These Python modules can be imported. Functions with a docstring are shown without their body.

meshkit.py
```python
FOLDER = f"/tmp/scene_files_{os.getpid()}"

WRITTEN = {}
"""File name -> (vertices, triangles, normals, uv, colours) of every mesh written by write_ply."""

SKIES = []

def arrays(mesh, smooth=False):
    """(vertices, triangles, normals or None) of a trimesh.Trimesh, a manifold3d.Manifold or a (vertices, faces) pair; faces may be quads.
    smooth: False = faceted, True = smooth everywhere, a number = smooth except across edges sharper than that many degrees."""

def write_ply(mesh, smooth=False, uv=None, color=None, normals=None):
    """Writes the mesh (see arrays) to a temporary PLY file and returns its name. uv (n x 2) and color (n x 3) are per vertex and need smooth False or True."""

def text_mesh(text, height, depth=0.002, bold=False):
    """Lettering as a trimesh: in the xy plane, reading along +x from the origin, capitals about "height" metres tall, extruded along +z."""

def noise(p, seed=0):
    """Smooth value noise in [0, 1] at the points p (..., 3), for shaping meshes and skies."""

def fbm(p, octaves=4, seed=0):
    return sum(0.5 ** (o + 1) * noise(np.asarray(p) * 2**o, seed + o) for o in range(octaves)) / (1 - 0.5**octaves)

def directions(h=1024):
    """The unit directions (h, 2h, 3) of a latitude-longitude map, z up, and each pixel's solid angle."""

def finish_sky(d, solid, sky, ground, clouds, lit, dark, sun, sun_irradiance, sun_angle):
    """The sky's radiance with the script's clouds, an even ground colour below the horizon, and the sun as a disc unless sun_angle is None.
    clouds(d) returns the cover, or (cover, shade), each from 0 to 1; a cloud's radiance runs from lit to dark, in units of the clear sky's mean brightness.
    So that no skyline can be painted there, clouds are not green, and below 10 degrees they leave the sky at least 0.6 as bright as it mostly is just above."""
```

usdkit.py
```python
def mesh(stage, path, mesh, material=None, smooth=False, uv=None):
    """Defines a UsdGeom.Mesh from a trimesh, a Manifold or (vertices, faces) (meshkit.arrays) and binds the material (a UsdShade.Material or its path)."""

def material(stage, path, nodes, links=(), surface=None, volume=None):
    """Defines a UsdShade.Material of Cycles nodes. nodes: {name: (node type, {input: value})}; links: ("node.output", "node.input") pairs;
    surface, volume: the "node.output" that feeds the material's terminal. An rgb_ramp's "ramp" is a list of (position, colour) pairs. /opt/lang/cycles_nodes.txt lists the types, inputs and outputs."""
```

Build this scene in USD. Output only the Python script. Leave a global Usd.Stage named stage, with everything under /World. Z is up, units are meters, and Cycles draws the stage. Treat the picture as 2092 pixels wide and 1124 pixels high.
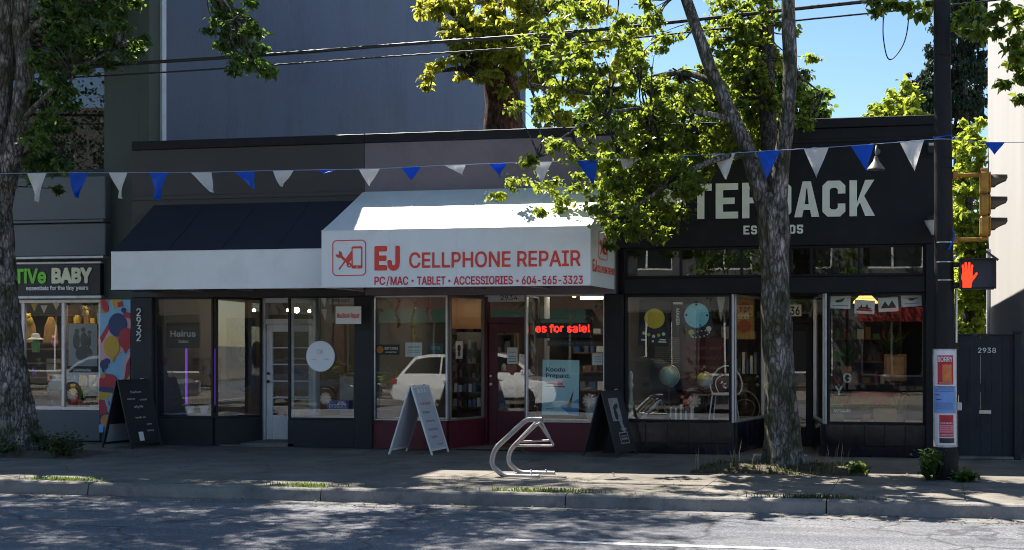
import math, random
import numpy as np
import trimesh
import shapely
from shapely.geometry import Polygon, Point, LineString, box as sbox
from shapely.ops import unary_union
from shapely import affinity
import meshkit, usdkit
from pxr import Usd, UsdGeom, UsdLux, UsdShade, Gf, Sdf, Vt

random.seed(7)
RNG = np.random.default_rng(7)
stage = Usd.Stage.CreateInMemory()
UsdGeom.SetStageUpAxis(stage, 'Z'); UsdGeom.SetStageMetersPerUnit(stage, 1.0)
UsdGeom.Xform.Define(stage, '/World')

# ------------------------------------------------------------ camera, sky, sun
W0, H0, FPX, PX, PY = 2092.0, 1124.0, 2451.0, 1450.0, 698.0   # photograph's size, focal length and principal point in its pixels
YAW, CAM_Y, CAM_Z = math.radians(10.4), -18.3, 1.75
EXPOSURE = 1.72
SUN_AZ, SUN_EL = -math.radians(53.7), math.radians(53.7)      # the sun stands behind the shops, to the left
SUN_I, SKY_S = 1.15, 0.056

cam = UsdGeom.Camera.Define(stage, '/World/camera')
cam.AddTranslateOp().Set((0, CAM_Y, CAM_Z))
cam.AddRotateZOp().Set(math.degrees(YAW)); cam.AddRotateXOp().Set(90)
AP = 36.0
cam.CreateHorizontalApertureAttr(AP)
cam.CreateFocalLengthAttr(AP * FPX / W0)
cam.CreateHorizontalApertureOffsetAttr(-AP * (PX - W0 / 2) / W0)
cam.CreateVerticalApertureOffsetAttr(AP * (PY - H0 / 2) / W0)
cam.CreateExposureAttr(EXPOSURE)
cam.CreateClippingRangeAttr((0.05, 5000.0))

usdkit.material(stage, '/World/Looks/sky', {
    's': ('sky_texture', {'sky_type': 'single_scattering', 'sun_disc': False, 'sun_elevation': SUN_EL, 'sun_rotation': SUN_AZ, 'altitude': 60.0, 'air_density': 1.0, 'aerosol_density': 0.25, 'ozone_density': 2.0}),
    'h': ('hsv', {'saturation': 1.12}), 'b': ('background_shader', {'strength': SKY_S})}, [('s.color', 'h.color'), ('h.color', 'b.color')], surface='b.background')
dome = UsdLux.DomeLight.Define(stage, '/World/sky')
UsdShade.MaterialBindingAPI.Apply(dome.GetPrim()).Bind(UsdShade.Material.Get(stage, '/World/Looks/sky'))
dome.GetPrim().SetCustomDataByKey('kind', 'structure')
dome.GetPrim().SetCustomDataByKey('label', 'clear blue summer sky above the shops')
sun = UsdLux.DistantLight.Define(stage, '/World/sun')
sun.CreateIntensityAttr(SUN_I); sun.CreateAngleAttr(0.5); sun.CreateNormalizeAttr(True) if hasattr(sun, 'CreateNormalizeAttr') else None
sun.CreateColorAttr((1.0, 0.94, 0.85))
SD = np.array([math.sin(SUN_AZ) * math.cos(SUN_EL), math.cos(SUN_AZ) * math.cos(SUN_EL), math.sin(SUN_EL)])
_x = np.cross([0, 0, 1.0], SD); _x /= np.linalg.norm(_x); _y = np.cross(SD, _x)
sun.AddTransformOp().Set(Gf.Matrix4d(*_x, 0, *_y, 0, *SD, 0, 0, 0, 30, 1))

# a point of the photograph at the depth plane Y, as a place in the world
CAM_F = np.array([-math.sin(YAW), math.cos(YAW)]); CAM_R = np.array([math.cos(YAW), math.sin(YAW)])
def at(px, py, Y):
    d = CAM_F + (px - PX) / FPX * CAM_R
    t = (Y - CAM_Y) / d[1]
    return np.array([t * d[0], Y, CAM_Z - (py - PY) / FPX * t])
def fx(px, Y=0.0): return at(px, 600, Y)[0]
def fz(px, py, Y=0.0): return at(px, py, Y)[2]

# ------------------------------------------------------------ scene helpers
_count = {}
def _path(parent, name):
    k = (parent, name); n = _count.get(k, -1) + 1; _count[k] = n
    return f'{parent}/{name}' + (f'_{n:03d}' if n else '')
class T:
    def __init__(s, path, base): s.path, s.base = path, np.asarray(base, float)
def _tags(prim, **kw):
    for k, v in kw.items():
        if v: prim.SetCustomDataByKey(k, v)
def thing(name, label, cat, base=(0, 0, 0), group=None):
    p = _path('/World', name)
    x = UsdGeom.Xform.Define(stage, p); x.AddTranslateOp().Set(tuple(float(v) for v in base))
    _tags(x.GetPrim(), label=label, category=cat, group=group)
    return T(p, base)
def structure(name, label):
    p = _path('/World', name); x = UsdGeom.Xform.Define(stage, p)
    _tags(x.GetPrim(), label=label, kind='structure')
    return T(p, (0, 0, 0))
def _arr(mesh):
    if isinstance(mesh, (list, tuple)) and len(mesh) and isinstance(mesh[0], trimesh.Trimesh): mesh = trimesh.util.concatenate(mesh)
    return mesh
def part(parent, name, mesh, mat, label=None, smooth=False, kind=None):
    mesh = _arr(mesh)
    if isinstance(mesh, trimesh.Trimesh): v, f = np.array(mesh.vertices), np.array(mesh.faces)
    else: v, f = np.array(mesh[0], float), np.array(mesh[1])
    if f.shape[1] == 4: f = np.vstack([f[:, [0, 1, 2]], f[:, [0, 2, 3]]])
    p = _path(parent.path, name)
    usdkit.mesh(stage, p, trimesh.Trimesh(v - parent.base, f, process=False), mat, smooth)
    _tags(stage.GetPrimAtPath(p), label=label, kind=kind)
    return T(p, parent.base)
def single(name, mesh, mat, label, cat=None, group=None, kind=None, smooth=False):
    mesh = _arr(mesh)
    if isinstance(mesh, trimesh.Trimesh): v, f = np.array(mesh.vertices), np.array(mesh.faces)
    else: v, f = np.array(mesh[0], float), np.array(mesh[1])
    if f.shape[1] == 4: f = np.vstack([f[:, [0, 1, 2]], f[:, [0, 2, 3]]])
    b = (v.min(0) + v.max(0)) / 2; b[2] = v[:, 2].min()
    if kind == 'structure': b = np.zeros(3)
    p = _path('/World', name)
    m = usdkit.mesh(stage, p, trimesh.Trimesh(v - b, f, process=False), mat, smooth)
    UsdGeom.Xformable(m).AddTranslateOp().Set(tuple(map(float, b)))
    _tags(m.GetPrim(), label=label, category=cat, group=group, kind=kind)
    return T(p, b)
def copy_of(src, name, loc, label, cat, group=None, rotz=0.0):
    p = _path('/World', name); x = UsdGeom.Xform.Define(stage, p)
    x.GetPrim().GetReferences().AddInternalReference(src.path); x.GetPrim().SetInstanceable(True)
    x.ClearXformOpOrder()
    x.AddTranslateOp().Set(tuple(map(float, loc)))
    x.AddRotateZOp().Set(rotz)
    _tags(x.GetPrim(), label=label, category=cat, group=group)
    return T(p, loc)

# ------------------------------------------------------------ mesh helpers
def box(x0, x1, y0, y1, z0, z1):
    m = trimesh.creation.box((abs(x1 - x0), abs(y1 - y0), abs(z1 - z0)))
    m.apply_translation(((x0 + x1) / 2, (y0 + y1) / 2, (z0 + z1) / 2)); return m
def cbox(x0, x1, y0, y1, z0, z1, c=0.012):
    "box with chamfered edges"
    s = np.array([abs(x1 - x0), abs(y1 - y0), abs(z1 - z0)]) / 2; c = min(c, s.min() * 0.6)
    pts = [np.array((a, b, d)) * (s - c * np.array(k)) for a in (-1, 1) for b in (-1, 1) for d in (-1, 1) for k in ((0, 1, 1), (1, 0, 1), (1, 1, 0))]
    m = trimesh.convex.convex_hull(np.array(pts)); m.apply_translation(((x0 + x1) / 2, (y0 + y1) / 2, (z0 + z1) / 2)); return m
def bar(p0, p1, z0, z1, t=0.05, c=0.006, off=0.0):
    "upright panel standing on the plan line p0-p1"
    p0, p1 = np.array(p0, float), np.array(p1, float); d = p1 - p0; L = np.linalg.norm(d)
    m = cbox(0, L, -t / 2 + off, t / 2 + off, z0, z1, c) if c else box(0, L, -t / 2 + off, t / 2 + off, z0, z1)
    m.apply_transform(trimesh.transformations.rotation_matrix(math.atan2(d[1], d[0]), [0, 0, 1])); m.apply_translation((p0[0], p0[1], 0)); return m
def tube(points, radii, sides=8, caps=True):
    p = np.asarray(points, float); n = len(p); r = np.broadcast_to(radii, (n,)).astype(float)
    t = np.gradient(p, axis=0); t /= np.linalg.norm(t, axis=1, keepdims=True) + 1e-12
    a = np.cross(t[0], [0, 0, 1.0] if abs(t[0][2]) < .9 else [1.0, 0, 0]); a /= np.linalg.norm(a)
    A = []
    for k in range(n):
        a = a - t[k] * (a @ t[k]); a /= np.linalg.norm(a); A.append(a)
    A = np.array(A); B = np.cross(t, A); ang = np.arange(sides) * 2 * np.pi / sides
    v = p[:, None] + r[:, None, None] * (np.cos(ang)[None, :, None] * A[:, None] + np.sin(ang)[None, :, None] * B[:, None])
    i, j = np.meshgrid(np.arange(n - 1), np.arange(sides), indexing='ij')
    q = np.stack([i * sides + j, i * sides + (j + 1) % sides, (i + 1) * sides + (j + 1) % sides, (i + 1) * sides + j], -1).reshape(-1, 4)
    v = v.reshape(-1, 3); f = [q[:, [0, 1, 2]], q[:, [0, 2, 3]]]
    if caps:
        v = np.vstack([v, p[0], p[-1]]); c0, c1 = len(v) - 2, len(v) - 1; j = np.arange(sides); k = (j + 1) % sides
        f += [np.stack([np.full(sides, c0), k, j], 1), np.stack([np.full(sides, c1), (n - 1) * sides + j, (n - 1) * sides + k], 1)]
    return trimesh.Trimesh(v, np.vstack(f), process=False)
def spline(pts, n=24):
    "smooth curve through the points (extra columns are interpolated too)"
    from scipy.interpolate import PchipInterpolator, CubicSpline
    p = np.asarray(pts, float); s = np.r_[0, np.cumsum(np.linalg.norm(np.diff(p[:, :3], axis=0), axis=1))]
    return (CubicSpline(s, p) if len(p) > 2 else PchipInterpolator(s, p))(np.linspace(0, s[-1], n))
def lathe(prof, sides=24):
    "profile [(r, z)] turned about z"
    p = np.array(prof, float); ang = np.arange(sides) * 2 * np.pi / sides
    v = np.stack([p[:, None, 0] * np.cos(ang), p[:, None, 0] * np.sin(ang), np.repeat(p[:, None, 1], sides, 1)], -1).reshape(-1, 3)
    i, j = np.meshgrid(np.arange(len(p) - 1), np.arange(sides), indexing='ij')
    q = np.stack([i * sides + j, i * sides + (j + 1) % sides, (i + 1) * sides + (j + 1) % sides, (i + 1) * sides + j], -1).reshape(-1, 4)
    return trimesh.Trimesh(v, np.vstack([q[:, [0, 1, 2]], q[:, [0, 2, 3]]]), process=False)
def frame(mesh, o, u=(1, 0, 0), v=(0, 0, 1)):
    "mesh drawn in its xy plane set at o with x along u and y along v (z = u x v comes out of the surface)"
    u = np.array(u, float); u /= np.linalg.norm(u); v = np.array(v, float); v /= np.linalg.norm(v); n = np.cross(u, v)
    M = np.eye(4); M[:3, 0], M[:3, 1], M[:3, 2], M[:3, 3] = u, v, n, o
    m = mesh.copy(); m.apply_transform(M); return m
def ext(poly, d=0.004):
    ps = [g for g in getattr(poly, 'geoms', [poly]) if isinstance(g, Polygon) and g.area > 1e-8]
    return trimesh.util.concatenate([trimesh.creation.extrude_polygon(g, d, engine='earcut') for g in ps])
def text_poly(s, h, bold=False, sx=1.0, grow=0.0):
    m = meshkit.text_mesh(s, h, 0.01, bold)
    v, f = np.array(m.vertices), np.array(m.faces)
    f = f[(v[f][:, :, 2] < 1e-6).all(1)]
    g = unary_union([Polygon(t) for t in v[f][:, :, :2]]).buffer(h * 0.004).simplify(h * .008)
    if grow: g = g.buffer(grow, join_style='round')
    g = affinity.scale(g, sx, 1, origin=(0, 0)); b = g.bounds
    return affinity.translate(g, -b[0], 0)
def fit_text(s, w, h, bold=False, grow=0.0):
    "lettering of cap height h squeezed to the width w"
    g = text_poly(s, h, bold, 1.0, grow); b = g.bounds
    return affinity.scale(g, w / (b[2] - b[0]), 1, origin=(0, 0))
def rrect(w, h, r): return sbox(r, r, w - r, h - r).buffer(r)
def circ(x, y, r): return Point(x, y).buffer(r, 16)
def ell(x, y, a, b, rot=0): return affinity.rotate(affinity.scale(Point(0, 0).buffer(1, 12), a, b), rot) if False else affinity.translate(affinity.rotate(affinity.scale(Point(0, 0).buffer(1, 12), a, b), rot), x, y)

# ------------------------------------------------------------ materials
_mats = {}
def mat(name, col, rough=0.6, var=0.12, scale=3.0, bump=0.0, bscale=40.0, spec=0.5, metal=0.0, coat=0.0, stretch=(1, 1, 1), dirt=None, island=0.0):
    "principled surface whose colour wanders with noise; dirt = (colour, amount, scale); island = brightness spread between separate pieces"
    if name in _mats: return _mats[name]
    c = np.array(col, float); lo, hi = c * (1 - var), np.minimum(c * (1 + var), 0.95)
    nd = {'g': ('geometry', {}), 'm': ('mapping', {'scale': stretch}), 'n': ('noise_texture', {'scale': scale, 'detail': 5.0, 'roughness': 0.6}),
          'r': ('rgb_ramp', {'ramp': [(0.3, tuple(lo)), (0.7, tuple(hi))]}),
          'rr': ('map_range', {'from_min': 0.3, 'from_max': 0.7, 'to_min': max(rough - 0.08, 0.02), 'to_max': min(rough + 0.08, 1)}),
          'p': ('principled_bsdf', {'metallic': metal, 'specular_ior_level': spec, 'coat_weight': coat})}
    ln = [('g.position', 'm.vector'), ('m.vector', 'n.vector'), ('n.fac', 'r.fac'), ('n.fac', 'rr.value'), ('rr.result', 'p.roughness')]
    out = 'r.color'
    if dirt:
        nd['dn'] = ('noise_texture', {'scale': dirt[2], 'detail': 6.0, 'roughness': 0.7}); nd['dr'] = ('rgb_ramp', {'ramp': [(0.5, (0, 0, 0)), (0.72, (dirt[1],) * 3)]})
        nd['dm'] = ('mix', {'color2': dirt[0]}); ln += [('m.vector', 'dn.vector'), ('dn.fac', 'dr.fac'), ('dr.color', 'dm.fac'), (out, 'dm.color1')]; out = 'dm.color'
    if island:
        nd['im'] = ('map_range', {'from_min': 0.0, 'from_max': 1.0, 'to_min': 1 - island, 'to_max': 1 + island}); nd['oi'] = ('object_info', {})
        nd['iv'] = ('hsv', {}); ln += [('oi.random', 'im.value'), ('im.result', 'iv.value'), (out, 'iv.color')]; out = 'iv.color'
    ln.append((out, 'p.base_color'))
    if bump:
        nd['bn'] = ('noise_texture', {'scale': bscale, 'detail': 4.0}); nd['b'] = ('bump', {'strength': bump, 'distance': 0.01})
        ln += [('m.vector', 'bn.vector'), ('bn.fac', 'b.height'), ('b.normal', 'p.normal')]
    _mats[name] = usdkit.material(stage, f'/World/Looks/{name}', nd, ln, surface='p.BSDF'); return _mats[name]
def glow(name, col, strength):
    if name not in _mats: _mats[name] = usdkit.material(stage, f'/World/Looks/{name}', {'e': ('emission', {'color': col, 'strength': strength})}, [], surface='e.emission')
    return _mats[name]
def glass_mat(name, tint=(0.93, 0.96, 0.95), ior=1.7):
    if name not in _mats:
        _mats[name] = usdkit.material(stage, f'/World/Looks/{name}', {'t': ('transparent_bsdf', {'color': tint}), 'g': ('glossy_bsdf', {'color': (1, 1, 1), 'roughness': 0.0}), 'f': ('fresnel', {'IOR': ior}), 'm': ('mix_closure', {}),
            'ge': ('geometry', {}), 'n': ('noise_texture', {'scale': 0.9, 'detail': 1.0}), 'b': ('bump', {'strength': 0.05, 'distance': 0.02}), 'bf': ('map_range', {'from_min': 0.0, 'from_max': 1.0, 'to_min': ior, 'to_max': 1.0 / ior})},
            [('ge.backfacing', 'bf.value'), ('bf.result', 'f.IOR'), ('t.BSDF', 'm.closure1'), ('g.BSDF', 'm.closure2'), ('f.fac', 'm.fac'), ('ge.position', 'n.vector'), ('n.fac', 'b.height'), ('b.normal', 'g.normal')], surface='m.closure')
    return _mats[name]
def leaf_mat(name, dark, light, trans, tfac=0.45, rough=0.42):
    if name not in _mats:
        _mats[name] = usdkit.material(stage, f'/World/Looks/{name}', {
            'g': ('geometry', {}), 'r': ('rgb_ramp', {'ramp': [(0.0, dark), (1.0, light)]}), 'p': ('principled_bsdf', {'roughness': rough, 'specular_ior_level': 0.5}),
            'tr': ('rgb_ramp', {'ramp': [(0.0, tuple(np.array(trans) * 0.65)), (1.0, trans)]}), 't': ('translucent_bsdf', {}), 'm': ('mix_closure', {'fac': tfac})},
            [('g.random_per_island', 'r.fac'), ('g.random_per_island', 'tr.fac'), ('r.color', 'p.base_color'), ('tr.color', 't.color'), ('p.BSDF', 'm.closure1'), ('t.BSDF', 'm.closure2')], surface='m.closure')
    return _mats[name]
def bark_mat(name, dark, light, moss=0.0):
    if name not in _mats:
        _mats[name] = usdkit.material(stage, f'/World/Looks/{name}', {
            'g': ('geometry', {}), 'm': ('mapping', {'scale': (1, 1, 0.28)}), 'n': ('noise_texture', {'scale': 17.0, 'detail': 8.0, 'roughness': 0.72}), 'r': ('rgb_ramp', {'ramp': [(0.34, dark), (0.5, tuple((np.array(dark) + np.array(light)) / 2)), (0.66, light)]}),
            'cs': ('vector_math', {'math_type': 'scale', 'scale': 0.09}), 'ca': ('vector_math', {'math_type': 'add'}), 'cv': ('voronoi_texture', {'feature': 'distance_to_edge', 'scale': 19.0}), 'cr': ('rgb_ramp', {'ramp': [(0.0, (0.22, 0.2, 0.19)), (0.06, (0.6, 0.6, 0.6)), (0.16, (1, 1, 1)), (1.0, (1.0, 1.0, 1.0))]}), 'cm': ('mix', {'mix_type': 'multiply', 'fac': 0.85}),
            'n3': ('noise_texture', {'scale': 4.0, 'detail': 5.0, 'roughness': 0.7}), 'r3': ('rgb_ramp', {'ramp': [(0.4, (0.55, 0.53, 0.52)), (0.6, (1.5, 1.48, 1.5))]}), 'm3': ('mix', {'mix_type': 'multiply', 'fac': 0.8}),
            'n2': ('noise_texture', {'scale': 2.2, 'detail': 5.0}), 'r2': ('rgb_ramp', {'ramp': [(0.5, (0, 0, 0)), (0.6, (moss,) * 3)]}), 'sx': ('separate_xyz', {}), 'sm': ('map_range', {'from_min': 0.05, 'from_max': -0.6, 'to_min': 0.0, 'to_max': moss, 'clamp': True}), 'ma': ('math', {'math_type': 'maximum', 'use_clamp': True}), 'mx': ('mix', {'color2': (0.05, 0.055, 0.018)}),
            'hm': ('math', {'math_type': 'multiply'}), 'b': ('bump', {'strength': 1.0, 'distance': 0.035}), 'p': ('principled_bsdf', {'roughness': 0.92, 'specular_ior_level': 0.2})},
            [('g.position', 'm.vector'), ('m.vector', 'n.vector'), ('n.fac', 'r.fac'), ('n.color', 'cs.vector1'), ('m.vector', 'ca.vector1'), ('cs.vector', 'ca.vector2'), ('ca.vector', 'cv.vector'), ('cv.distance', 'cr.fac'), ('r.color', 'cm.color1'), ('cr.color', 'cm.color2'), ('g.position', 'n3.vector'), ('n3.fac', 'r3.fac'), ('cm.color', 'm3.color1'), ('r3.color', 'm3.color2'),
             ('g.position', 'n2.vector'), ('n2.fac', 'r2.fac'), ('g.normal', 'sx.vector'), ('sx.x', 'sm.value'), ('sm.result', 'ma.value1'), ('r2.color', 'ma.value2'), ('ma.value', 'mx.fac'), ('m3.color', 'mx.color1'), ('mx.color', 'p.base_color'), ('n.fac', 'hm.value1'), ('cr.color', 'hm.value2'), ('hm.value', 'b.height'), ('b.normal', 'p.normal')], surface='p.BSDF')
    return _mats[name]

M_ASPHALT = usdkit.material(stage, '/World/Looks/asphalt', {
    'g': ('geometry', {}), 'n1': ('noise_texture', {'scale': 0.7, 'detail': 6.0, 'roughness': 0.65}), 'r1': ('rgb_ramp', {'ramp': [(0.3, (0.118, 0.124, 0.140)), (0.7, (0.168, 0.172, 0.183))]}),
    'v': ('noise_texture', {'scale': 42.0, 'detail': 5.0, 'roughness': 0.85}), 'rv': ('rgb_ramp', {'ramp': [(0.34, (0.35, 0.35, 0.37)), (0.5, (0.95, 0.95, 0.95)), (0.66, (1.9, 1.86, 1.8))]}), 'mm': ('mix', {'mix_type': 'multiply', 'fac': 1.0}),
    'cn': ('noise_texture', {'scale': 1.6, 'detail': 5.0}), 'cs': ('vector_math', {'math_type': 'scale', 'scale': 0.9}), 'ca': ('vector_math', {'math_type': 'add'}), 'cv': ('voronoi_texture', {'feature': 'distance_to_edge', 'scale': 0.33}), 'cr': ('rgb_ramp', {'ramp': [(0.0, (0.38, 0.38, 0.4)), (0.006, (0.5, 0.5, 0.5)), (0.014, (1, 1, 1)), (1.0, (1, 1, 1))]}), 'cm': ('mix', {'mix_type': 'multiply', 'fac': 0.8}),
    'b': ('bump', {'strength': 0.7, 'distance': 0.012}), 'p': ('principled_bsdf', {'roughness': 0.85, 'specular_ior_level': 0.3}),
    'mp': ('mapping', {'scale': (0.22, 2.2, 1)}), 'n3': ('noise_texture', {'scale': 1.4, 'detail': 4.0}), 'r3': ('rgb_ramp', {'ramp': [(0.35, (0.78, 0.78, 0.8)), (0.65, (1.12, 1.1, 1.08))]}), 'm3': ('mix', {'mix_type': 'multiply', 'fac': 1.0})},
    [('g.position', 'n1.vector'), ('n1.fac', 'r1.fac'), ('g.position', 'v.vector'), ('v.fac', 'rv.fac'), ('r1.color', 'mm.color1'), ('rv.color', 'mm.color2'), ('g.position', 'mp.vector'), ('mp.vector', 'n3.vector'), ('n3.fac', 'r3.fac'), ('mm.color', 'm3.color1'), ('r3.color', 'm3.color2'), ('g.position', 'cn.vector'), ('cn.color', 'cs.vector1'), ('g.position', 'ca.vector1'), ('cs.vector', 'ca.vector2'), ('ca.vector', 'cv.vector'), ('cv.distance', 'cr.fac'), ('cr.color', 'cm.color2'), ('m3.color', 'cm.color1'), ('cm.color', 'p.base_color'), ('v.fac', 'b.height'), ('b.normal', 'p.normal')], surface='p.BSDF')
M_CONC = mat('pavement_concrete', (0.172, 0.155, 0.132), 0.88, 0.25, 1.3, 0.6, 70, 0.2, dirt=((0.065, 0.058, 0.05), 0.75, 2.0), island=0.1)
M_KERB = mat('kerb_concrete', (0.2, 0.19, 0.175), 0.85, 0.25, 2.5, 0.8, 45, 0.25, dirt=((0.085, 0.08, 0.075), 0.8, 3.5), island=0.06)
M_DARK = mat('charcoal_paint', (0.022, 0.023, 0.027), 0.6, 0.2, 2.0, 0.15, 30, spec=0.35)
M_BLACK = mat('black_paint', (0.0085, 0.0088, 0.0105), 0.6, 0.25, 1.5, 0.12, 25, spec=0.3, dirt=((0.02, 0.02, 0.022), 0.5, 3.0))
M_TAUPE = mat('taupe_paint', (0.052, 0.047, 0.044), 0.75, 0.15, 1.2, 0.25, 30)
M_MAUVE = mat('mauve_paint', (0.16, 0.135, 0.15), 0.75, 0.12, 1.0, 0.25, 30, dirt=((0.10, 0.085, 0.095), 0.6, 1.6))
M_GREEN = mat('dark_green_render', (0.062, 0.075, 0.062), 0.8, 0.12, 0.8, 0.2, 40)
M_BAND = mat('slate_band_panel', (0.10, 0.108, 0.115), 0.7, 0.1, 1.0, 0.1, 30)
M_WHITE = mat('white_trim', (0.72, 0.72, 0.72), 0.5, 0.08, 3.0, dirt=((0.4, 0.39, 0.36), 0.4, 4.0))
M_ALU = mat('aluminium_frame', (0.55, 0.55, 0.56), 0.38, 0.08, 6.0, metal=0.7)
M_STEEL = mat('galvanised_steel', (0.62, 0.60, 0.58), 0.36, 0.12, 18.0, 0.1, 60, metal=0.85)
M_GLASS = glass_mat('shop_glass')
M_REDP = mat('oxblood_paint', (0.105, 0.010, 0.020), 0.5, 0.15, 2.0, 0.12, 25)
M_REDINK = mat('red_vinyl', (0.74, 0.06, 0.035), 0.5, 0.05)
M_CREAM = mat('cream_lettering', (0.78, 0.77, 0.66), 0.6, 0.06, 6.0)
M_AWN_W = mat('white_awning_vinyl', (0.80, 0.79, 0.76), 0.5, 0.05, 1.5, 0.08, 8, dirt=((0.6, 0.58, 0.53), 0.35, 1.2))
M_AWN_N = mat('navy_awning_canvas', (0.017, 0.018, 0.034), 0.85, 0.15, 2.0, 0.15, 60)
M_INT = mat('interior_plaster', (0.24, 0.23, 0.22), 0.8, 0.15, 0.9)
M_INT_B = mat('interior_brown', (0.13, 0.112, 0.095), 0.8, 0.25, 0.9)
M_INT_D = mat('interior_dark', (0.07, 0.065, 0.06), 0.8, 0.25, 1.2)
M_WOODF = mat('shop_floor', (0.16, 0.12, 0.09), 0.5, 0.2, 2.0, stretch=(1, 6, 1))
M_BLK = mat('black_plastic', (0.012, 0.012, 0.014), 0.4, 0.1)
M_PAPER = mat('white_paper', (0.76, 0.75, 0.72), 0.75, 0.04)
M_CHALK = mat('chalk_writing', (0.55, 0.55, 0.53), 0.9, 0.15, 40)
M_ROOF = mat('roof_felt', (0.07, 0.07, 0.072), 0.9, 0.2, 1.0)
M_WOOD = mat('brown_wood', (0.20, 0.105, 0.05), 0.55, 0.25, 4.0, 0.15, 30, stretch=(1, 1, 6))
# ============================================================ GROUND
KY = -5.1          # kerb line
single('ground', box(-400, 400, -400, 400, -0.6, -0.26), mat('far_ground', (0.12, 0.12, 0.10), 0.95, 0.2, 0.05), 'dull ground stretching away under and beyond the street', kind='structure')
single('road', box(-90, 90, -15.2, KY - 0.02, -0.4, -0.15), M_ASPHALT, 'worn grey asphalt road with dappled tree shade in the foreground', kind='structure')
line = []
for k in range(40):     # worn painted line as a thin strip with ragged edges
    pass
lx = np.arange(-4.0, 12, 0.25); up = -7.30 - .012 * (lx + 4) + 0.01 * np.sin(lx * 3.1) + 0.006 * RNG.normal(size=len(lx)); lo = up - 0.1 + 0.008 * RNG.normal(size=len(lx))
v = np.vstack([np.stack([lx, up, np.full_like(lx, -0.146)], 1), np.stack([lx, lo, np.full_like(lx, -0.146)], 1)]); n = len(lx); i = np.arange(n - 1)
single('lane_line', (v, np.stack([n + i, n + i + 1, i + 1, i], 1)), mat('road_paint', (0.62, 0.62, 0.60), 0.7, 0.15, 12.0, dirt=((0.2, 0.2, 0.2), 0.8, 25.0)), 'thin white painted lane line on the asphalt', kind='structure')
# pavement: a bed with scored concrete slabs laid on it
sw = structure('sidewalk', 'concrete pavement of scored slabs between the kerb and the shop fronts')
part(sw, 'bed', box(-60, 60, KY + 0.16, 2.2, -0.4, -0.014), mat('joint_dirt', (0.07, 0.065, 0.055), 0.95, 0.3, 6.0))
xs = np.arange(-19.5, 7.0, 1.53); ys = [KY + 0.165, -3.62, -2.12, -0.85, 0.02]
PIT = (-3.15, -0.8, -2.62, -1.5)     # soil pit of the right-hand tree
PIT2 = (-16.5, -12.6, -2.45, -1.25)
def cut(x0, x1, y0, y1):
    r = sbox(x0, y0, x1, y1)
    for p in (PIT, PIT2): r = r.difference(sbox(p[0], p[2], p[1], p[3]))
    return r
for a in range(len(xs) - 1):
    for b in range(len(ys) - 1):
        g = cut(xs[a] + 0.004, xs[a + 1] - 0.004, ys[b] + 0.004, ys[b + 1] - 0.004)
        if g.is_empty or g.area < 0.02: continue
        m = ext(g, 0.04); dz = float(RNG.normal() * 0.0022); m.apply_translation((0, 0, -0.04 + dz))
        part(sw, 'slab', m, M_CONC)
for x0, x1 in ((-60, xs[0] - .004), (xs[-1] + .004, 60)): part(sw, 'slab', box(x0, x1, KY + .17, .02, -0.04, 0), M_CONC)
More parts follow.
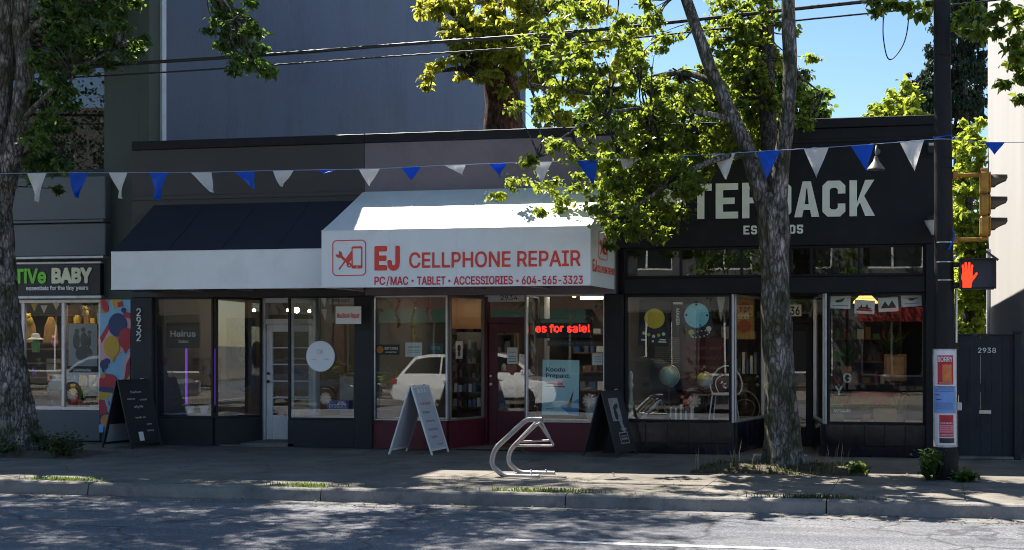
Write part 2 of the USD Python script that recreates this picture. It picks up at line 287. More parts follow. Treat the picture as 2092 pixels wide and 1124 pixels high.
for n_, (x0, x1, y0, y1) in enumerate((PIT, PIT2)):
    gx, gy = np.meshgrid(np.linspace(x0 - .01, x1 + .01, 50), np.linspace(y0 - .01, y1 + .01, 26), indexing='ij'); P = np.stack([gx, gy, 0 * gx], -1)
    ed = np.minimum(np.minimum(gx - x0, x1 - gx), np.minimum(gy - y0, y1 - gy)).clip(0, .4)
    P[..., 2] = -0.03 + 0.22 * ed * (0.5 + meshkit.fbm(P * 2.2, 3)) + 0.03 * meshkit.fbm(P * 9, 3); q = np.arange(50 * 26).reshape(50, 26)
    part(sw, 'soil_pit', (P.reshape(-1, 3), np.stack([q[:-1, :-1], q[1:, :-1], q[1:, 1:], q[:-1, 1:]], -1).reshape(-1, 4)), mat('dry_soil', (0.085, 0.065, 0.045), 0.95, 0.35, 9.0, 0.8, 50), smooth=True)
# kerb stones with open joints
kerb = structure('kerb', 'weathered concrete kerb stones between the road and the pavement')
kx = [fx(-560, KY), fx(-330, KY), fx(-40, KY), fx(180, KY), fx(655, KY), fx(1155, KY), fx(1688, KY), fx(2300, KY), 8.0]
kx = [-60] + kx + [60]
for a in range(len(kx) - 1):
    prof = Polygon([(0, -0.3), (0.17, -0.3), (0.17, 0.0), (0.055, 0.0), (0.035, -0.006), (0.02, -0.022), (0.0, -0.155)])
    L = kx[a + 1] - kx[a] - 0.014
    nseg = max(2, int(L / 0.12)) if L < 7 else 2
    m = trimesh.creation.extrude_polygon(prof, L, engine='earcut'); m = frame(m, (kx[a] + 0.007, KY - 0.01, float(RNG.normal() * 0.004)), (0, 1, 0), (0, 0, 1))
    if nseg > 2:
        m = m.subdivide_to_size(0.16); v = np.array(m.vertices); v += 0.007 * (np.stack([meshkit.fbm(v * 9, 3, s) for s in (1, 2, 3)], -1) - .5); m.vertices = v
    part(kerb, 'kerb_stone', m, M_KERB, smooth=25)
single('gutter_grit', box(-60, 60, KY - 0.33, KY - 0.005, -0.3, -0.1475), mat('gutter_concrete', (0.17, 0.165, 0.16), 0.9, 0.25, 3.0, 0.5, 60, dirt=((0.06, 0.055, 0.05), 0.8, 2.5), stretch=(0.5, 4, 1)), 'strip of gritty gutter along the foot of the kerb', kind='structure')
# fallen leaves and litter: nobody could count it
lv, lf = [], []
for k in range(900):
    x, y = RNG.uniform(-15, 2.5), (RNG.uniform(KY - .5, KY - .02) if k % 3 else RNG.uniform(KY + .1, 0)); z = -0.138 if y < KY else 0.008
    s, a = RNG.uniform(.012, .035), RNG.uniform(0, 6.28); c, d = math.cos(a) * s, math.sin(a) * s; b = len(lv)
    lv += [(x - c, y - d, z), (x + d * .6, y - c * .6, z + .004), (x + c, y + d, z + RNG.uniform(0, .02)), (x - d * .6, y + c * .6, z + .004)]; lf.append((b, b + 1, b + 2, b + 3))
single('leaf_litter', (lv, lf), mat('dry_leaf', (0.14, 0.10, 0.05), 0.9, 0.5, 3.0), 'dry leaves and crumbs scattered along gutter and pavement', kind='stuff')

# ============================================================ SHOP BUILDINGS
XL, XM, XR, XE = fx(269), fx(745), fx(1258), fx(1911)
TOP, CAP = 5.0, 5.15
def window(parent, p0, p1, z0, z1, fm, mull=(), fw=0.045, t=0.06, label=None, transom=()):
    "framed glass standing on p0-p1, cut into bays at the fractions mull"
    p0, p1 = np.array(p0, float), np.array(p1, float); d = p1 - p0; L = np.linalg.norm(d); u = d / L
    pos = lambda s: p0 + u * s
    fr = [bar(p0, p1, z0, z0 + fw, t), bar(p0, p1, z1 - fw, z1, t)]
    st = [0.0] + [m * L - fw / 2 for m in mull] + [L - fw]
    for s in st: fr.append(bar(pos(s), pos(s + fw), z0 + fw, z1 - fw, t))
    for zz in transom: fr.append(bar(pos(fw), pos(L - fw), zz - fw / 2, zz + fw / 2, t * .9))
    w = part(parent, 'window', fr, fm, label)
    for a in range(len(st) - 1):
        part(w, 'pane', bar(pos(st[a] + fw - .004), pos(st[a + 1] + .004), z0 + fw - .004, z1 - fw + .004, 0.008, 0), M_GLASS)
    return w
def glass_door(parent, p0, p1, z0, z1, fm, rail=0.25, stile=0.11, top=0.13, label=None, hm=None, muntin=False):
    p0, p1 = np.array(p0, float), np.array(p1, float); L = np.linalg.norm(p1 - p0); u = (p1 - p0) / L; pos = lambda s: p0 + u * s
    d = part(parent, 'door', [bar(p0, pos(stile), z0, z1, .045), bar(pos(L - stile), p1, z0, z1, .045), bar(pos(stile), pos(L - stile), z0, z0 + rail, .043), bar(pos(stile), pos(L - stile), z1 - top, z1, .043)]
             + ([bar(pos(L / 2 - .012), pos(L / 2 + .012), z0 + rail, z1 - top, .03)] + [bar(pos(stile), pos(L - stile), z, z + .024, .028) for z in np.linspace(z0 + rail, z1 - top, 6)[1:-1]] if muntin else []), fm, label)
    part(d, 'pane', bar(pos(stile - .004), pos(L - stile + .004), z0 + rail - .004, z1 - top + .004, .008, 0), M_GLASS)
    c = pos(0.055); nrm = np.array([u[1], -u[0]])
    for zz, r in ((1.0, .03), (1.14, .025)):
        k = lathe([(0, .06), (r * .7, .058), (r, .045), (r * .8, .03), (.01, .02), (.01, 0)], 12); part(d, 'handle', frame(k, (c[0] + nrm[0] * .02, c[1] + nrm[1] * .02, z0 + zz), (u[0], u[1], 0), (0, 0, 1)), hm or M_STEEL, smooth=40)
    return d
def shell(b, x0, x1, wall_m, zhead, zceil, int_m, depth=12.0, floor_m=M_WOODF, room=4.6):
    "front wall above the shop window, side and back walls, roof, and the room behind the glass"
    part(b, 'front_wall', cbox(x0, x1, 0, .22, zhead, TOP, .008), wall_m)
    for a_, b_ in ((x0 + .002, x0 + .1), (x1 - .1, x1 - .002)): part(b, 'side_wall', box(a_, b_, .225, depth, -.05, TOP - .25), M_DARK)
    part(b, 'back_wall', box(x0 + .102, x1 - .102, depth - .2, depth, -.05, TOP - .25), M_DARK)
    part(b, 'roof', box(x0 + .002, x1 - .002, .225, depth, TOP - .245, TOP - .1), M_ROOF)
    part(b, 'ceiling', box(x0 + .103, x1 - .103, .225, room, zceil, zceil + .05), int_m)
    part(b, 'room_wall', [box(x0 + .102, x0 + .15, .23, room, .02, zceil - .003), box(x1 - .15, x1 - .102, .23, room, .02, zceil - .003), box(x0 + .152, x1 - .152, room, room + .05, .02, zceil - .003)], int_m)
    part(b, 'shop_floor', box(x0 + .103, x1 - .103, .1, room, -.03, .017), floor_m)

# --- salon
P = lambda px, Y: (fx(px, Y), Y)
salon = thing('shop_building', 'low dark taupe hair salon with navy and white awning and white door', 'shop', (XL, 0, 0))
shell(salon, XL, XM - .002, M_TAUPE, 2.5, 2.62, M_INT)
part(salon, 'parapet_cap', cbox(XL, XM - .002, -.015, .3, TOP + .003, CAP, .01), M_BLACK)
part(salon, 'moulding', cbox(XL + .02, XM - .01, -.02, -.002, fz(500, 405), fz(500, 396), .006), M_TAUPE)
S0, S1, S2, S3 = fx(313), fx(437, .06), fx(590, .06), fx(725)
pil = part(salon, 'pilaster', cbox(XL, S0 - .002, -.03, .3, 0, 2.497, .01), M_DARK)
for k, dgt in enumerate('2932'):
    y = (640, 657, 674, 691)[k]; g = text_poly(dgt, .13); part(pil, 'number', frame(ext(g, .012), (fx(283) - .01, -.032, fz(290, y + 6)), ), M_WHITE)
part(salon, 'pilaster', cbox(S3, fx(762), -.03, .3, 0, 2.497, .01), M_DARK)
RX, RY = -11.34, .67
window(salon, (S0, .06), (S1, .06), .46, 2.5, M_DARK, fw=.035)
window(salon, (S1 + .02, .08), (RX, RY), .46, 2.5, M_DARK, fw=.035)
window(salon, (S2, .06), (S3 - .003, .06), .46, 2.5, M_DARK, fw=.03)
window(salon, (S2 + .02, .09), (S2 + .14, RY + .03), .46, 2.5, M_WHITE, fw=.05)
part(salon, 'bulkhead', [bar((S0, .06), (S1 - .01, .06), 0, .457, .08), bar((S1, .07), (RX, RY), 0, .457, .08)], M_DARK)
part(salon, 'bulkhead', [bar((S2, .06), (S3 - .003, .06), 0, .457, .08), bar((S2 + .02, .11), (S2 + .14, RY + .03), 0, .457, .08)], M_DARK)
dx0, dx1 = RX + .06, S2 + .1
glass_door(salon, (dx0, .74), (dx1, .74), .06, 2.05, M_WHITE, rail=.42, muntin=True, hm=M_BLK, label='white salon door with a tall glazed panel')
part(salon, 'door_frame', [box(dx0 - .06, dx0 - .004, .68, .8, .02, 2.5), box(dx1 + .004, dx1 + .06, .68, .8, .02, 2.5), box(dx0 - .003, dx1 + .003, .69, .8, 2.056, 2.14), box(dx0 - .003, dx1 + .003, .69, .8, 2.42, 2.5)], M_WHITE)
part(salon, 'transom_pane', box(dx0, dx1, .74, .748, 2.14, 2.42), M_GLASS)
part(salon, 'doorstep', box(RX, S2 + .1, .02, .8, -.01, .055), M_CONC)
part(salon, 'display_ledge', [ext(Polygon([(S0 + .05, .12), (S1 - .05, .12), (RX - .1, RY), (RX - .1, 1.0), (S0 + .05, 1.0)]), .04).apply_translation((0, 0, .44)), box(S2 + .22, S3 - .04, .12, .95, .44, .48)], M_WHITE)
part(salon, 'soffit', box(S0, S3, .1, .9, 2.505, 2.55), M_DARK)
# --- phone repair
ej = thing('shop_building', 'low mauve phone repair shop with deep white awning and oxblood bulkheads', 'shop', (XM, 0, 0))
shell(ej, XM, XR - .002, M_MAUVE, 2.5, 2.62, M_INT_B)
part(ej, 'parapet_cap', cbox(XM + .002, XR - .002, -.015, .3, TOP + .003, CAP, .01), M_BLACK)
E0, E1, E2, E3 = fx(763, .06), fx(915, .06), fx(1075, .06), fx(1235)
part(ej, 'pilaster', cbox(E3, fx(1274), -.03, .3, 0, 2.497, .01), M_BLACK)
EB, EBY = -7.40, .9
M_BROWNF = mat('bronze_frame', (0.20, 0.16, 0.13), .45, .1)
window(ej, (E0, .06), (E1, .06), .46, 2.5, M_ALU, fw=.03)
window(ej, (E1 + .01, .09), (EB, EBY), .46, 2.5, M_BROWNF, fw=.035)
window(ej, (E2, .06), (E3 - .003, .06), .46, 2.5, M_ALU, fw=.03)
window(ej, (E2 - .01, .09), (E2 - .12, EBY + .05), .46, 2.5, M_BROWNF, fw=.035)
part(ej, 'bulkhead', [bar((E0, .05), (E1 - .01, .05), 0, .457, .09), bar((E1 - .005, .08), (EB, EBY), 0, .457, .08)], M_REDP)
part(ej, 'bulkhead', [bar((E2, .05), (E3 - .003, .05), 0, .457, .09), bar((E2 - .01, .11), (E2 - .12, EBY + .05), 0, .457, .08)], M_REDP)
ex0, ex1 = EB + .07, E2 - .17
glass_door(ej, (ex0, .97), (ex1, .97), .03, 2.06, M_REDP, rail=.55, stile=.15, top=.16, label='dark red door with a tall glass panel')
part(ej, 'door_frame', [box(ex0 - .06, ex0 - .004, .9, 1.05, .02, 2.5), box(ex1 + .004, ex1 + .06, .9, 1.05, .02, 2.5), box(ex0 - .003, ex1 + .003, .92, 1.05, 2.066, 2.16)], M_REDP)
part(ej, 'transom_pane', box(ex0, ex1, .97, .978, 2.16, 2.42), M_GLASS)
hb = part(ej, 'number_board', box(ex0 - .06, ex1 + .06, .93, .97, 2.42, 2.56), M_WHITE)
part(hb, 'number', frame(ext(fit_text('2934', .3, .075), .004), (ex0 + .22, .929, 2.45)), M_BLK)
part(ej, 'doormat', box(E1 + .15, E2 - .1, .0, .85, .001, .014), mat('rubber_mat', (.02, .02, .02), .9, .2, 20))
part(ej, 'display_ledge', [ext(Polygon([(E0 + .05, .12), (E1 - .04, .12), (EB - .1, EBY), (E0 + .05, EBY)]), .04).apply_translation((0, 0, .42)), box(E2 + .02, E3 - .04, .12, .95, .42, .46)], mat('ledge_beige', (.5, .47, .42), .6))
part(ej, 'soffit', box(E0, E3, .1, .95, 2.565, 2.6), M_DARK)
# --- black shop
blk = thing('shop_building', 'black painted shop with cream block lettering and transom windows', 'shop', (XR, 0, 0))
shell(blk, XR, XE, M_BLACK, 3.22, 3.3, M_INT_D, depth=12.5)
part(blk, 'parapet_cap', [cbox(XR, XE, -.03, .3, TOP + .003, CAP, .01), cbox(XR, XE, -.02, -.002, 4.78, 4.83, .006)], M_BLACK)
B0, B1, B2, B3 = fx(1277, .06), fx(1495, .06), fx(1686, .06), fx(1891)
part(blk, 'pilaster', cbox(B3, XE, -.04, .3, 0, 3.217, .01), M_BLACK)
part(blk, 'pilaster', cbox(XR + .002 + .14, B0 - .002, -.02, .3, 2.5, 3.217, .01), M_BLACK)
part(blk, 'header_beam', cbox(B0, B3 - .003, -.01, .2, 2.49, 2.74, .012), M_BLACK)
TR = [(p - 1280) / (1886 - 1280) for p in (1397, 1522, 1622, 1662, 1757)]
window(blk, (B0, .06), (B3 - .003, .06), 2.743, 3.217, M_BLACK, TR, fw=.04, label='row of transom panes above the black shop front')
L0, R0 = (-2.71, 1.39), (-1.86, 1.39)
window(blk, (B0, .06), (B1, .06), .49, 2.487, M_BLACK, fw=.04)
part(blk, 'corner_post', cbox(B1 + .002, B1 + .035, .03, .075, .49, 2.487, .004), M_ALU)
window(blk, (B1 + .03, .1), L0, .49, 2.487, M_ALU, fw=.04)
window(blk, (B2 + .03, .06), (B3 - .003, .06), .49, 2.487, M_BLACK, fw=.04)
part(blk, 'corner_post', cbox(B2 - .008, B2 + .027, .03, .075, .49, 2.487, .004), M_ALU)
window(blk, (B2 - .01, .1), R0, .49, 2.487, M_ALU, fw=.04)
M_TILE = mat('black_glazed_tile', (.008, .008, .011), .18, .3, 3.0, island=.3)
M_GROUT = mat('dark_grout', (.03, .03, .03), .9)
def tiled(p0, p1, n):
    p0, p1 = np.array(p0), np.array(p1); bk = part(blk, 'bulkhead', bar(p0, p1, 0, .487, .07), M_GROUT); L = np.linalg.norm(p1 - p0); u = (p1 - p0) / L
    for k in range(n):
        for z0, z1 in ((.006, .165), (.169, .485)):
            part(bk, 'tile', bar(p0 + u * (L * k / n + .002), p0 + u * (L * (k + 1) / n - .002), z0, z1, .016, .003, off=-.041 + float(RNG.normal()) * .0006), M_TILE)
tiled((B0, .04), (B1 + .03, .04), 5); tiled((B1 + .035, .07), L0, 3); tiled((B2, .04), (B3 - .003, .04), 5)
tiled((R0[0], R0[1]), (B2 - .03, .07), 3)
glass_door(blk, (L0[0] + .06, 1.45), (R0[0] - .04, 1.45), .03, 2.05, M_BLACK, rail=.3, label='black glazed door set back behind the tree trunk')
part(blk, 'door_frame', [box(L0[0], L0[0] + .055, 1.4, 1.52, .02, 2.48), box(R0[0] - .035, R0[0], 1.4, 1.52, .02, 2.48), box(L0[0] + .057, R0[0] - .037, 1.41, 1.52, 2.056, 2.13)], M_BLACK)
tp = part(blk, 'transom_pane', box(L0[0] + .06, R0[0] - .04, 1.45, 1.458, 2.13, 2.46), M_GLASS)
NX = at(1637, 630, 1.43)[0]; pl = part(blk, 'number_plate', box(NX - .38, NX, 1.43, 1.44, 2.17, 2.36), M_CREAM)
part(pl, 'number', frame(ext(fit_text('2936', .33, .13, True), .004), (NX - .355, 1.429, 2.195)), M_BLK)
part(blk, 'doorstep', [box(-2.69, -2.285, .0, 1.4, -.02, .012), box(-2.28, -1.85, .0, 1.4, -.02, .012)], mat('pale_step', (.36, .34, .31), .8, .2, 2))
part(blk, 'display_ledge', [ext(Polygon([(B0 + .05, .14), (B1 - .03, .14), (L0[0] - .08, 1.35), (B0 + .05, 1.35)]), .04).apply_translation((0, 0, .44)), ext(Polygon([(B2 + .06, .14), (B3 - .05, .14), (B3 - .05, 1.35), (R0[0] + .1, 1.35)]), .04).apply_translation((0, 0, .44))], mat('pale_ledge', (.42, .39, .35), .6))
part(blk, 'entry_soffit', box(B1, B2, .2, 1.5, 2.49, 2.54), M_BLACK)
# block lettering with cut corners
def block(ch, w=.62, h=1.0, s=.2, c=.14):
    R = sbox(0, 0, w, h)
    oct_ = lambda x0, y0, x1, y1, cc: Polygon([(x0 + cc, y0), (x1 - cc, y0), (x1, y0 + cc), (x1, y1 - cc), (x1 - cc, y1), (x0 + cc, y1), (x0, y1 - cc), (x0, y0 + cc)])
    hole = lambda x0, y0, x1, y1: oct_(x0, y0, x1, y1, .05)
    if ch == 'T': return sbox(0, h - s, w, h).union(sbox(w / 2 - s / 2, 0, w / 2 + s / 2, h))
    if ch == 'E': return unary_union([sbox(0, 0, s, h), sbox(0, 0, w, s * .95), sbox(0, h - s * .95, w, h), sbox(0, h / 2 - s * .45, w * .85, h / 2 + s * .45)])
    if ch == 'C': return oct_(0, 0, w, h, c).difference(hole(s, s, w - s, h - s)).difference(sbox(w - s - .01, h * .36, w + 1, h * .64))
    if ch == 'S': return unary_union([oct_(0, h * .4, w, h, c).difference(hole(s, h * .4 + s, w - s, h - s)).difference(sbox(w - s - .01, h * .4, w + .1, h * .7)), oct_(0, 0, w, h * .6, c).difference(hole(s, s, w - s, h * .6 - s)).difference(sbox(-.1, h * .3, s + .01, h * .6))])
    if ch in 'BR':
        top = Polygon([(0, h * .42), (w - c, h * .42), (w, h * .42 + .08), (w, h - c), (w - c, h), (0, h)]).difference(sbox(s, h * .42 + s * .8, w - s, h - s * .9))
        if ch == 'B': return top.union(Polygon([(0, 0), (w - c, 0), (w, c), (w, h * .58 - .08), (w - c, h * .58), (0, h * .58)]).difference(sbox(s, s * .9, w - s, h * .58 - s * .8)))
        return top.union(sbox(0, 0, s, h)).union(Polygon([(w - s, 0), (w, 0), (w, h * .5), (w - s, h * .5)]))
    if ch == 'A': return Polygon([(-.03, 0), (.2, h), (w - .2, h), (w + .03, 0), (w - s + .02, 0), (w - s - .02, h * .2), (s + .02, h * .2), (s - .02, 0)]).difference(Polygon([(s + .055, h * .36), (w - s - .055, h * .36), (w / 2 + .015, h * .8), (w / 2 - .015, h * .8)]))
    if ch == 'K': return unary_union([sbox(0, 0, s, h), Polygon([(s * .9, h * .32), (w - .2, h), (w + .04, h), (w * .63, h * .56), (w + .06, 0), (w - .2, 0), (w * .45, h * .38), (s * .9, h * .2)])])
    if ch == '0': return oct_(0, 0, w, h, c).difference(hole(s, s, w - s, h - s))
    if ch == '2': return affinity.scale(block('S'), -1, 1)
    if ch == '5': return unary_union([block('S'), sbox(0, h * .5, s, h), sbox(0, h - s, w, h)])
    return R
lz0, lz1 = fz(1690, 443), fz(1690, 370)
xk = fx(1786); pitch = (xk - fx(1428)) / 6.55
for k, ch in enumerate('STERBACK'):
    g = affinity.scale(block(ch), pitch * .845 / .62, lz1 - lz0, origin=(0, 0))
    part(blk, 'letter', frame(ext(g, .02), (xk - pitch * (7.9 - k), -.002, lz0)), M_CREAM)
sz0, sz1 = fz(1600, 478), fz(1600, 460)
x0 = fx(1519); pp = (fx(1640) - x0) / 7.75
for k, ch in enumerate('EST 2005'):
    if ch == ' ': continue
    g = affinity.scale(block(ch), pp * .8 / .62, sz1 - sz0, origin=(0, 0))
    part(blk, 'small_letter', frame(ext(g, .012), (x0 + pp * k, -.002, sz0)), M_CREAM)
# gooseneck sign lamp, sconce and security lamp
gl = thing('sign_lamp', 'grey gooseneck sign lamp with conical shade above the block letters', 'lamp', (fx(1792), 0, fz(1792, 310)))
b = gl.base; M_LAMP = mat('lamp_grey', (.11, .105, .095), .5, .15, 8)
part(gl, 'arm', tube(spline([b + (0, -.0, 0), b + (0, -.12, .06), b + (0, -.3, .02), b + (0, -.38, -.14)], 16), .012), M_LAMP, smooth=True)
part(gl, 'wall_plate', frame(lathe([(0, .03), (.05, .02), (.05, 0)], 16), b, (1, 0, 0), (0, 0, 1)), M_LAMP)
part(gl, 'shade', lathe([(.02, .0), (.03, -.02), (.045, -.07), (.13, -.18), (.135, -.2), (.125, -.2), (.04, -.075), (.0, -.05)], 24).apply_translation(b + (0, -.39, -.13)), M_LAMP, smooth=40)
sl = thing('security_lamp', 'small black twin floodlight high on the black shop beside the pole', 'lamp', (fx(1903), -.02, fz(1903, 300)))
b = sl.base; part(sl, 'housing', cbox(b[0] - .06, b[0] + .06, -.16, -.045, b[2] - .12, b[2] + .05), M_BLK); part(sl, 'lens', cbox(b[0] - .04, b[0] + .04, -.175, -.162, b[2] - .01, b[2] + .03), M_STEEL); part(sl, 'wall_plate', cbox(b[0] - .05, b[0] + .05, -.044, -.0, b[2] - .05, b[2] + .05), M_BLK)
sc = thing('wall_lantern', 'pale glass wall lantern half hidden behind the black pole', 'lamp', (fx(1909), -.04, fz(1909, 480)))
b = sc.base; part(sc, 'globe', lathe([(0, -.02), (.06, .0), (.15, .16), (.17, .22), (0, .23)], 20).apply_translation(b + (0.02, -.2, -.02)), mat('frosted_glass', (.6, .6, .58), .3, .05), smooth=40); part(sc, 'cap', lathe([(.19, .205), (.17, .25), (.03, .3), (0, .3)], 20).apply_translation(b + (.02, -.2, -.02)), M_BLK); part(sc, 'bracket', box(b[0] - .01, b[0] + .05, -.2, -.04, b[2] + .24, b[2] + .28), M_BLK)

# ============================================================ AWNINGS
def awning(label, x0, x1, yf, zt, zf, zb, slope_m, fascia_m, side_m):
    a = thing('awning', label, 'awning', ((x0 + x1) / 2, 0, zb))
    n = 30; xs = np.linspace(x0, x1, n); top, bot = [], []
    rows = 7; P = []
    for r in range(rows):
        s = r / (rows - 1); y = yf * s; z = zt + (zf - zt) * s
        P.append(np.stack([xs, np.full(n, y - .004), z - .012 * math.sin(math.pi * s) * (0.6 + .8 * meshkit.fbm(np.stack([xs * 1.1, 0 * xs + s, 0 * xs], -1), 2))], 1))
    v = np.vstack(P); q = np.arange(n * rows).reshape(rows, n); f = np.stack([q[:-1, :-1], q[1:, :-1], q[1:, 1:], q[:-1, 1:]], -1).reshape(-1, 4)
    part(a, 'canopy', (v, f), slope_m, smooth=True)
    fa = part(a, 'fascia', box(x0, x1, yf - .008, yf, zb, zf - .003), fascia_m)
    for x in (x0, x1):
        g = Polygon([(0, zb), (-yf - .01, zb), (-yf - .01, zf - .006), (0, zt - .006)])
        part(a, 'side_panel', frame(ext(g, .006), (x + (.003 if x == x0 else -.003), 0, 0), (0, -1, 0), (0, 0, 1)), side_m)
    fr = [tube([(x0 + .02, yf + .02, zb + .02), (x1 - .02, yf + .02, zb + .02)], .015), tube([(x0 + .02, yf + .02, zf - .04), (x1 - .02, yf + .02, zf - .04)], .015)]
    for x in np.linspace(x0 + .03, x1 - .03, 5): fr += [tube([(x, -.02, zb + .02), (x, yf + .02, zb + .02)], .013), tube([(x, -.02, zt - .06), (x, yf + .03, zf - .05)], .013)]
    part(a, 'frame', fr, M_STEEL)
    part(a, 'hem', cbox(x0, x1, yf - .014, yf - .0085, zb, zb + .022, .002), fascia_m)
    part(a, 'ridge_seam', tube([(x0, yf - .006, zf - .002), (x1, yf - .006, zf - .002)], .009, 6), fascia_m)
    for x in np.linspace(x0, x1, 5)[1:-1] + .04:
        part(a, 'seam', tube([(x, yf * s - .006, zt + (zf - zt) * s - .0 + .003 - .006 * math.sin(math.pi * s)) for s in np.linspace(.01, .99, 8)], .003, 6), slope_m); part(a, 'fascia_seam', box(x - .012, x + .012, yf - .0105, yf - .0085, zb + .023, zf - .02), fascia_m)
    return a
NAVX0 = fx(315); NAVX1 = fx(742) - .03
awning('awning with navy sloping canvas and blank white fascia over the salon', NAVX0, NAVX1, -1.08, 4.06, 3.19, 2.58, M_AWN_N, M_AWN_W, M_AWN_N)
EX0, EX1, EYF, EZT, EZF, EZB = fx(742), -4.88, -1.36, 4.2, 3.44, 2.57
ea = awning('deep white awning lettered in red over the phone repair shop', EX0, EX1, EYF, EZT, EZF, EZB, M_AWN_W, M_AWN_W, M_AWN_W)
YS = EYF - .009
def on_fascia(px, py): p = at(px, py, YS); return (p[0], YS, p[2])
def sign_text(s, xa, xb, yb, yt, bold=False, grow=0.0):
    "lettering between photo columns xa-xb, base line yb, cap line yt (at its left end)"
    p0, p1 = at(xa, yb, YS), at(xb, yb, YS); h = at(xa, yt, YS)[2] - p0[2]
    return frame(ext(fit_text(s, p1[0] - p0[0], h, bold, grow), .004), (p0[0], YS, p0[2]))
part(ea, 'lettering', sign_text('EJ', 765, 817, 550, 506, True, .012), M_REDINK, 'large red letters EJ')
part(ea, 'lettering', sign_text('CELLPHONE REPAIR', 836, 1186, 547, 517, False, .005), M_REDINK, 'red shop name')
M_REDD = mat('dark_red_vinyl', (0.6, 0.03, 0.045), .5, .05)
for s, a, b_ in (('PC', 765, 787), ('MAC', 798, 834), ('TABLET', 852, 910), ('ACCESSIORIES', 927, 1048), ('604-565-3323', 1066, 1191)):
    part(ea, 'lettering', sign_text(s, a, b_, 582 - (a - 765) * .004, 566 - (a - 765) * .004, True), M_REDD)
part(ea, 'lettering', sign_text('/', 789, 796, 583, 565), M_REDD)
for x in (843, 918, 1057): part(ea, 'lettering', frame(ext(circ(0, 0, .018), .004), on_fascia(x, 574)), M_REDD)
def emblem(o, u, s):
    "rounded frame with a phone, a wrench and a screwdriver"
    g = [rrect(1, 1, .13).difference(affinity.translate(rrect(.95, .95, .11), .025, .025))]
    ph = affinity.translate(rrect(.32, .62, .05), .57, .2); g.append(ph.difference(sbox(.605, .29, .855, .76)))
    g = [g[0], g[1].difference(circ(.73, .245, .02))]
    wr = unary_union([circ(.2, .6, .095).difference(sbox(.1, .6, .2, .75)), affinity.rotate(sbox(.2, .565, .62, .635), -42, origin=(.2, .6)), circ(.5, .3, .07).difference(circ(.5, .3, .03))])
    sd = unary_union([affinity.rotate(sbox(.42, .4, .57, .72), -38, origin=(.45, .5)), affinity.rotate(sbox(.43, .1, .47, .45), -38, origin=(.45, .5))])
    G = unary_union(g + [wr.difference(ph), sd.difference(ph)]); G = affinity.scale(G, s[0], s[1], origin=(0, 0)); return frame(ext(G, .004), o, u)
p0, p1 = at(679, 564, YS), at(748, 564, YS)
part(ea, 'emblem', emblem((p0[0], YS, p0[2]), (1, 0, 0), (p1[0] - p0[0], at(679, 491, YS)[2] - p0[2])), M_REDINK)
part(ea, 'emblem', emblem((EX1 + .004, EYF + .42, EZB + .42), (0, 1, 0), (.5, .42)), M_REDINK)
part(ea, 'lettering', frame(ext(fit_text('EJ', .2, .17, True), .004), (EX1 + .004, EYF + .1, EZB + .22), (0, 1, 0)), M_REDINK)
part(ea, 'lettering', frame(ext(fit_text('CELLPHONE REPAIR', .98, .1), .004), (EX1 + .004, EYF + .34, EZB + .22), (0, 1, 0)), M_REDINK)

# ============================================================ GREEN BUILDING WITH THE BABY SHOP
GX1, GY, GH = XL - .025, .5, 11.4
gb = thing('shop_building', 'tall dark green building with grey panel bands over a baby goods shop', 'shop', (GX1 - 4, GY, 0))
UZ0, UZ1 = fz(200, 352, GY), fz(200, 118, GY); UX1 = fx(213, GY); BX1 = fx(228, GY)
WZ1, WZ0 = fz(120, 612, GY), fz(120, 838, GY); WX1 = fx(206, GY); UX0 = fx(-260, GY)
part(gb, 'front_wall', [box(UX0 - 3, GX1 - .201, GY, GY + .3, UZ1 + .5, GH), box(UX1, GX1 - .201, GY, GY + .3, 2.6, UZ1 + .5), box(UX0 - 3, UX1, GY, GY + .3, fz(120, 600, GY) + .55, UZ0), box(WX1, GX1 - .201, GY, GY + .3, 0, 2.6), box(UX0 - 3, UX0, GY, GY + .3, UZ0, UZ1 + .5)], M_GREEN)
GD = 20.2
M_GREY = mat('blue_grey_stucco', (0.086, 0.107, 0.157), 0.85, 0.14, 0.6, 0.6, 45, dirt=((0.062, 0.074, 0.104), .75, 1.3), stretch=(1, 1, .28))
part(gb, 'side_wall', box(GX1 - .25, GX1 - .002, GY + .302, GD, 0, GH), M_GREY, 'blank blue grey stucco side wall above the low shops')
part(gb, 'side_wall', box(UX0 - 3, UX0 - 2.75, GY + .302, GD, 0, GH), M_GREEN)
part(gb, 'back_wall', box(UX0 - 2.75, GX1 - .252, GD - .3, GD - .002, 0, GH), M_GREEN)
part(gb, 'corner_trim', box(GX1 - .2, GX1 - .001, GY + .001, GY + .301, 0, GH + .02), M_GREEN)
part(gb, 'corner_trim', box(GX1 - .004, GX1 + .04, GY + .304, GY + .42, 4.9, GH + .02), mat('pale_flashing', (.50, .54, .62), .5))
part(gb, 'corner_trim', box(GX1 - .06, GX1 + .02, GD + .001, GD + .06, 0, GH + .02), mat('pale_flashing', (.50, .54, .62), .5))
part(gb, 'roof', box(UX0 - 3, GX1 + .03, GY + .41, GD, GH + .002, GH + .12), M_ROOF)
part(gb, 'floor_slab', box(UX0 - 2.7, GX1 - .26, GY + .31, 8.6, 3.05, 3.2), M_INT)
part(gb, 'floor_slab', box(UX0 - 2.7, GX1 - .26, GY + .31, 8.6, UZ1 + .45, UZ1 + .55), M_INT_D)
part(gb, 'room_wall', box(UX0 - 2.7, GX1 - .26, 4.5, 4.6, 0, 7), M_INT_D)
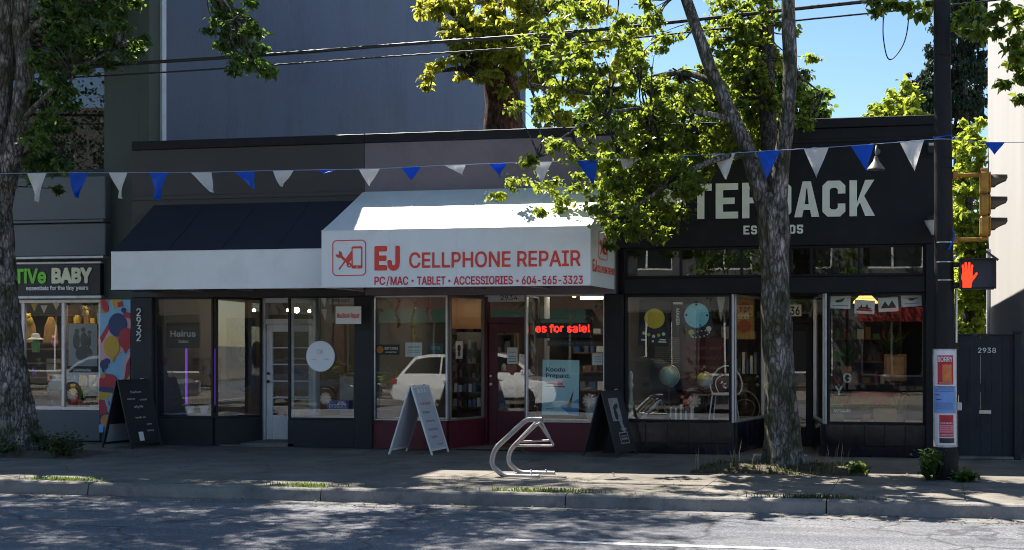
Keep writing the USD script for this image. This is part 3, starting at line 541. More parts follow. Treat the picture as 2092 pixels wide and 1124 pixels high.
for z0, z1 in ((fz(120, 452, GY), fz(120, 364, GY)), (fz(120, 525, GY), fz(120, 459, GY))):
    part(gb, 'band_panel', cbox(UX0 - 3, BX1, GY - .16, GY - .002, z0, z1, .015), M_BAND); part(gb, 'flashing', cbox(UX0 - 3, BX1 - .02, GY - .19, GY - .005, z0 - .045, z0 - .004, .005), M_ALU if z0 < 3.3 else M_BAND)
window(gb, (UX0, GY + .15), (UX1, GY + .15), UZ0 + .02, UZ1 + .3, M_BLK, (.25, .5, .75), fw=.06, label='large upper window darkened by leaves reflected in it')
part(gb, 'window_hood', cbox(UX0, UX1 + .05, GY - .5, GY - .003, UZ1 + .02, UZ1 + .12), M_BLK)
part(gb, 'downpipe', tube([(fx(241, GY - .08), GY - .08, fz(241, 128, GY)), (fx(241, GY - .08), GY - .08, GH)], .05, 12), mat('green_pipe', (.13, .15, .14), .5), smooth=40)
part(gb, 'wall_vent', cbox(fx(231, GY) , fx(232, GY) + .02, GY - .02, GY, 2.7, 2.75), M_BLK)
part(gb, 'shop_wall', [box(UX0 - 3, fx(-160, GY), GY + .02, GY + .28, 0, WZ1)], M_BAND)
part(gb, 'lintel', box(UX0 - 3, UX1 - .002, GY + .003, GY + .28, WZ1 + .002, fz(120, 600, GY) + .548), M_BAND)
part(gb, 'bulkhead', cbox(fx(-160, GY), WX1 - .002, GY - .02, GY + .2, 0, WZ0 - .003), M_BAND)
WX0 = fx(-160, GY)
window(gb, (WX0, GY + .05), (WX1 - .003, GY + .05), WZ0, WZ1, M_ALU, [(fx(p, GY) - WX0) / (WX1 - WX0) for p in (-55, 45, 127)], fw=.06)
part(gb, 'display_ledge', box(WX0, WX1 - .3, GY + .15, GY + 1.1, WZ0 - .03, WZ0 + .02), M_INT)
part(gb, 'shop_floor', box(WX0, WX1 - .1, GY + .2, 4.5, -.03, .015), M_WOODF)
SB = thing('shop_sign', 'black shop sign with green and cream rounded letters above the toy window', 'sign', (fx(100, GY - .1), GY - .1, fz(100, 605, GY)))
z0, z1 = fz(120, 604, GY), fz(120, 541, GY); sx1 = fx(205, GY - .1); yS = GY - .101
part(SB, 'board', cbox(sx1 - 3.4, sx1, GY - .1, GY - .004, z0, z1, .008), M_BLK)
part(SB, 'rim', [cbox(sx1 - 3.42, sx1 + .02, GY - .11, GY - .004, z1 + .002, z1 + .05), cbox(sx1 - 3.42, sx1 + .02, GY - .11, GY - .004, z0 - .06, z0 - .002)], M_ALU)
def on_sign(s, xa, xb, yb, yt, m, grow, name='lettering'):
    p0, p1, pt = at(xa, yb, yS), at(xb, yb, yS), at(xa, yt, yS); part(SB, name, frame(ext(fit_text(s, p1[0] - p0[0], pt[2] - p0[2], True, grow), .01), (p0[0], yS, p0[2])), m)
on_sign('TiVe', 30, 95, 578, 551, mat('lime_letters', (.16, .55, .03), .45), .006); on_sign('BABY', 106, 188, 577, 550, mat('cream_letters', (.72, .68, .42), .45), .014)
on_sign('essentials for the tiny years', 54, 181, 593, 585, M_PAPER, 0)
# --- mural panel
mu = thing('mural_panel', 'tall painted mural board of balloons and curved colour shapes', 'mural', (fx(236, GY - .06), GY - .06, 0.1))
mx0, mx1, mz0, mz1 = fx(204, GY - .06), fx(267, GY - .06), fz(236, 884, GY - .06), fz(236, 612, GY - .06); w, h = mx1 - mx0, mz1 - mz0; yM = GY - .06
C = {'sky': (.22, .45, .62), 'navy': (.018, .04, .13), 'red': (.45, .02, .03), 'yellow': (.55, .33, .02), 'pink': (.62, .36, .36), 'orange': (.55, .22, .05), 'blue': (.14, .42, .68), 'maroon': (.25, .02, .05)}
C = {k: mat('mural_' + k, v, .6, .07, 5) for k, v in C.items()}
part(mu, 'board', cbox(mx0, mx1, yM, GY - .003, mz0, mz1, .006), C['sky'])
R_ = sbox(0, 0, w, h); lay = 0
def mshape(g, col, name='painted_shape'):
    global lay
    g = g.intersection(R_)
    if g.is_empty: return
    lay += 1; part(mu, name, frame(ext(g, .0016 + lay * .0008), (mx0, yM, mz0)), C[col])
U = lambda px, py: ((px - 204) / 63 * w, (884 - py) / 272 * h)
ex = lambda px, py, a, b_, rot=0: ell(*U(px, py), a / 63 * w, b_ / 272 * h, rot)
mshape(Polygon([U(204, 700), U(240, 640), U(267, 650), U(267, 700), U(225, 745), U(204, 740)]), 'pink')
mshape(Polygon([U(204, 690), U(222, 660), U(226, 668), U(208, 702)]), 'red'); mshape(Polygon([U(204, 612), U(222, 612), U(218, 640), U(207, 640)]), 'orange')
mshape(ex(215, 625, 7, 14, 20), 'red'); mshape(Polygon([U(228, 612), U(250, 612), U(246, 628), U(233, 630)]), 'yellow'); mshape(Polygon([U(240, 618), U(250, 616), U(252, 626), U(242, 628)]), 'red')
mshape(Polygon([U(250, 636), U(267, 640), U(267, 652), U(255, 648)]), 'red'); mshape(ex(253, 634, 5, 5), 'navy')
mshape(ex(241, 664, 19, 24), 'navy', 'painted_balloon'); mshape(Polygon([U(238, 684), U(250, 684), U(247, 694)]), 'navy')
mshape(ex(259, 692, 16, 22), 'red', 'painted_balloon'); mshape(Polygon([U(252, 712), U(262, 712), U(256, 722)]), 'red')
mshape(ex(229, 708, 16, 22), 'yellow', 'painted_balloon'); mshape(Polygon([U(226, 728), U(236, 728), U(232, 740)]), 'yellow')
mshape(ex(213, 745, 8, 10), 'navy'); mshape(ex(219, 738, 6, 6), 'navy'); mshape(Polygon([U(208, 750), U(214, 750), U(212, 766)]), 'navy')
mshape(Polygon([U(250, 780), U(255, 735), U(267, 715), U(267, 790), U(255, 800)]), 'pink'); mshape(Polygon([U(255, 778), U(259, 745), U(267, 728), U(267, 770)]), 'maroon')
mshape(ex(222, 790, 22, 26), 'red'); mshape(ex(212, 767, 5, 6), 'orange'); mshape(Polygon([U(250, 790), U(267, 765), U(267, 812), U(262, 814)]), 'yellow')
mshape(Polygon([U(204, 790), U(230, 792), U(250, 800), U(262, 815), U(262, 822), U(240, 806), U(204, 800)]), 'navy'); mshape(Polygon([U(204, 800), U(230, 803), U(255, 815), U(267, 826), U(267, 834), U(240, 822), U(204, 816)]), 'yellow')
mshape(Polygon([U(204, 816), U(238, 822), U(262, 834), U(258, 850), U(230, 848), U(204, 850)]), 'red'); mshape(Polygon([U(204, 848), U(235, 840), U(262, 848), U(267, 870), U(204, 872)]), 'navy')
hand = unary_union([ex(231, 836, 10, 9), ex(220, 822, 3, 11, 12), ex(229, 816, 3, 12), ex(238, 828, 2.6, 10, -20), ex(246, 838, 9, 3, 10)]); mshape(hand, 'blue', 'painted_hand')
mshape(ex(219, 860, 12, 13), 'orange'); mshape(Polygon([U(204, 868), U(214, 866), U(212, 884), U(204, 884)]), 'blue'); mshape(ex(262, 888, 40, 26).difference(ex(262, 890, 24, 18)), 'navy'); mshape(ex(262, 890, 24, 18), 'yellow')
mshape(ex(262, 896, 12, 16), 'orange')
# ============================================================ BUILDINGS BEHIND AND BESIDE
WXW = 1.45
wb = thing('white_building', 'pale stucco building with a sunlit blank side wall right of the gate', 'building', (WXW + 4, 3, 0))
M_WB = mat('pale_stucco', (.33, .318, .30), .85, .07, .6, .2, 40, dirt=((.32, .31, .29), .4, .5), stretch=(1, 1, .3))
part(wb, 'wall', box(WXW, WXW + 9, .02, 13, -.02, 12.4), M_WB)
part(wb, 'roof', box(WXW - .05, WXW + 9.05, -.03, 13.05, 12.403, 12.6), M_BAND)
part(wb, 'drain_pipe', tube([(WXW - .05, 11.6, 0), (WXW - .05, 11.6, 4.0)], .05, 10), mat('pale_pipe', (.55, .57, .62), .5), smooth=True)
# gate with number, posts
gt = thing('gate', 'dark slate board gate numbered 2938 closing the side passage', 'gate', ((fx(1958) + fx(2070)) / 2, 0, 0))
g0, g1 = fx(1958), fx(2071); gz = fz(2010, 686)
M_GATE = mat('slate_gate_paint', (.021, .023, .030), .6, .15, 2, .1, 30, .3)
nb = 5
for k in range(nb):
    part(gt, 'board', cbox(g0 + (g1 - g0) * k / nb + .001, g0 + (g1 - g0) * (k + 1) / nb - .001, .02 + .001 * (k % 2), .05, .05, gz, .003), M_GATE)
part(gt, 'rail', [cbox(g0, g1, .052, .09, z, z + .12) for z in (.2, 1.0, 1.55)], M_GATE)
part(gt, 'top_cap', cbox(g0 - .01, g1 + .01, .0, .08, gz + .002, gz + .03), M_GATE)
nm = part(gt, 'number', frame(ext(fit_text('2938', fx(2035) - fx(1998), .075), .006), (fx(1998), .019, fz(2016, 721))), M_CREAM)
part(gt, 'hasp', cbox(fx(2000), fx(2025), .0, .02, fz(2010, 846), fz(2010, 838), .004), M_STEEL)
[part(gt, 'slot', box(fx(px), fx(px) + .012, .005, .02, fz(px, y1_), fz(px, y0_)), M_BLK) for px, y0_, y1_ in ((1977, 770, 820), (2015, 772, 825), (1978, 855, 868), (1997, 855, 872))]
for i, (a, b_) in enumerate(((fx(1946), g0 - .004), (g1 + .004, fx(2086)))):
    ps = thing('gate_post', ['square dark post on the pole side of the numbered gate', 'square dark post between the gate and the white wall'][i], 'post', ((a + b_) / 2, 0, 0)); part(ps, 'shaft', cbox(a, b_, -.04, .1, 0, gz + .04), M_GATE); part(ps, 'cap', cbox(a - .012, b_ + .012, -.052, .112, gz + .042, gz + .07), M_GATE)
single('threshold', cbox(g0, g1, -.08, .12, .002, .045), M_CONC, 'low concrete sill under the numbered gate', 'sill')
single('passage_floor', box(XE + .01, WXW - .01, .03, 24, -.2, -.004), M_CONC, 'concrete floor of the passage behind the gate', kind='structure')

# ============================================================ FOLIAGE
def leaves(centres, radii, counts, size=.075, droop=.55, flat=0.8):
    "leaf blades (folded, pointed, four triangles each) spread through ellipsoid clumps"
    V, F, n0 = [], [], 0
    base = np.array([(0, 0, 0), (.16, .4, .07), (.16, -.4, .07), (.62, .42, .03), (.62, -.42, .03), (1.12, 0, -.12)])
    tri = np.array([(0, 2, 4), (0, 4, 5), (0, 5, 3), (0, 3, 1)])
    for c, r, n in zip(centres, radii, counts):
        n = int(n)
        if n < 1: continue
        d = RNG.normal(size=(n, 3)); d /= np.linalg.norm(d, axis=1, keepdims=True); rad = np.minimum(np.abs(RNG.normal(size=(n, 1))) * .62 + .08, 1.9)
        p = np.asarray(c) + d * rad * np.asarray(r)
        a = RNG.uniform(0, 2 * np.pi, n); el = -droop + RNG.normal(size=n) * .5; roll = RNG.normal(size=n) * .6
        u = np.stack([np.cos(a) * np.cos(el), np.sin(a) * np.cos(el), np.sin(el)], 1)
        w = np.stack([-np.sin(a), np.cos(a), 0 * a], 1); nn = np.cross(u, w)
        w2 = w * np.cos(roll)[:, None] + nn * np.sin(roll)[:, None]; n2 = np.cross(u, w2)
        s = size * RNG.uniform(.45, 1.45, size=(n, 1, 1))
        v = p[:, None] + s * (base[None, :, 0:1] * u[:, None] + flat * base[None, :, 1:2] * w2[:, None] + base[None, :, 2:3] * n2[:, None])
        V.append(v.reshape(-1, 3)); F.append((tri[None] + (np.arange(n) * 6)[:, None, None]).reshape(-1, 3) + n0); n0 += n * 6
    return np.vstack(V), np.vstack(F)
def limb(pts, n=40, sides=20, rough=.12, seed=0, flare=0.0):
    "tapered bark-covered limb through (x, y, z, r)"
    q = spline(np.array(pts, float), n); q[:, 3] = np.maximum(q[:, 3], .004)
    m = tube(q[:, :3], q[:, 3], sides); v = np.array(m.vertices); c = np.vstack([np.repeat(q[:, :3], sides, 0), q[:1, :3], q[-1:, :3]]); d = v - c
    s = (meshkit.fbm(v * (9, 9, 1.6), 3, seed) - .5) * 2 * rough + (meshkit.fbm(v * 2.0, 2, seed + 5) - .5) * rough
    if flare:
        th = np.arctan2(d[:, 1], d[:, 0]); zz = v[:, 2].clip(0, 3); s = s + flare * np.exp(-zz / .22) * (.45 + .55 * np.sin(th * 5 + seed + 1.5 * np.sin(th * 2))) + .07 * np.sin(th * 7 + zz * 1.2 + seed) * (meshkit.noise(v * 1.3, seed) + .3)
    m.vertices = c + d * (1 + s)[:, None]; return m
def pl(px, py, Y, r): return (*at(px, py, Y), r)
def stick(a, b_, r0, r1, bend=.1):
    a, b_ = np.array(a), np.array(b_); m = (a + b_) / 2 + RNG.normal(size=3) * bend * np.linalg.norm(b_ - a); return tube(spline([a, m, b_], 7), np.linspace(r0, r1, 7), 6)

LEAF_STREET = leaf_mat('linden_leaf', (.020, .052, .013), (.072, .125, .028), (.60, .74, .07), .5, .34)
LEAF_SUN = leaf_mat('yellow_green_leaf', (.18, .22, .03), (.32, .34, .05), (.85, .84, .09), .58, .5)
LEAF_LEFT = leaf_mat('shade_leaf', (.022, .055, .016), (.06, .11, .026), (.28, .46, .06), .45, .42)
BARK = bark_mat('grey_bark', (.06, .05, .042), (.40, .365, .335), .65)
BARK2 = bark_mat('dark_bark', (.035, .03, .026), (.17, .15, .135), .2)
def clumps(spec, Yr, dens=1.0, squash=.8, seed=1):
    "clumps from (px, py, radius in px): each at a depth of its own inside Yr, filled with smaller sprays"
    rg = np.random.default_rng(seed); C_, R__, N_ = [], [], []
    for px, py, r in spec:
        y0 = rg.uniform(*Yr); c = at(px, py, y0); s = (y0 - CAM_Y) / FPX; rad = r * s
        for _ in range(int(4 + (r / 20) ** 2 * 1.6)):
            o = rg.normal(size=3); o /= np.linalg.norm(o); o *= rad * rg.uniform(.05, 1.0)
            rr = min(max(.1, rad * rg.uniform(.25, .5)), .42); C_.append(c + o * (1, 1.2, squash)); R__.append((rr, rr * 1.1, rr * .55)); N_.append(dens * 170 * (rr / .3) ** 2 + 4)
    return C_, R__, N_
def fill(poly, n, r0, r1, seed):
    rg = np.random.default_rng(seed); P_ = Polygon(poly); a, b_, c, d = P_.bounds; out = []
    while len(out) < n:
        x, y = rg.uniform(a, c), rg.uniform(b_, d)
        if P_.contains(Point(x, y)): out.append((x, y, rg.uniform(r0, r1)))
    return out

# ---- right street tree
yT = -1.92
rt = thing('street_tree', 'mottled street tree forking in front of the black shop with leafy crown', 'tree', (*at(1598, 958, yT)[:2], 0))
trunk = [limb([(*at(1600, 975, yT)[:2], -.12, .30), pl(1599, 940, yT, .262), pl(1597, 870, yT, .232), pl(1593, 780, yT, .208), pl(1588, 680, yT, .2), pl(1584, 580, yT, .196), pl(1582, 500, yT, .2), pl(1580, 430, yT, .215), pl(1580, 395, yT, .17)], 90, 44, .2, 3, .3)]
part(rt, 'trunk', trunk, BARK, smooth=True)
LB = [[pl(1572, 440, yT, .15), pl(1553, 385, yT - .02, .135), pl(1528, 310, yT - .05, .115), pl(1497, 240, yT, .1), pl(1452, 140, yT, .09), pl(1420, 50, yT, .085), pl(1395, -20, yT, .075), pl(1350, -170, yT, .05)],
      [pl(1584, 430, yT, .15), pl(1592, 370, yT - .05, .125), pl(1603, 290, yT - .05, .105), pl(1612, 200, yT - .05, .1), pl(1613, 100, yT, .1), pl(1610, 0, yT, .095), pl(1625, -150, yT, .07), pl(1640, -420, yT, .03)],
      [pl(1576, 420, yT + .1, .13), pl(1573, 330, yT + .5, .12), pl(1568, 200, yT + .9, .12), pl(1566, 60, yT + 1.1, .11), pl(1560, -120, yT + 1.3, .07)],
      [pl(1500, 250, yT, .05), pl(1420, 228, yT - .3, .036), pl(1330, 222, yT - .5, .028), pl(1240, 232, yT - .6, .02), pl(1165, 270, yT - .7, .014), pl(1100, 320, yT - .8, .01)],
      [pl(1470, 185, yT, .05), pl(1390, 150, yT + .2, .04), pl(1310, 165, yT + .3, .036), pl(1245, 186, yT + .2, .036), pl(1150, 185, yT + .1, .028), pl(1080, 170, yT, .01)],
      [pl(1530, 320, yT, .05), pl(1450, 330, yT - .5, .04), pl(1360, 380, yT - .8, .03), pl(1290, 430, yT - 1, .012)],
      [pl(1390, -30, yT, .05), pl(1250, -30, yT + .3, .045), pl(1100, -20, yT + .3, .03), pl(960, 10, yT, .01)],
      [pl(1608, 120, yT, .04), pl(1640, 160, yT + .2, .02), pl(1680, 190, yT + .3, .006)]]
for k, l in enumerate(LB): part(rt, 'branch', limb(l, 36, 14 if k < 3 else 8, .12, k + 10), BARK2 if k == 2 else BARK, smooth=True)
CR = [(1050, 372, 30), (1015, 396, 20), (1085, 330, 26), (1110, 375, 34), (1150, 410, 34), (1190, 380, 44), (1215, 430, 42), (1255, 470, 40), (1300, 470, 44), (1340, 440, 50), (1385, 430, 48), (1420, 400, 46), (1440, 450, 26), (1275, 410, 46), (1330, 385, 50), (1390, 360, 56), (1440, 340, 44), (1230, 345, 40), (1180, 320, 38), (1135, 295, 34), (1270, 320, 50), (1330, 310, 54), (1395, 290, 60), (1455, 290, 50), (1500, 390, 24), (1340, 490, 24), (1245, 500, 16), (1105, 432, 14),
      (1200, 260, 40), (1260, 255, 44), (1320, 245, 50), (1390, 225, 50), (1440, 215, 44), (1480, 290, 40), (1520, 350, 30), (1540, 250, 50), (1525, 180, 44), (1540, 110, 44), (1500, 60, 44), (1530, 20, 40), (1480, 130, 36), (1430, 60, 26), (1545, 300, 44), (1575, 210, 40), (1580, 120, 36), (1570, 330, 34), (1640, 150, 26), (1650, 210, 30), (1640, 250, 30), (1660, 120, 18), (1625, 60, 22),
      (1130, 205, 36), (1170, 150, 34), (1220, 140, 36), (1280, 175, 36), (1110, 130, 30), (1150, 90, 34), (1210, 60, 38), (1270, 40, 40), (1330, 20, 38), (1300, 95, 32), (1360, 80, 26), (1180, 20, 36), (1120, 40, 36), (1080, 90, 30), (1370, 170, 22), (1060, 215, 24)]
CR += fill([(1090, -10), (1330, -10), (1350, 70), (1480, 150), (1480, 260), (1100, 262)], 34, 20, 36, 71)
CR = [c for c in CR if c[:2] not in ((1500, 390), (1440, 450), (1420, 400), (1570, 330), (1440, 340), (1520, 350))]
CR += fill([(1340, 150), (1430, 190), (1500, 100), (1560, 60), (1565, 300), (1480, 345), (1400, 400), (1370, 460), (1320, 470), (1250, 480), (1190, 440), (1230, 350), (1290, 270)], 50, 26, 46, 3) + fill([(1430, 0), (1570, 0), (1575, 200), (1480, 190)], 16, 24, 40, 5)
C1, R1, N1 = clumps([c for c in CR if c[0] < 1420], (yT - 1.1, yT + 1.3), 1.0, seed=4)
for a_, b_ in zip((C1, R1, N1), clumps([c for c in CR if c[0] >= 1420], (yT + .25, yT + 1.5), 1.0, seed=6)): a_ += b_
def on_awning(c):
    q = c - SD * (c[2] - 3.8) / SD[2]; return -9.6 < q[0] < -5.5 and -2.0 < q[1] < .7
def in_frame(c, m=70):
    d = c - np.array((0, CAM_Y, CAM_Z)); F_ = d[:2] @ CAM_F; return F_ < 1 or (PY - FPX * d[2] / F_ > -m - 1400 / F_)
for k in range(100):      # the rest of the crown, above the picture, that shades the pavement and the road
    a, zz = RNG.uniform(0, 6.28), RNG.uniform(6.9, 9.6); r = RNG.uniform(.3, 2.3) * (1 if zz < 9 else .7); c = np.array((at(1560, 0, yT)[0] + .9 + r * math.cos(a) * 1.15, yT + r * math.sin(a) * .95, zz))
    if in_frame(c) or on_awning(c): continue
    C1.append(c); R1.append((.55, .55, .35)); N1.append(230)
part(rt, 'crown', leaves(C1, R1, [n * 1.25 for n in N1], .059), LEAF_STREET)
tw = []
for c in [C1[i] for i in range(0, len(C1), 3)]:
    j = np.array([q for l in LB for q in np.array(l)[:, :3]]); d = np.linalg.norm(j - c, axis=1); b_ = j[d.argmin()]
    if d.min() < .9: tw.append(stick(b_, c, .014, .003))
part(rt, 'twigs', tw, BARK2, smooth=True, kind='stuff')

# ---- left street tree
yL = -1.68
lt = thing('street_tree', 'old ridged street tree at the left edge with dark green foliage', 'tree', (*at(35, 918, yL)[:2], 0))
part(lt, 'trunk', limb([(*at(42, 945, yL)[:2], -.15, .40), pl(42, 905, yL, .32), pl(33, 840, yL, .275), pl(18, 740, yL, .24), pl(7, 640, yL, .235), pl(-2, 540, yL, .22), pl(-8, 420, yL, .23), pl(-4, 350, yL, .24), pl(4, 290, yL, .18)], 90, 48, .22, 30, .35), BARK, smooth=True)
LL = [[pl(0, 380, yL, .2), pl(-2, 300, yL, .16), pl(2, 190, yL, .15), pl(12, 80, yL, .145), pl(16, -40, yL, .13), pl(10, -300, yL, .06)], [pl(10, 380, yL, .17), pl(24, 310, yL - .05, .15), pl(44, 220, yL - .05, .135), pl(50, 120, yL, .13), pl(42, 40, yL, .12), pl(70, -60, yL, .1), pl(150, -260, yL, .05)],
      [pl(0, 420, yL, .14), pl(-30, 330, yL, .13), pl(-60, 200, yL, .11), pl(-110, 0, yL, .07)], [pl(46, 90, yL, .06), pl(90, 40, yL - .2, .05), pl(170, 5, yL - .4, .04), pl(290, -40, yL - .5, .03), pl(430, -20, yL - .5, .02), pl(480, 40, yL - .6, .008)],
      [pl(45, 250, yL, .05), pl(90, 200, yL - .3, .04), pl(150, 150, yL - .4, .03), pl(240, 100, yL - .5, .008)], [pl(40, 330, yL, .04), pl(80, 300, yL + .2, .03), pl(130, 310, yL + .2, .008)]]
for k, l in enumerate(LL): part(lt, 'branch', limb(l, 36, 16 if k < 3 else 8, .13, k + 50), BARK, smooth=True)
CL = [(95, 60, 34), (130, 100, 34), (175, 110, 32), (215, 95, 30), (255, 110, 24), (160, 50, 36), (205, 30, 34), (245, 20, 30), (110, 10, 40), (95, 140, 30), (125, 175, 24), (80, 200, 30), (100, 240, 30), (130, 265, 22), (75, 290, 30), (60, 330, 26), (100, 330, 22), (135, 345, 12), (70, 365, 14), (170, 140, 22), (85, 180, 26), (280, 5, 16), (60, 130, 22), (150, 215, 14), (115, 385, 8), (40, 60, 20), (100, 205, 24),
      (440, 25, 22), (475, 20, 24), (430, 60, 10), (470, 60, 22), (495, 80, 20), (485, 115, 14), (515, 110, 18), (530, 135, 18), (550, 150, 11), (480, 145, 9), (510, 5, 16), (455, -5, 24), (510, 45, 12)]
CL += fill([(75, -10), (290, -10), (285, 100), (235, 130), (160, 160), (140, 220), (140, 300), (120, 350), (60, 360), (75, 200)], 62, 17, 30, 61) + fill([(405, -10), (520, -10), (525, 70), (555, 120), (560, 158), (490, 140), (430, 60)], 22, 12, 22, 62)
C2, R2, N2 = clumps(CL, (yL - .9, yL + .8), 1.0, seed=9)
for k in range(430):
    a, zz = RNG.uniform(0, 6.28), RNG.uniform(6.9, 12.0); r = RNG.uniform(.2, 1) ** .6 * 5.2 * (1 if zz < 9.5 else .7); C2.append(np.array((at(35, 0, yL)[0] + 1.3 + r * math.cos(a), yL + r * math.sin(a) * .95, zz))); C2[-1:] = [] if in_frame(C2[-1]) or on_awning(C2[-1]) else C2[-1:]
    if len(C2) > len(R2): R2.append((.55, .55, .35)); N2.append(190)
k = 0
while k < 210:      # outer sprays of the same crown, over the road
    q = np.array((RNG.uniform(-13.5, -4.8), RNG.uniform(-8.6, -5.0), 0)); z = RNG.uniform(7.0, 10.5); c = q + SD * z / SD[2]
    if meshkit.fbm(q * .45 + 3, 2) > .56 or (q[0] < -8.5 and q[1] < -7.3 and RNG.random() < .75): continue
    if in_frame(c) or on_awning(c): k += .2; continue
    C2.append(c); R2.append((.5, .5, .3)); N2.append(170); k += 1
part(lt, 'crown', leaves(C2, R2, N2, .066), LEAF_LEFT)
tw = []
j = np.array([q for l in LL for q in np.array(l)[:, :3]])
for c in C2[::3]:
    d = np.linalg.norm(j - c, axis=1)
    if d.min() < .9: tw.append(stick(j[d.argmin()], c, .014, .003))
part(lt, 'twigs', tw, BARK2, smooth=True, kind='stuff')

# ---- tree behind the phone shop, sunlit from behind
yB = 6.4
bt = thing('backyard_tree', 'brown barked tree with yellow green crown standing before the grey wall', 'tree', (*at(1030, 300, yB)[:2], 0))
zb = at(1030, 264, yB); s_ = (yB - CAM_Y) / FPX
part(bt, 'trunk', limb([(zb[0], yB, -.2, .62), (zb[0], yB, 2.5, .5), (*at(1029, 264, yB), .43), (*at(1026, 200, yB), .38), (*at(1018, 140, yB), .36), (*at(1010, 60, yB), .3), (*at(1010, -100, yB), .2), (*at(1010, -300, yB), .1)], 60, 32, .1, 70), bark_mat('red_brown_bark', (.055, .028, .018), (.22, .12, .085)), smooth=True)
BL = [[pl(1015, 150, yB, .14), pl(960, 60, yB - .6, .1), pl(890, 0, yB - .9, .05)], [pl(1015, 120, yB, .14), pl(1090, 40, yB - .5, .1), pl(1180, 0, yB - 1, .05)], [pl(1020, 160, yB, .1), pl(950, 140, yB - 1, .06), pl(880, 150, yB - 1.4, .02)]]
for k, l in enumerate(BL): part(bt, 'branch', limb(l, 20, 10, .1, k + 80), BARK2, smooth=True)
CB = [(870, 20, 26), (905, 10, 30), (945, 0, 34), (990, 60, 40), (960, 45, 26), (1000, 100, 36), (1045, 60, 36), (1080, 40, 36), (900, 130, 24), (870, 155, 18), (930, 115, 28), (960, 130, 26), (985, 155, 20), (1010, 150, 28), (1050, 120, 36), (1080, 130, 26), (945, 155, 12), (1060, 10, 34), (1110, 15, 30), (1150, 40, 30), (1120, 80, 26), (1000, 20, 30), (1030, 185, 12), (870, 175, 8), (1075, 165, 18), (1180, 200, 34), (1200, 100, 40), (1130, 170, 34), (1110, 230, 26), (1160, 240, 30), (1250, 180, 40), (1300, 130, 36), (1230, 20, 40)]
CB += fill([(1090, 60), (1330, 50), (1330, 120), (1200, 190), (1180, 262), (1085, 262), (1070, 180)], 30, 18, 30, 33) + fill([(870, -20), (1120, -20), (1110, 190), (1065, 190), (1040, 150), (1000, 160), (960, 110), (880, 50)], 40, 20, 36, 31)
C3, R3, N3 = clumps(CB, (yB - 1.8, yB - .5), 1.0, .8, seed=13)
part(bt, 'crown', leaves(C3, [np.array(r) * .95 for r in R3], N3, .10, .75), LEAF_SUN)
tw = []
j = np.array([q for l in BL for q in np.array(l)[:, :3]] + [at(1015, 150, yB), at(1010, 60, yB)])
for c in C3[::2]:
    d = np.linalg.norm(j - c, axis=1)
    if d.min() < 1.0: tw.append(stick(j[d.argmin()], c, .025, .005))
part(bt, 'twigs', tw, BARK2, smooth=True, kind='stuff')
def simple_tree(name, label, Y, spec, trunk_px, m, leaf, dens, yr, seed, cat='tree', r0=.2, droop=.5, sq=.8):
    t = thing(name, label, cat, (*at(*trunk_px, Y)[:2], 0)); b_ = at(*trunk_px, Y)
    part(t, 'trunk', limb([(b_[0], Y, -.3, r0), (b_[0], Y, b_[2] * .5, r0 * .8), (b_[0], Y, b_[2], r0 * .3)], 16, 12, .1, seed), BARK2, smooth=True)
    a, b2, c = clumps(spec, (Y + yr[0], Y + yr[1]), dens, sq, seed); part(t, 'crown', leaves(a, b2, c, leaf, droop), m); return t
LEAF_LIME = leaf_mat('lime_leaf', (.17, .25, .03), (.30, .36, .04), (.72, .82, .08), .5, .5)
LEAF_CON = leaf_mat('conifer_spray', (.016, .036, .018), (.04, .07, .03), (.06, .1, .03), .2, .6)
LIME = [(1772, 238, 20), (1800, 215, 22), (1825, 196, 20), (1846, 180, 14), (1815, 238, 26), (1850, 220, 26), (1875, 240, 22), (1868, 200, 16), (1770, 268, 24), (1820, 275, 30)]
simple_tree('garden_tree', 'yellow green leafy tree between the black pole and the white wall', 13.6, fill([(1950, 255), (2012, 240), (2015, 690), (1950, 690)], 60, 20, 32, 43) + [(1975, 262, 22), (1998, 250, 16), (1968, 300, 26), (1995, 305, 22), (1970, 345, 26), (1990, 360, 26), (1968, 390, 26), (1992, 400, 26), (1975, 440, 28), (1992, 465, 26), (1968, 490, 26), (1990, 510, 24), (1975, 545, 28), (1990, 590, 26), (1972, 620, 28), (1990, 650, 28), (1972, 670, 26), (1995, 700, 26)], (1980, 320), LEAF_LIME, .11, 1.25, (-.7, .7), 22)
CON = [(1890, 200, 30), (1905, 140, 24), (1870, 170, 20), (1850, 215, 16), (1895, 110, 16), (1960, 60, 34), (1990, 90, 34), (1955, 110, 34), (1990, 140, 34), (1960, 165, 34), (1990, 190, 34), (1955, 215, 34), (1990, 235, 30), (1920, 200, 34), (1925, 150, 34), (1930, 100, 30), (1935, 50, 30), (1960, 20, 34), (1990, 40, 30), (1985, 0, 34), (1950, -20, 34), (1865, 225, 24), (1905, 235, 24), (1935, 255, 24), (1895, 170, 24)]
CON += fill([(1850, 235), (1880, 150), (1900, 90), (1930, 30), (1950, -20), (2010, -20), (2012, 240), (1950, 270)], 60, 18, 34, 41)
LIME += fill([(1755, 250), (1800, 208), (1850, 172), (1880, 195), (1890, 255)], 26, 14, 22, 42)
simple_tree('conifer', 'tall dark cedar with drooping sprays behind the pole', 22, CON, (1965, 60), LEAF_CON, .10, 1.7, (-1, 1), 23, droop=1.2, sq=1.25, r0=.4)
simple_tree('lime_tree', 'bright lime green tree top showing left of the pole above the black roof', 17, LIME, (1830, 235), LEAF_LIME, .13, .8, (-.8, .8), 21)
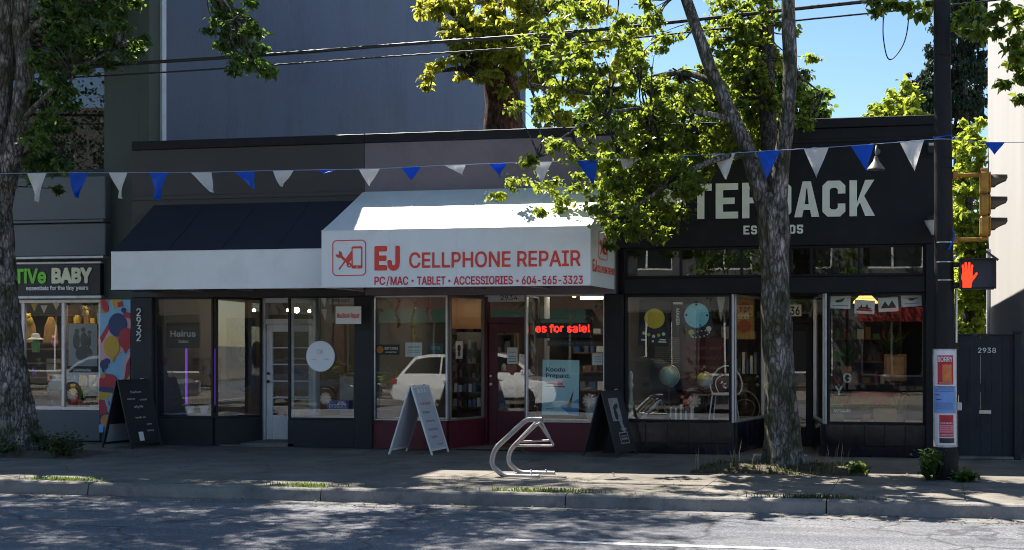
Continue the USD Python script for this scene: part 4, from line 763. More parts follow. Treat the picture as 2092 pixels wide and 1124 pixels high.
simple_tree('street_tree', 'thin overhanging branch of leaves at the right edge before the white wall', -2.6, [(2070, 90, 22), (2085, 110, 18), (2075, 130, 16), (2085, 155, 12), (2088, 200, 7), (2050, 20, 24), (2080, 30, 24), (2020, 30, 20), (1990, 20, 22), (1965, 45, 22), (1985, 60, 18), (2010, 65, 14), (2050, 172, 7), (2040, 60, 10), (1900, 10, 16), (1860, 12, 14), (1820, 8, 14), (1790, 4, 12), (1880, 28, 10), (1790, 22, 7), (2110, 60, 30), (2110, 140, 24)], (2230, 200), LEAF_STREET, .08, 1.0, (-.5, .5), 24)
LEAF_YARD = leaf_mat('yard_leaf', (.03, .075, .015), (.09, .16, .03), (.32, .5, .06), .45, .45)
# leafy green mass behind the right-hand crown (yard trees)
simple_tree('yard_tree', 'deep green yard tree filling the gap behind the forked street tree', 15, fill([(1085, 200), (1140, 215), (1300, 195), (1420, 160), (1560, 60), (1600, 100), (1660, 190), (1690, 260), (1080, 265)], 46, 22, 40, 8) + [(1120, 240, 34), (1180, 250, 40), (1240, 250, 40), (1300, 250, 44), (1365, 250, 44), (1420, 255, 44), (1480, 250, 44), (1540, 240, 44), (1600, 240, 44), (1645, 235, 30), (1510, 180, 40), (1560, 150, 44), (1540, 90, 40), (1570, 40, 36), (1590, 200, 40), (1640, 200, 20), (1450, 200, 34)], (1540, 150), LEAF_YARD, .12, .8, (-1, 1.2), 25, r0=.3)

# ---- weeds, grass and shrubs
GRASS = leaf_mat('weed_grass', (.055, .065, .02), (.17, .14, .06), (.25, .3, .05), .3, .6)
GRASS2 = leaf_mat('fresh_weed', (.05, .11, .02), (.11, .18, .03), (.3, .45, .05), .4, .5)
def blades(n, fx_, h, w=.006, lean=.5):
    V, F = [], []
    for k in range(n):
        x, y, z = fx_(); a = RNG.uniform(0, 6.28); hh = h * RNG.uniform(.35, 1.2); l = RNG.uniform(.1, lean) * hh; ww = w * RNG.uniform(.7, 1.5); c, s = math.cos(a), math.sin(a); b_ = len(V)
        V += [(x - s * ww, y + c * ww, z), (x + s * ww, y - c * ww, z), (x + c * l * .4 - s * ww * .7, y + s * l * .4 + c * ww * .7, z + hh * .6), (x + c * l * .4 + s * ww * .7, y + s * l * .4 - c * ww * .7, z + hh * .6), (x + c * l, y + s * l, z + hh * (1 - .25 * RNG.random()))]; F += [(b_, b_ + 1, b_ + 3), (b_, b_ + 3, b_ + 2), (b_ + 2, b_ + 3, b_ + 4)]
    return np.array(V), np.array(F)
def in_pit(p, zf=.05):
    def f():
        x = RNG.uniform(p[0], p[1]); y = RNG.uniform(p[2], p[3]); e = min(x - p[0], p[1] - x, y - p[2], p[3] - y); return x, y, -.03 + min(e, .4) * .2
    return f
single('pit_grass', blades(2600, in_pit(PIT), .075), GRASS, 'patchy grass and weeds in the soil around the forked tree', kind='stuff')
def patch(px, py, sx, sy, z=0.0, Yp=None):
    def f():
        y = (Yp if Yp is not None else KY + .2) + RNG.normal() * sy; x = fx(px, y) + RNG.normal() * sx; return x, y, z
    return f
for px, sx, n, lab in ((130, .28, 420, 'strip of grass along the kerb beside the left tree'), (625, .2, 300, 'tuft of grass at the kerb joint left of the white sandwich board'), (1110, .35, 420, 'sparse grass growing behind the kerb before the bike rack'), (1660, .3, 420, 'yellowish grass tuft at the kerb in front of the forked tree')):
    single('kerb_grass', blades(n, patch(px, 0, sx, .05), .06, .005, .9), GRASS2 if px != 1660 else GRASS, lab, kind='stuff')
C4, R4, N4 = [], [], []
for k in range(46):
    c = np.array((RNG.uniform(-16.3, -12.75), RNG.uniform(-2.4, -1.3), RNG.uniform(.05, .3))); C4.append(c); R4.append((.2, .2, .14)); N4.append(38)
single('ground_shrub', leaves(C4, R4, N4, .06, .1), leaf_mat('shrub_leaf', (.04, .055, .015), (.10, .10, .03), (.2, .25, .05), .35, .5), 'low leafy shrubs crowding the foot of the left tree', kind='stuff')
def weed(px, py, Y, h, n, label):
    b_ = at(px, py, Y); b_[2] = 0; t = thing('weed', label, 'plant', b_)
    st, C_, R_2 = [], [], []
    for k in range(n):
        e = b_ + np.array((RNG.normal() * .09, RNG.normal() * .07, h * RNG.uniform(.4, 1))); st.append(stick(b_ + np.array((RNG.normal() * .04, RNG.normal() * .03, -.02)), e, .006, .003)); 
        for f in (.45, .7, .9, 1): C_.append(b_ + (e - b_) * f); R_2.append((.07, .07, .05))
    part(t, 'stems', st, GRASS2, smooth=True); part(t, 'leaves', leaves(C_, R_2, [9] * len(C_), .05, .2), GRASS2, kind='stuff')
weed(1897, 985, -2.9, .42, 12, 'bushy green weed on the left side of the pole foot'); weed(1968, 990, -2.95, .13, 12, 'low spreading weed on the right side of the pole foot'); weed(1755, 985, -2.45, .16, 6, 'small bright weed at the right end of the tree pit')
C5 = [(in_pit(PIT)()) for k in range(60)]
single('dry_stalks', blades(70, in_pit(PIT), .34, .004, .35), mat('straw', (.25, .2, .1), .9, .3, 9), 'tall dry grass stalks standing around the forked tree', kind='stuff')
single('pit_weeds', leaves([np.array(c) + (0, 0, .05) for c in C5[:30]], [(.09, .07, .04)] * 30, [12] * 30, .035, .1), GRASS, 'small broad leaved weeds among the pit grass', kind='stuff')
# ============================================================ STREET FURNITURE
yP = -2.7
pb = at(1935, 978, yP); 
M_POLE = mat('black_pole_paint', (.010, .0095, .010), .6, .3, 4, .25, 25, spec=.25, dirt=((.03, .027, .024), .5, 6), stretch=(1, 1, .3))
def pr(px, wpx): return at(px + wpx / 2, 500, yP)[0] - at(px, 500, yP)[0]
po = thing('utility_pole', 'black steel street pole wrapped in posters with traffic signals', 'pole', (pb[0], yP, 0))
PXc = at(1929, 500, yP)[0]
PA = lambda z: (PXc + .018 - .008 * z, yP, z)
part(po, 'shaft', [tube([PA(-.05), PA(.3), PA(.34), PA(.36), PA(1.7), PA(1.75), PA(5), PA(9)], [.16, .156, .152, .144, .139, .130, .108, .095], 28)], M_POLE, smooth=40)
for py in (497, 537, 574, 325, 345, 115): z = fz(1930, py, yP); rr = .13 if py < 400 else .137; part(po, 'strap_band', tube([(PXc + .004, yP, z), (PXc + .004, yP, z + .012)], rr - .008 if py != 115 else .125, 28), M_POLE if py < 400 else M_STEEL, smooth=40)
part(po, 'conduit', tube([(PXc + .15, yP - .02, fz(1950, 700, yP)), (PXc + .15, yP - .02, fz(1950, 590, yP))], .018, 8), M_STEEL, smooth=True)
part(po, 'junction_box', cbox(PXc + .15, PXc + .22, yP - .06, yP + .02, fz(1965, 838, yP), fz(1965, 822, yP)), mat('grey_box', (.5, .5, .5), .5))
# bill wrap: curved sheets hugging the pole
def wrap(z0, z1, a0, a1, r, m, name, parent, n=18):
    zs = np.linspace(z0, z1, 8); aa = np.linspace(a0, a1, n); A, Z = np.meshgrid(aa, zs); rr = r + .0025 * meshkit.fbm(np.stack([A * 3, Z * 6, 0 * A], -1), 3)
    cx = PXc + .018 - .012 * Z / 1.5
    v = np.stack([cx + rr * np.sin(A), yP - rr * np.cos(A), Z], -1).reshape(-1, 3); q = np.arange(8 * n).reshape(8, n); f = np.stack([q[:-1, :-1], q[:-1, 1:], q[1:, 1:], q[1:, :-1]], -1).reshape(-1, 4)
    return part(parent, name, (v, f), m, smooth=True)
pz = lambda py: fz(1935, py, yP - .13)
paperbits = mat('torn_bill_paper', (.5, .47, .46), .85, .35, 22, dirt=((.2, .12, .12), .6, 9))
bl = thing('poster_wrap', 'layered bills pasted round the black pole beneath newer posters', 'posters', (PXc, yP, pz(914)))
wrap(pz(914), pz(713), -2.2, 2.2, .149, paperbits, 'old_bills', bl, 30)
def wtext(parent, s, wa, h, ac, z, r, m, bold=True):
    "lettering bent round the pole"
    g = fit_text(s, wa * r, h, bold); mm = ext(g, .0012); mm = mm.subdivide_to_size(.02) if len(mm.faces) < 400 else mm; v = np.array(mm.vertices); a = ac - wa / 2 + v[:, 0] / r; rr = r + v[:, 2]; Z = z + v[:, 1]; cx = PXc + .018 - .012 * Z / 1.5
    part(parent, 'lettering', (np.stack([cx + rr * np.sin(a), yP - rr * np.cos(a), Z], 1), np.array(mm.faces)), m)
M_PR = mat('poster_red', (.45, .018, .03), .6, .2, 9); M_PB = mat('poster_blue', (.16, .30, .62), .6, .06, 3); M_PW = mat('poster_white', (.68, .66, .68), .7, .06, 5); M_POR = mat('poster_orange', (.62, .17, .04), .6, .3, 14)
p1_ = thing('poster', 'red poster headed SORRY topmost on the pole', 'poster', (PXc, yP - .15, pz(788)))
wrap(pz(796), pz(716), -1.05, 1.1, .1535, M_PW, 'sheet', p1_); wrap(pz(786), pz(726), -.62, .72, .1565, M_PR, 'print', p1_); wrap(pz(780), pz(745), -.2, .55, .159, M_POR, 'picture', p1_); wtext(p1_, 'SORRY', 1.2, .062, .03, pz(739), .160, M_PW)
p2_ = thing('poster', 'plain pale blue poster in the middle of the pole', 'poster', (PXc, yP - .15, pz(842)))
wrap(pz(843), pz(789), -1.15, .98, .1545, M_PB, 'sheet', p2_); wtext(p2_, 'events', .45, .018, -.65, pz(808), .157, M_PR); wtext(p2_, 'community notice', .5, .012, -.55, pz(817), .157, M_BLK)
p3_ = thing('poster', 'red and pink poster with dark foot lowest on the pole', 'poster', (PXc, yP - .15, pz(908)))
wrap(pz(910), pz(845), -1.0, 1.05, .1535, M_PW, 'sheet', p3_); wrap(pz(893), pz(848), -.5, .7, .1565, M_PR, 'print', p3_); wrap(pz(884), pz(868), -.42, .62, .159, mat('poster_pink', (.7, .2, .25), .6, .1), 'picture', p3_); wrap(pz(905), pz(895), -.5, .75, .1565, M_BLK, 'footer', p3_); wtext(p3_, 'LIVE MUSIC', .95, .02, .1, pz(866), .160, M_PW)
def wlines(parent, zs, a0, a1, r, m):
    for z in zs:
        a = a0
        while a < a1 - .05:
            w = RNG.uniform(.05, .16); wrap(z, z + .006, a, min(a + w, a1), r, m, 'print_line', parent, 4); a += w + .025
wlines(p1_, [pz(k) for k in (790, 793)], -.6, .7, .1568, M_BLK); wlines(p1_, [pz(783)], -.45, .6, .1585, M_PW); wlines(p2_, [pz(k) for k in (824, 828, 832, 836, 797, 800)], -.85, .7, .1572, mat('poster_navy', (.02, .05, .12), .5)); wlines(p3_, [pz(k) for k in (872, 876, 880)], -.35, .5, .1612, M_PR); wlines(p3_, [pz(k) for k in (888, 891)], -.4, .6, .1592, M_PW); wlines(bl, [pz(k) for k in (715, 718, 721)], -1.9, -1.1, .1535, M_BLK)
# traffic signal, seen from the side, on two arms
M_SIG = mat('weathered_yellow', (.38, .175, .014), .6, .25, 9, dirt=((.13, .06, .02), .7, 8)); M_VIS = mat('visor_brown', (.11, .065, .03), .6, .2, 8)
ysg = yP + .05
ts = thing('traffic_signal', 'yellow three lamp traffic signal in profile facing right', 'traffic light', at(2000, 490, ysg))
sx0_, sx1_ = at(2001, 400, ysg)[0], at(2020, 400, ysg)[0]
for k, (ya, yb) in enumerate(((352, 398), (398, 442), (442, 484))):
    z1_, z0_ = fz(2010, ya, ysg), fz(2010, yb, ysg); zc = (z0_ + z1_) / 2
    h = part(ts, 'housing', cbox(sx0_, sx1_, ysg - .15, ysg + .15, z0_ + .003, z1_ - .003, .025), M_SIG)
    part(h, 'door_rim', cbox(sx1_ + .001, sx1_ + .02, ysg - .14, ysg + .14, z0_ + .012, z1_ - .012, .008), M_SIG)
    # visor: half tube cut back at the bottom
    L = at(2055, 400, ysg)[0] - sx1_; n = 22; aa = np.linspace(-.12 * math.pi, 1.12 * math.pi, n); V = []
    for s in (0, .35, .7, 1):
        V.append(np.stack([np.full(n, sx1_ + .015) + L * s * np.where(np.sin(aa) > .38, 1, np.clip(.3 + .7 * np.clip((np.sin(aa) + .37) / .75, 0, 1) ** 1.5, 0, 1)), ysg + .115 * np.cos(aa), zc + .115 * np.sin(aa) * (1 - .06 * s)], 1))
    o = np.vstack(V); q = np.arange(4 * n).reshape(4, n); f = np.stack([q[:-1, :-1], q[:-1, 1:], q[1:, 1:], q[1:, :-1]], -1).reshape(-1, 4)
    inn = o.copy(); inn[:, 1] = ysg + (inn[:, 1] - ysg) * .95; inn[:, 2] = zc + (inn[:, 2] - zc) * .95
    part(h, 'visor', (np.vstack([o, inn]), np.vstack([f, f[:, ::-1] + len(o)])), M_VIS, smooth=60)
    ln = frame(lathe([(0, .012), (.06, .01), (.1, 0)], 20), (sx1_ + .021, ysg, zc), (0, 1, 0), (0, 0, 1)); part(h, 'lens', ln, mat('signal_lens', (.04, .02, .02), .2), smooth=True)
for py in (352, 490):
    z = fz(1975, py + (6 if py < 400 else 0), ysg); part(ts, 'arm', [tube([(PXc + .1, ysg, z), (sx0_ + .05, ysg, z)], .028, 12), cbox(PXc + .1, PXc + .17, ysg - .06, ysg + .06, z - .05, z + .05)], M_SIG, smooth=40)
part(ts, 'end_cap', [cbox(sx0_ + .01, sx1_ - .01, ysg - .06, ysg + .06, fz(2010, 352, ysg) , fz(2010, 344, ysg)), cbox(sx0_ + .01, sx1_ - .01, ysg - .06, ysg + .06, fz(2010, 492, ysg), fz(2010, 484, ysg))], M_SIG)
# pedestrian signal
yS2 = yP - .1
pd = thing('pedestrian_signal', 'black pedestrian signal showing a lit red hand', 'crossing signal', at(1996, 592, yS2))
x0, x1, z0, z1 = at(1960, 560, yS2)[0], at(2035, 560, yS2)[0], fz(1996, 591, yS2), fz(1996, 528, yS2)
part(pd, 'case', cbox(x0, x1, yS2, yS2 + .22, z0, z1, .025), M_BLK)
part(pd, 'rim', [cbox(x0, x1, yS2 - .09, yS2 - .001, z1 - .018, z1, .006), cbox(x0, x0 + .018, yS2 - .06, yS2 - .001, z0 + .002, z1 - .019, .006), cbox(x1 - .018, x1, yS2 - .06, yS2 - .001, z0 + .002, z1 - .019, .006), cbox(x0 + .02, x1 - .02, yS2 - .03, yS2 - .001, z0, z0 + .018, .006)], M_BLK)
part(pd, 'face', box(x0 + .024, x1 - .024, yS2 - .006, yS2 - .001, z0 + .022, z1 - .024), mat('signal_face', (.035, .037, .05), .35, .1))
hp = lambda px, py: (at(px, py, yS2)[0], fz(px, py, yS2))
def finger(pts, w): return LineString([hp(*p) for p in pts]).buffer(w, 8)
pw = at(1961, 560, yS2)[0] - at(1960, 560, yS2)[0]
hand = unary_union([Polygon([hp(1967, 557), hp(1984, 556), hp(1988, 567), hp(1984, 579), hp(1983, 587), hp(1968, 587), hp(1968, 577), hp(1965, 568)]).buffer(pw * 1.5), finger([(1969, 560), (1967, 543)], pw * 2.4), finger([(1974, 558), (1973, 538)], pw * 2.5), finger([(1979, 558), (1980, 538)], pw * 2.5), finger([(1984, 560), (1986, 543)], pw * 2.3), finger([(1984, 574), (1990, 567), (1995, 559)], pw * 2.4)])
part(pd, 'hand_symbol', frame(ext(hand, .003), (0, yS2 - .0065, 0)), glow('lit_red_hand', (1.0, .055, .02), .55))
part(pd, 'bracket', [cbox(PXc + .1, x0 - .001, yS2 + .05, yS2 + .16, z0 + .02, z0 + .09), cbox(PXc + .1, x0 - .001, yS2 + .05, yS2 + .16, z1 - .1, z1 - .04)], M_BLK)
part(pd, 'visor_flap', frame(box(-.1, .1, -.02, 0, -.07, .07), (x1 - .04, yS2 + .12, z1 + .05), (.8, 0, -.6), (.6, 0, .8)), mat('flap_grey', (.06, .06, .06), .5))
# ---- bunting tied between the trees and the pole
bu = thing('bunting', 'string of blue and white pennant flags tied from tree to pole', 'bunting', (-6, -2, 3.4))
def bY(px):
    xs_ = [-100, 30, 1590, 1925, 2300]; return float(np.interp(px, xs_, [-1.7, -2.05, -2.25, -2.86, -3.2]))
SY = [(-100, 354), (40, 353), (200, 351.5), (400, 351), (560, 347.5), (740, 344.5), (930, 336), (1030, 332.5), (1200, 326.5), (1400, 317.5), (1590, 306), (1700, 299.5), (1850, 288.5), (1925, 283), (2030, 290), (2150, 289)]
from scipy.interpolate import PchipInterpolator
sy_ = PchipInterpolator(*zip(*SY))
M_FB = mat('blue_pennant', (.012, .10, .52), .4, .06, 5); M_FW = mat('white_pennant', (.72, .71, .69), .45, .04, 5)
def flag_mat(name, col, tr):
    if name not in _mats: _mats[name] = usdkit.material(stage, f'/World/Looks/{name}', {'p': ('principled_bsdf', {'base_color': col, 'roughness': .35}), 't': ('translucent_bsdf', {'color': tr}), 'm': ('mix_closure', {'fac': .45}), 'g': ('geometry', {}), 'n': ('noise_texture', {'scale': 22.0, 'detail': 3.0}), 'b': ('bump', {'strength': .35, 'distance': .01})}, [('g.position', 'n.vector'), ('n.fac', 'b.height'), ('b.normal', 'p.normal'), ('p.BSDF', 'm.closure1'), ('t.BSDF', 'm.closure2')], surface='m.closure')
    return _mats[name]
M_FB, M_FW = flag_mat('blue_pennant_vinyl', (.008, .13, .70), (.01, .16, .75)), flag_mat('white_pennant_vinyl', (.82, .81, .80), (.8, .79, .75))
part(bu, 'string', tube([at(p, float(sy_(p)) + 1, bY(p)) for p in np.r_[np.linspace(-100, 2150, 160)]], .0045, 6), mat('cord', (.25, .32, .55), .7))
part(bu, 'knot', [tube([(PXc + .135 * math.sin(a), yP - .135 * math.cos(a), fz(1925, 282, yP) + .01 * math.sin(a * 3)) for a in np.linspace(0, 6.28, 24)], .009, 6), tube(spline([(PXc + .1, yP - .1, fz(1940, 470, yP)), (PXc + .12, yP - .13, fz(1940, 485, yP)), (PXc + .09, yP - .14, fz(1940, 500, yP)), (PXc + .05, yP - .14, fz(1940, 512, yP))], 12), .012, 6)], M_FB, 'blue cord wound round the pole')
FL = [('w', [(55, 0), (95, 0), (75, 412)]), ('b', [(140, 0), (180, 0), (156, 404)]), ('w', [(222, 0), (260, 0), (247, 406)]), ('b', [(305, 0), (344, 0), (320, 408)]), ('w', [(389, 0), (432, 0), (433, 393)]), ('b', [(477, 0), (520, 0), (518, 386)]), ('w', [(557, 0), (600, 0), (574, 381)]), ('b', [(648, 0), (690, 0), (662, 356)]), ('w', [(733, 0), (776, 0), (754, 380)]), ('b', [(819, 0), (861, 0), (840, 367)]), ('w', [(908, 0), (951, 0), (945, 358)]), ('b', [(1000, 0), (1036, 0), (1021, 362)]), ('w', [(1085, 0), (1128, 0), (1106, 378)]), ('b', [(1177, 0), (1222, 0), (1212, 376)]), ('w', [(1265, 0), (1309, 0), (1276, 348)]), ('b', [(1362, 0), (1406, 0), (1386, 364)]), ('w', [(1455, 0), (1502, 0), (1482, 366)]), ('b', [(1546, 0), (1594, 0), (1566, 366)]), ('w', [(1642, 0), (1693, 0), (1668, 363)]), ('b', [(1738, 0), (1786, 0), (1770, 350)]), ('w', [(1838, 0), (1888, 0), (1868, 349)]), ('b', [(2010, 0), (2053, 0), (2032, 316)])]
for k, (c, ((a, _), (b_, _), (tx, ty))) in enumerate(FL):
    A, B_, Tp = at(a, float(sy_(a)) + 1, bY(a)), at(b_, float(sy_(b_)) + 1, bY(b_)), at(tx, ty, bY(tx) - .02)
    n = 9; V = []; ph = RNG.uniform(0, 6); amp = RNG.uniform(.012, .05)
    for i in range(n):
        t = i / (n - 1)
        for j_ in range(n):
            s = j_ / (n - 1); e = A + (B_ - A) * s; p = e * (1 - t) + Tp * t; p = p + np.array((0, amp * math.sin(ph + s * 4 + t * 3) * t * 1.5 + .02 * t * (s - .5), .012 * math.sin(ph + t * 5) * t * (1 - t))); V.append(p)
    q = np.arange(n * n).reshape(n, n); f = np.stack([q[:-1, :-1], q[1:, :-1], q[1:, 1:], q[:-1, 1:]], -1).reshape(-1, 4)
    V = np.array(V); nV = len(V); part(bu, 'flag', (np.vstack([V, V + (0, .0012, 0)]), np.vstack([f, f[:, ::-1] + nV])), M_FW if c == 'w' else M_FB, smooth=True)
# ---- overhead cables
yC = -1.25
M_CAB = mat('cable_black', (.018, .017, .018), .5, .2, 8)
def cable(pts, r, label, lab2=None):
    p = spline([at(px, py, yC) for px, py in pts], 60); return single('overhead_cable', tube(p, r, 8), M_CAB, label, 'cable', smooth=True)
cable([(-300, 145), (60, 142), (300, 128), (600, 108), (850, 89), (1050, 75), (1350, 48), (1600, 21), (1800, 0), (2150, -42)], .027, 'thick black cable bundle, upper of the two overhead lines')
cable([(-300, 172), (60, 162), (300, 150), (600, 130), (850, 112), (1050, 98), (1350, 72), (1600, 45), (1800, 25), (2150, -14)], .013, 'thin overhead line just below the thick cable bundle')
single('cable_clamp', [cbox(*(lambda c: (c[0] - .14, c[0] + .14, c[1] - .035, c[1] + .035, c[2] - .055, c[2] - .0))(at(1115, 71, yC))), tube([at(1150, 72, yC - .03), at(1172, 69, yC - .03)], .03, 8)], M_BLK, 'black splice case clipped under the thick cable', 'clamp')
single('hanging_cable', tube(spline([at(*p, yC) for p in ((1806, 14), (1804, 60), (1808, 100), (1818, 122), (1835, 108), (1850, 78), (1856, 40), (1858, 12))], 50), .009, 8), M_CAB, 'loop of black cable drooping against the blue sky', 'cable', smooth=True)
# ---- bike rack
M_RACK = mat('satin_steel_tube', (.36, .335, .32), .45, .12, 25, .08, 80, metal=.75)
rk = thing('bike_rack', 'bent steel tube bike rack with triangular loops on the pavement', 'bike rack', (*at(1070, 972, -2.9)[:2], 0))
def ground(px, py):     # the point of the pavement under a pixel
    d = CAM_F + (px - PX) / FPX * CAM_R; t = CAM_Z * FPX / (py - PY); return np.array((t * d[0], CAM_Y + t * d[1], 0))
# one hoop drawn in its own vertical plane along the street: near and far copies
def hoop(y, foot0, foot1, top, neck, belly, r):
    P_ = [at(*p, y) for p in (foot1, foot0)]; return P_
yn, yf_ = ground(1050, 975)[1] + .03, ground(1085, 968)[1] + .0
def bent(pts, y, r, name, n=5):
    P_ = [np.array(at(px, py, y)) for px, py in pts]; out = [P_[0]]
    for a, b_, c in zip(P_[:-2], P_[1:-1], P_[2:]):
        la, lc = np.linalg.norm(a - b_), np.linalg.norm(c - b_); d = min(.11, la * .45, lc * .45); s, e = b_ + (a - b_) / la * d, b_ + (c - b_) / lc * d
        for t in np.linspace(0, 1, 7): out.append((1 - t) ** 2 * s + 2 * t * (1 - t) * b_ + t * t * e)
    out.append(P_[-1]); return tube(out, r, 14)
part(rk, 'hoop', bent([(1101, 974), (1028, 973), (1003, 950), (1010, 918), (1070, 862), (1080, 857), (1108, 857)], yn, .033, 'hoop'), M_RACK, smooth=40)
part(rk, 'hoop', bent([(1133, 967), (1060, 966), (1038, 945), (1042, 920), (1092, 868), (1104, 858)], yf_, .031, 'hoop'), M_RACK, smooth=40)
tri = [(1048, 911), (1100, 864), (1133, 911)]
def closed(pts, y0, y1, r):
    P_ = [np.array(at(px, py, y)) for (px, py), y in zip(pts, (y0, (y0 + y1) / 2, y1))]; out = []; n = len(P_)
    for k in range(n):
        a, b_, c = P_[k - 1], P_[k], P_[(k + 1) % n]; d = .05; s, e = b_ + (a - b_) / np.linalg.norm(a - b_) * d, b_ + (c - b_) / np.linalg.norm(c - b_) * d
        for t in np.linspace(0, 1, 6): out.append((1 - t) ** 2 * s + 2 * t * (1 - t) * b_ + t * t * e)
    return tube(out + out[:2], r, 10)
part(rk, 'wheel_loop', closed(tri, yn + .05, yn + .12, .016), M_RACK, smooth=40)
part(rk, 'wheel_loop', closed([(1060, 903), (1106, 860), (1126, 900)], yf_ - .12, yf_ - .02, .014), M_RACK, smooth=40)
for y, px, py in ((yn, 1055, 973), (yn, 1085, 973), (yf_, 1085, 966), (yf_, 1115, 966)):
    c = at(px, py, y); part(rk, 'anchor_bolt', lathe([(0, .05), (.011, .047), (.014, .036), (.014, 0)], 8).apply_translation((c[0], y, c[2])), M_STEEL)
# ---- sandwich boards
def board(name_label, o, yaw, w, h, spread, frame_m, face_m, fr=.035, foot=.06, bars=True):
    "two hinged leaves; o is the middle of the footprint, the front leaf faces -y before yaw"
    t = thing('sandwich_board', name_label, 'sandwich board', o); c, s = math.cos(yaw), math.sin(yaw); ax = np.array((c, s, 0)); dp = np.array((-s, c, 0)); out = []
    for sg in (-1, 1):
        top = np.array(o) + np.array((0, 0, h)) + dp * sg * .012; ft = np.array(o) + dp * sg * spread / 2; v = top - ft; L = np.linalg.norm(v); v /= L; u = ax * (1 if sg < 0 else -1); org = ft - u * w / 2
        def F(m, org=org, u=u, v=v): return frame(m, org, u, v)
        lf = part(t, 'leaf', F(trimesh.util.concatenate([cbox(0, fr, 0, L, -.012, .012, .004), cbox(w - fr, w, 0, L, -.012, .012, .004), cbox(fr, w - fr, L - fr, L, -.012, .012, .004), cbox(fr, w - fr, foot, foot + fr, -.012, .012, .004)])), frame_m)
        part(lf, 'face_panel', F(box(fr, w - fr, foot + fr, L - fr, -.006, .006)), face_m); out.append((lf, F, L))
    part(t, 'hinge', [tube([np.array(o) + (0, 0, h + .006) + ax * (k - .03), np.array(o) + (0, 0, h + .006) + ax * (k + .03)], .012, 8) for k in (-w * .3, w * .3)], M_STEEL); return t, out
M_BBOARD = mat('chalkboard_black', (.014, .014, .015), .6, .2, 5)
p = ground(862, 930); a_ = math.radians(88)
tb, lv_ = board('white plastic sandwich board with faded hand lettering', (at(860, 925, -.55)[0], -.62, 0), a_, .62, 1.06, .72, M_WHITE, mat('grey_white_board', (.50, .50, .54), .6, .05, 3))
def wr(lfF, s, x, z, w, h, m, bold=False):
    lf, F, L = lfF; part(lf, 'lettering', F(ext(fit_text(s, w, h, bold), .0015).apply_translation((x, z, .0062))), m)
M_FADE = mat('faded_ink', (.12, .12, .16), .8, .3, 12); M_FADR = mat('faded_red', (.4, .1, .12), .8, .2, 12)
rear = lv_[0]
M_HND = mat('board_handle_slot', (.75, .75, .75), .5)
for F_ in (lv_[0],):
    wr(F_, 'Fast Repair', .13, .80, .36, .05, M_FADR); wr(F_, 'iPhone', .13, .66, .22, .045, M_FADE); wr(F_, 'Samsung', .13, .52, .3, .045, M_FADE); wr(F_, 'Unlocking', .13, .38, .34, .045, M_FADE); wr(F_, 'Tablet', .13, .26, .24, .045, M_FADE); wr(F_, 'EJ Repair', .3, .14, .2, .03, M_FADE)
for k in range(3): part(rear[0], 'slot', rear[1](box(.16 + k * .11, .23 + k * .11, rear[2] - .12, rear[2] - .05, .0063, .009)), M_HND)
tb, lv_ = board('tall black chalkboard sandwich sign beside the mural', (at(275, 905, -.35)[0], -.4, 0), math.radians(78), .64, 1.12, .66, M_BLK, M_BBOARD)
for s, x, z, w, h in (('Salon', .2, .93, .22, .04), ('haircut', .12, .82, .15, .03), ('colour', .36, .8, .15, .03), ('style', .22, .68, .18, .04), ('walk in', .2, .5, .2, .03), ('open', .4, .38, .1, .03), ('today', .38, .27, .14, .03)): wr(lv_[0], s, x, z, w, h, M_CHALK)
part(lv_[0][0], 'card', lv_[0][1](box(.2, .29, .12, .27, .0062, .0085)), M_PAPER)
part(lv_[1][0], 'face_panel', lv_[1][1](box(.036, .584, .1, .4, -.0125, -.0065)), mat('pale_back', (.35, .36, .37), .6))
tb, lv_ = board('black sandwich board with pale drawing beside the tiled shop', (at(1250, 935, -.35)[0], -.45, 0), math.radians(72), .56, 1.0, .62, M_BLK, M_BBOARD, fr=.025)
lf, F, L = lv_[0]; M_CHALK2 = mat('worn_chalk', (.27, .27, .25), .9, .3, 14)
part(lf, 'drawing', F(ext(unary_union([sbox(.08, .56, .34, .92).difference(ell(.2, .66, .05, .09)).difference(ell(.23, .78, .08, .04, 25)), affinity.rotate(sbox(.26, .4, .33, .56), 14), Polygon([(.22, .44), (.4, .44), (.33, .36)])]), .0015).apply_translation((.05, .0, .0062))), M_CHALK2)
part(lf, 'drawing', F(ext(unary_union([sbox(.2, .2, .44, .38).difference(sbox(.215, .215, .425, .365)), sbox(.24, .26, .40, .29), sbox(.24, .31, .40, .325)]), .0015).apply_translation((.0, .0, .0062))), M_CHALK2)
# ---- repair placard hanging from the awning
hp_ = thing('hanging_sign', 'white placard with red lettering hung under the awning at the pilaster', 'sign', at(712, 662, -.25))
hx0, hx1, hz0, hz1 = fx(686, -.25), fx(738, -.25), fz(712, 662, -.25), fz(712, 626, -.25)
part(hp_, 'card', cbox(hx0, hx1, -.256, -.25, hz0, hz1, .002), M_PAPER); part(hp_, 'lettering', frame(ext(fit_text('MacBook Repair', (hx1 - hx0) * .9, .075, True), .002), (hx0 + .02, -.2565, hz0 + .1)), M_REDD); part(hp_, 'cord', [tube([(hx0 + .05, -.253, hz1), (hx0 + .06, -.253, 2.6)], .003, 5), tube([(hx1 - .05, -.253, hz1), (hx1 - .06, -.253, 2.6)], .003, 5)], M_BLK)
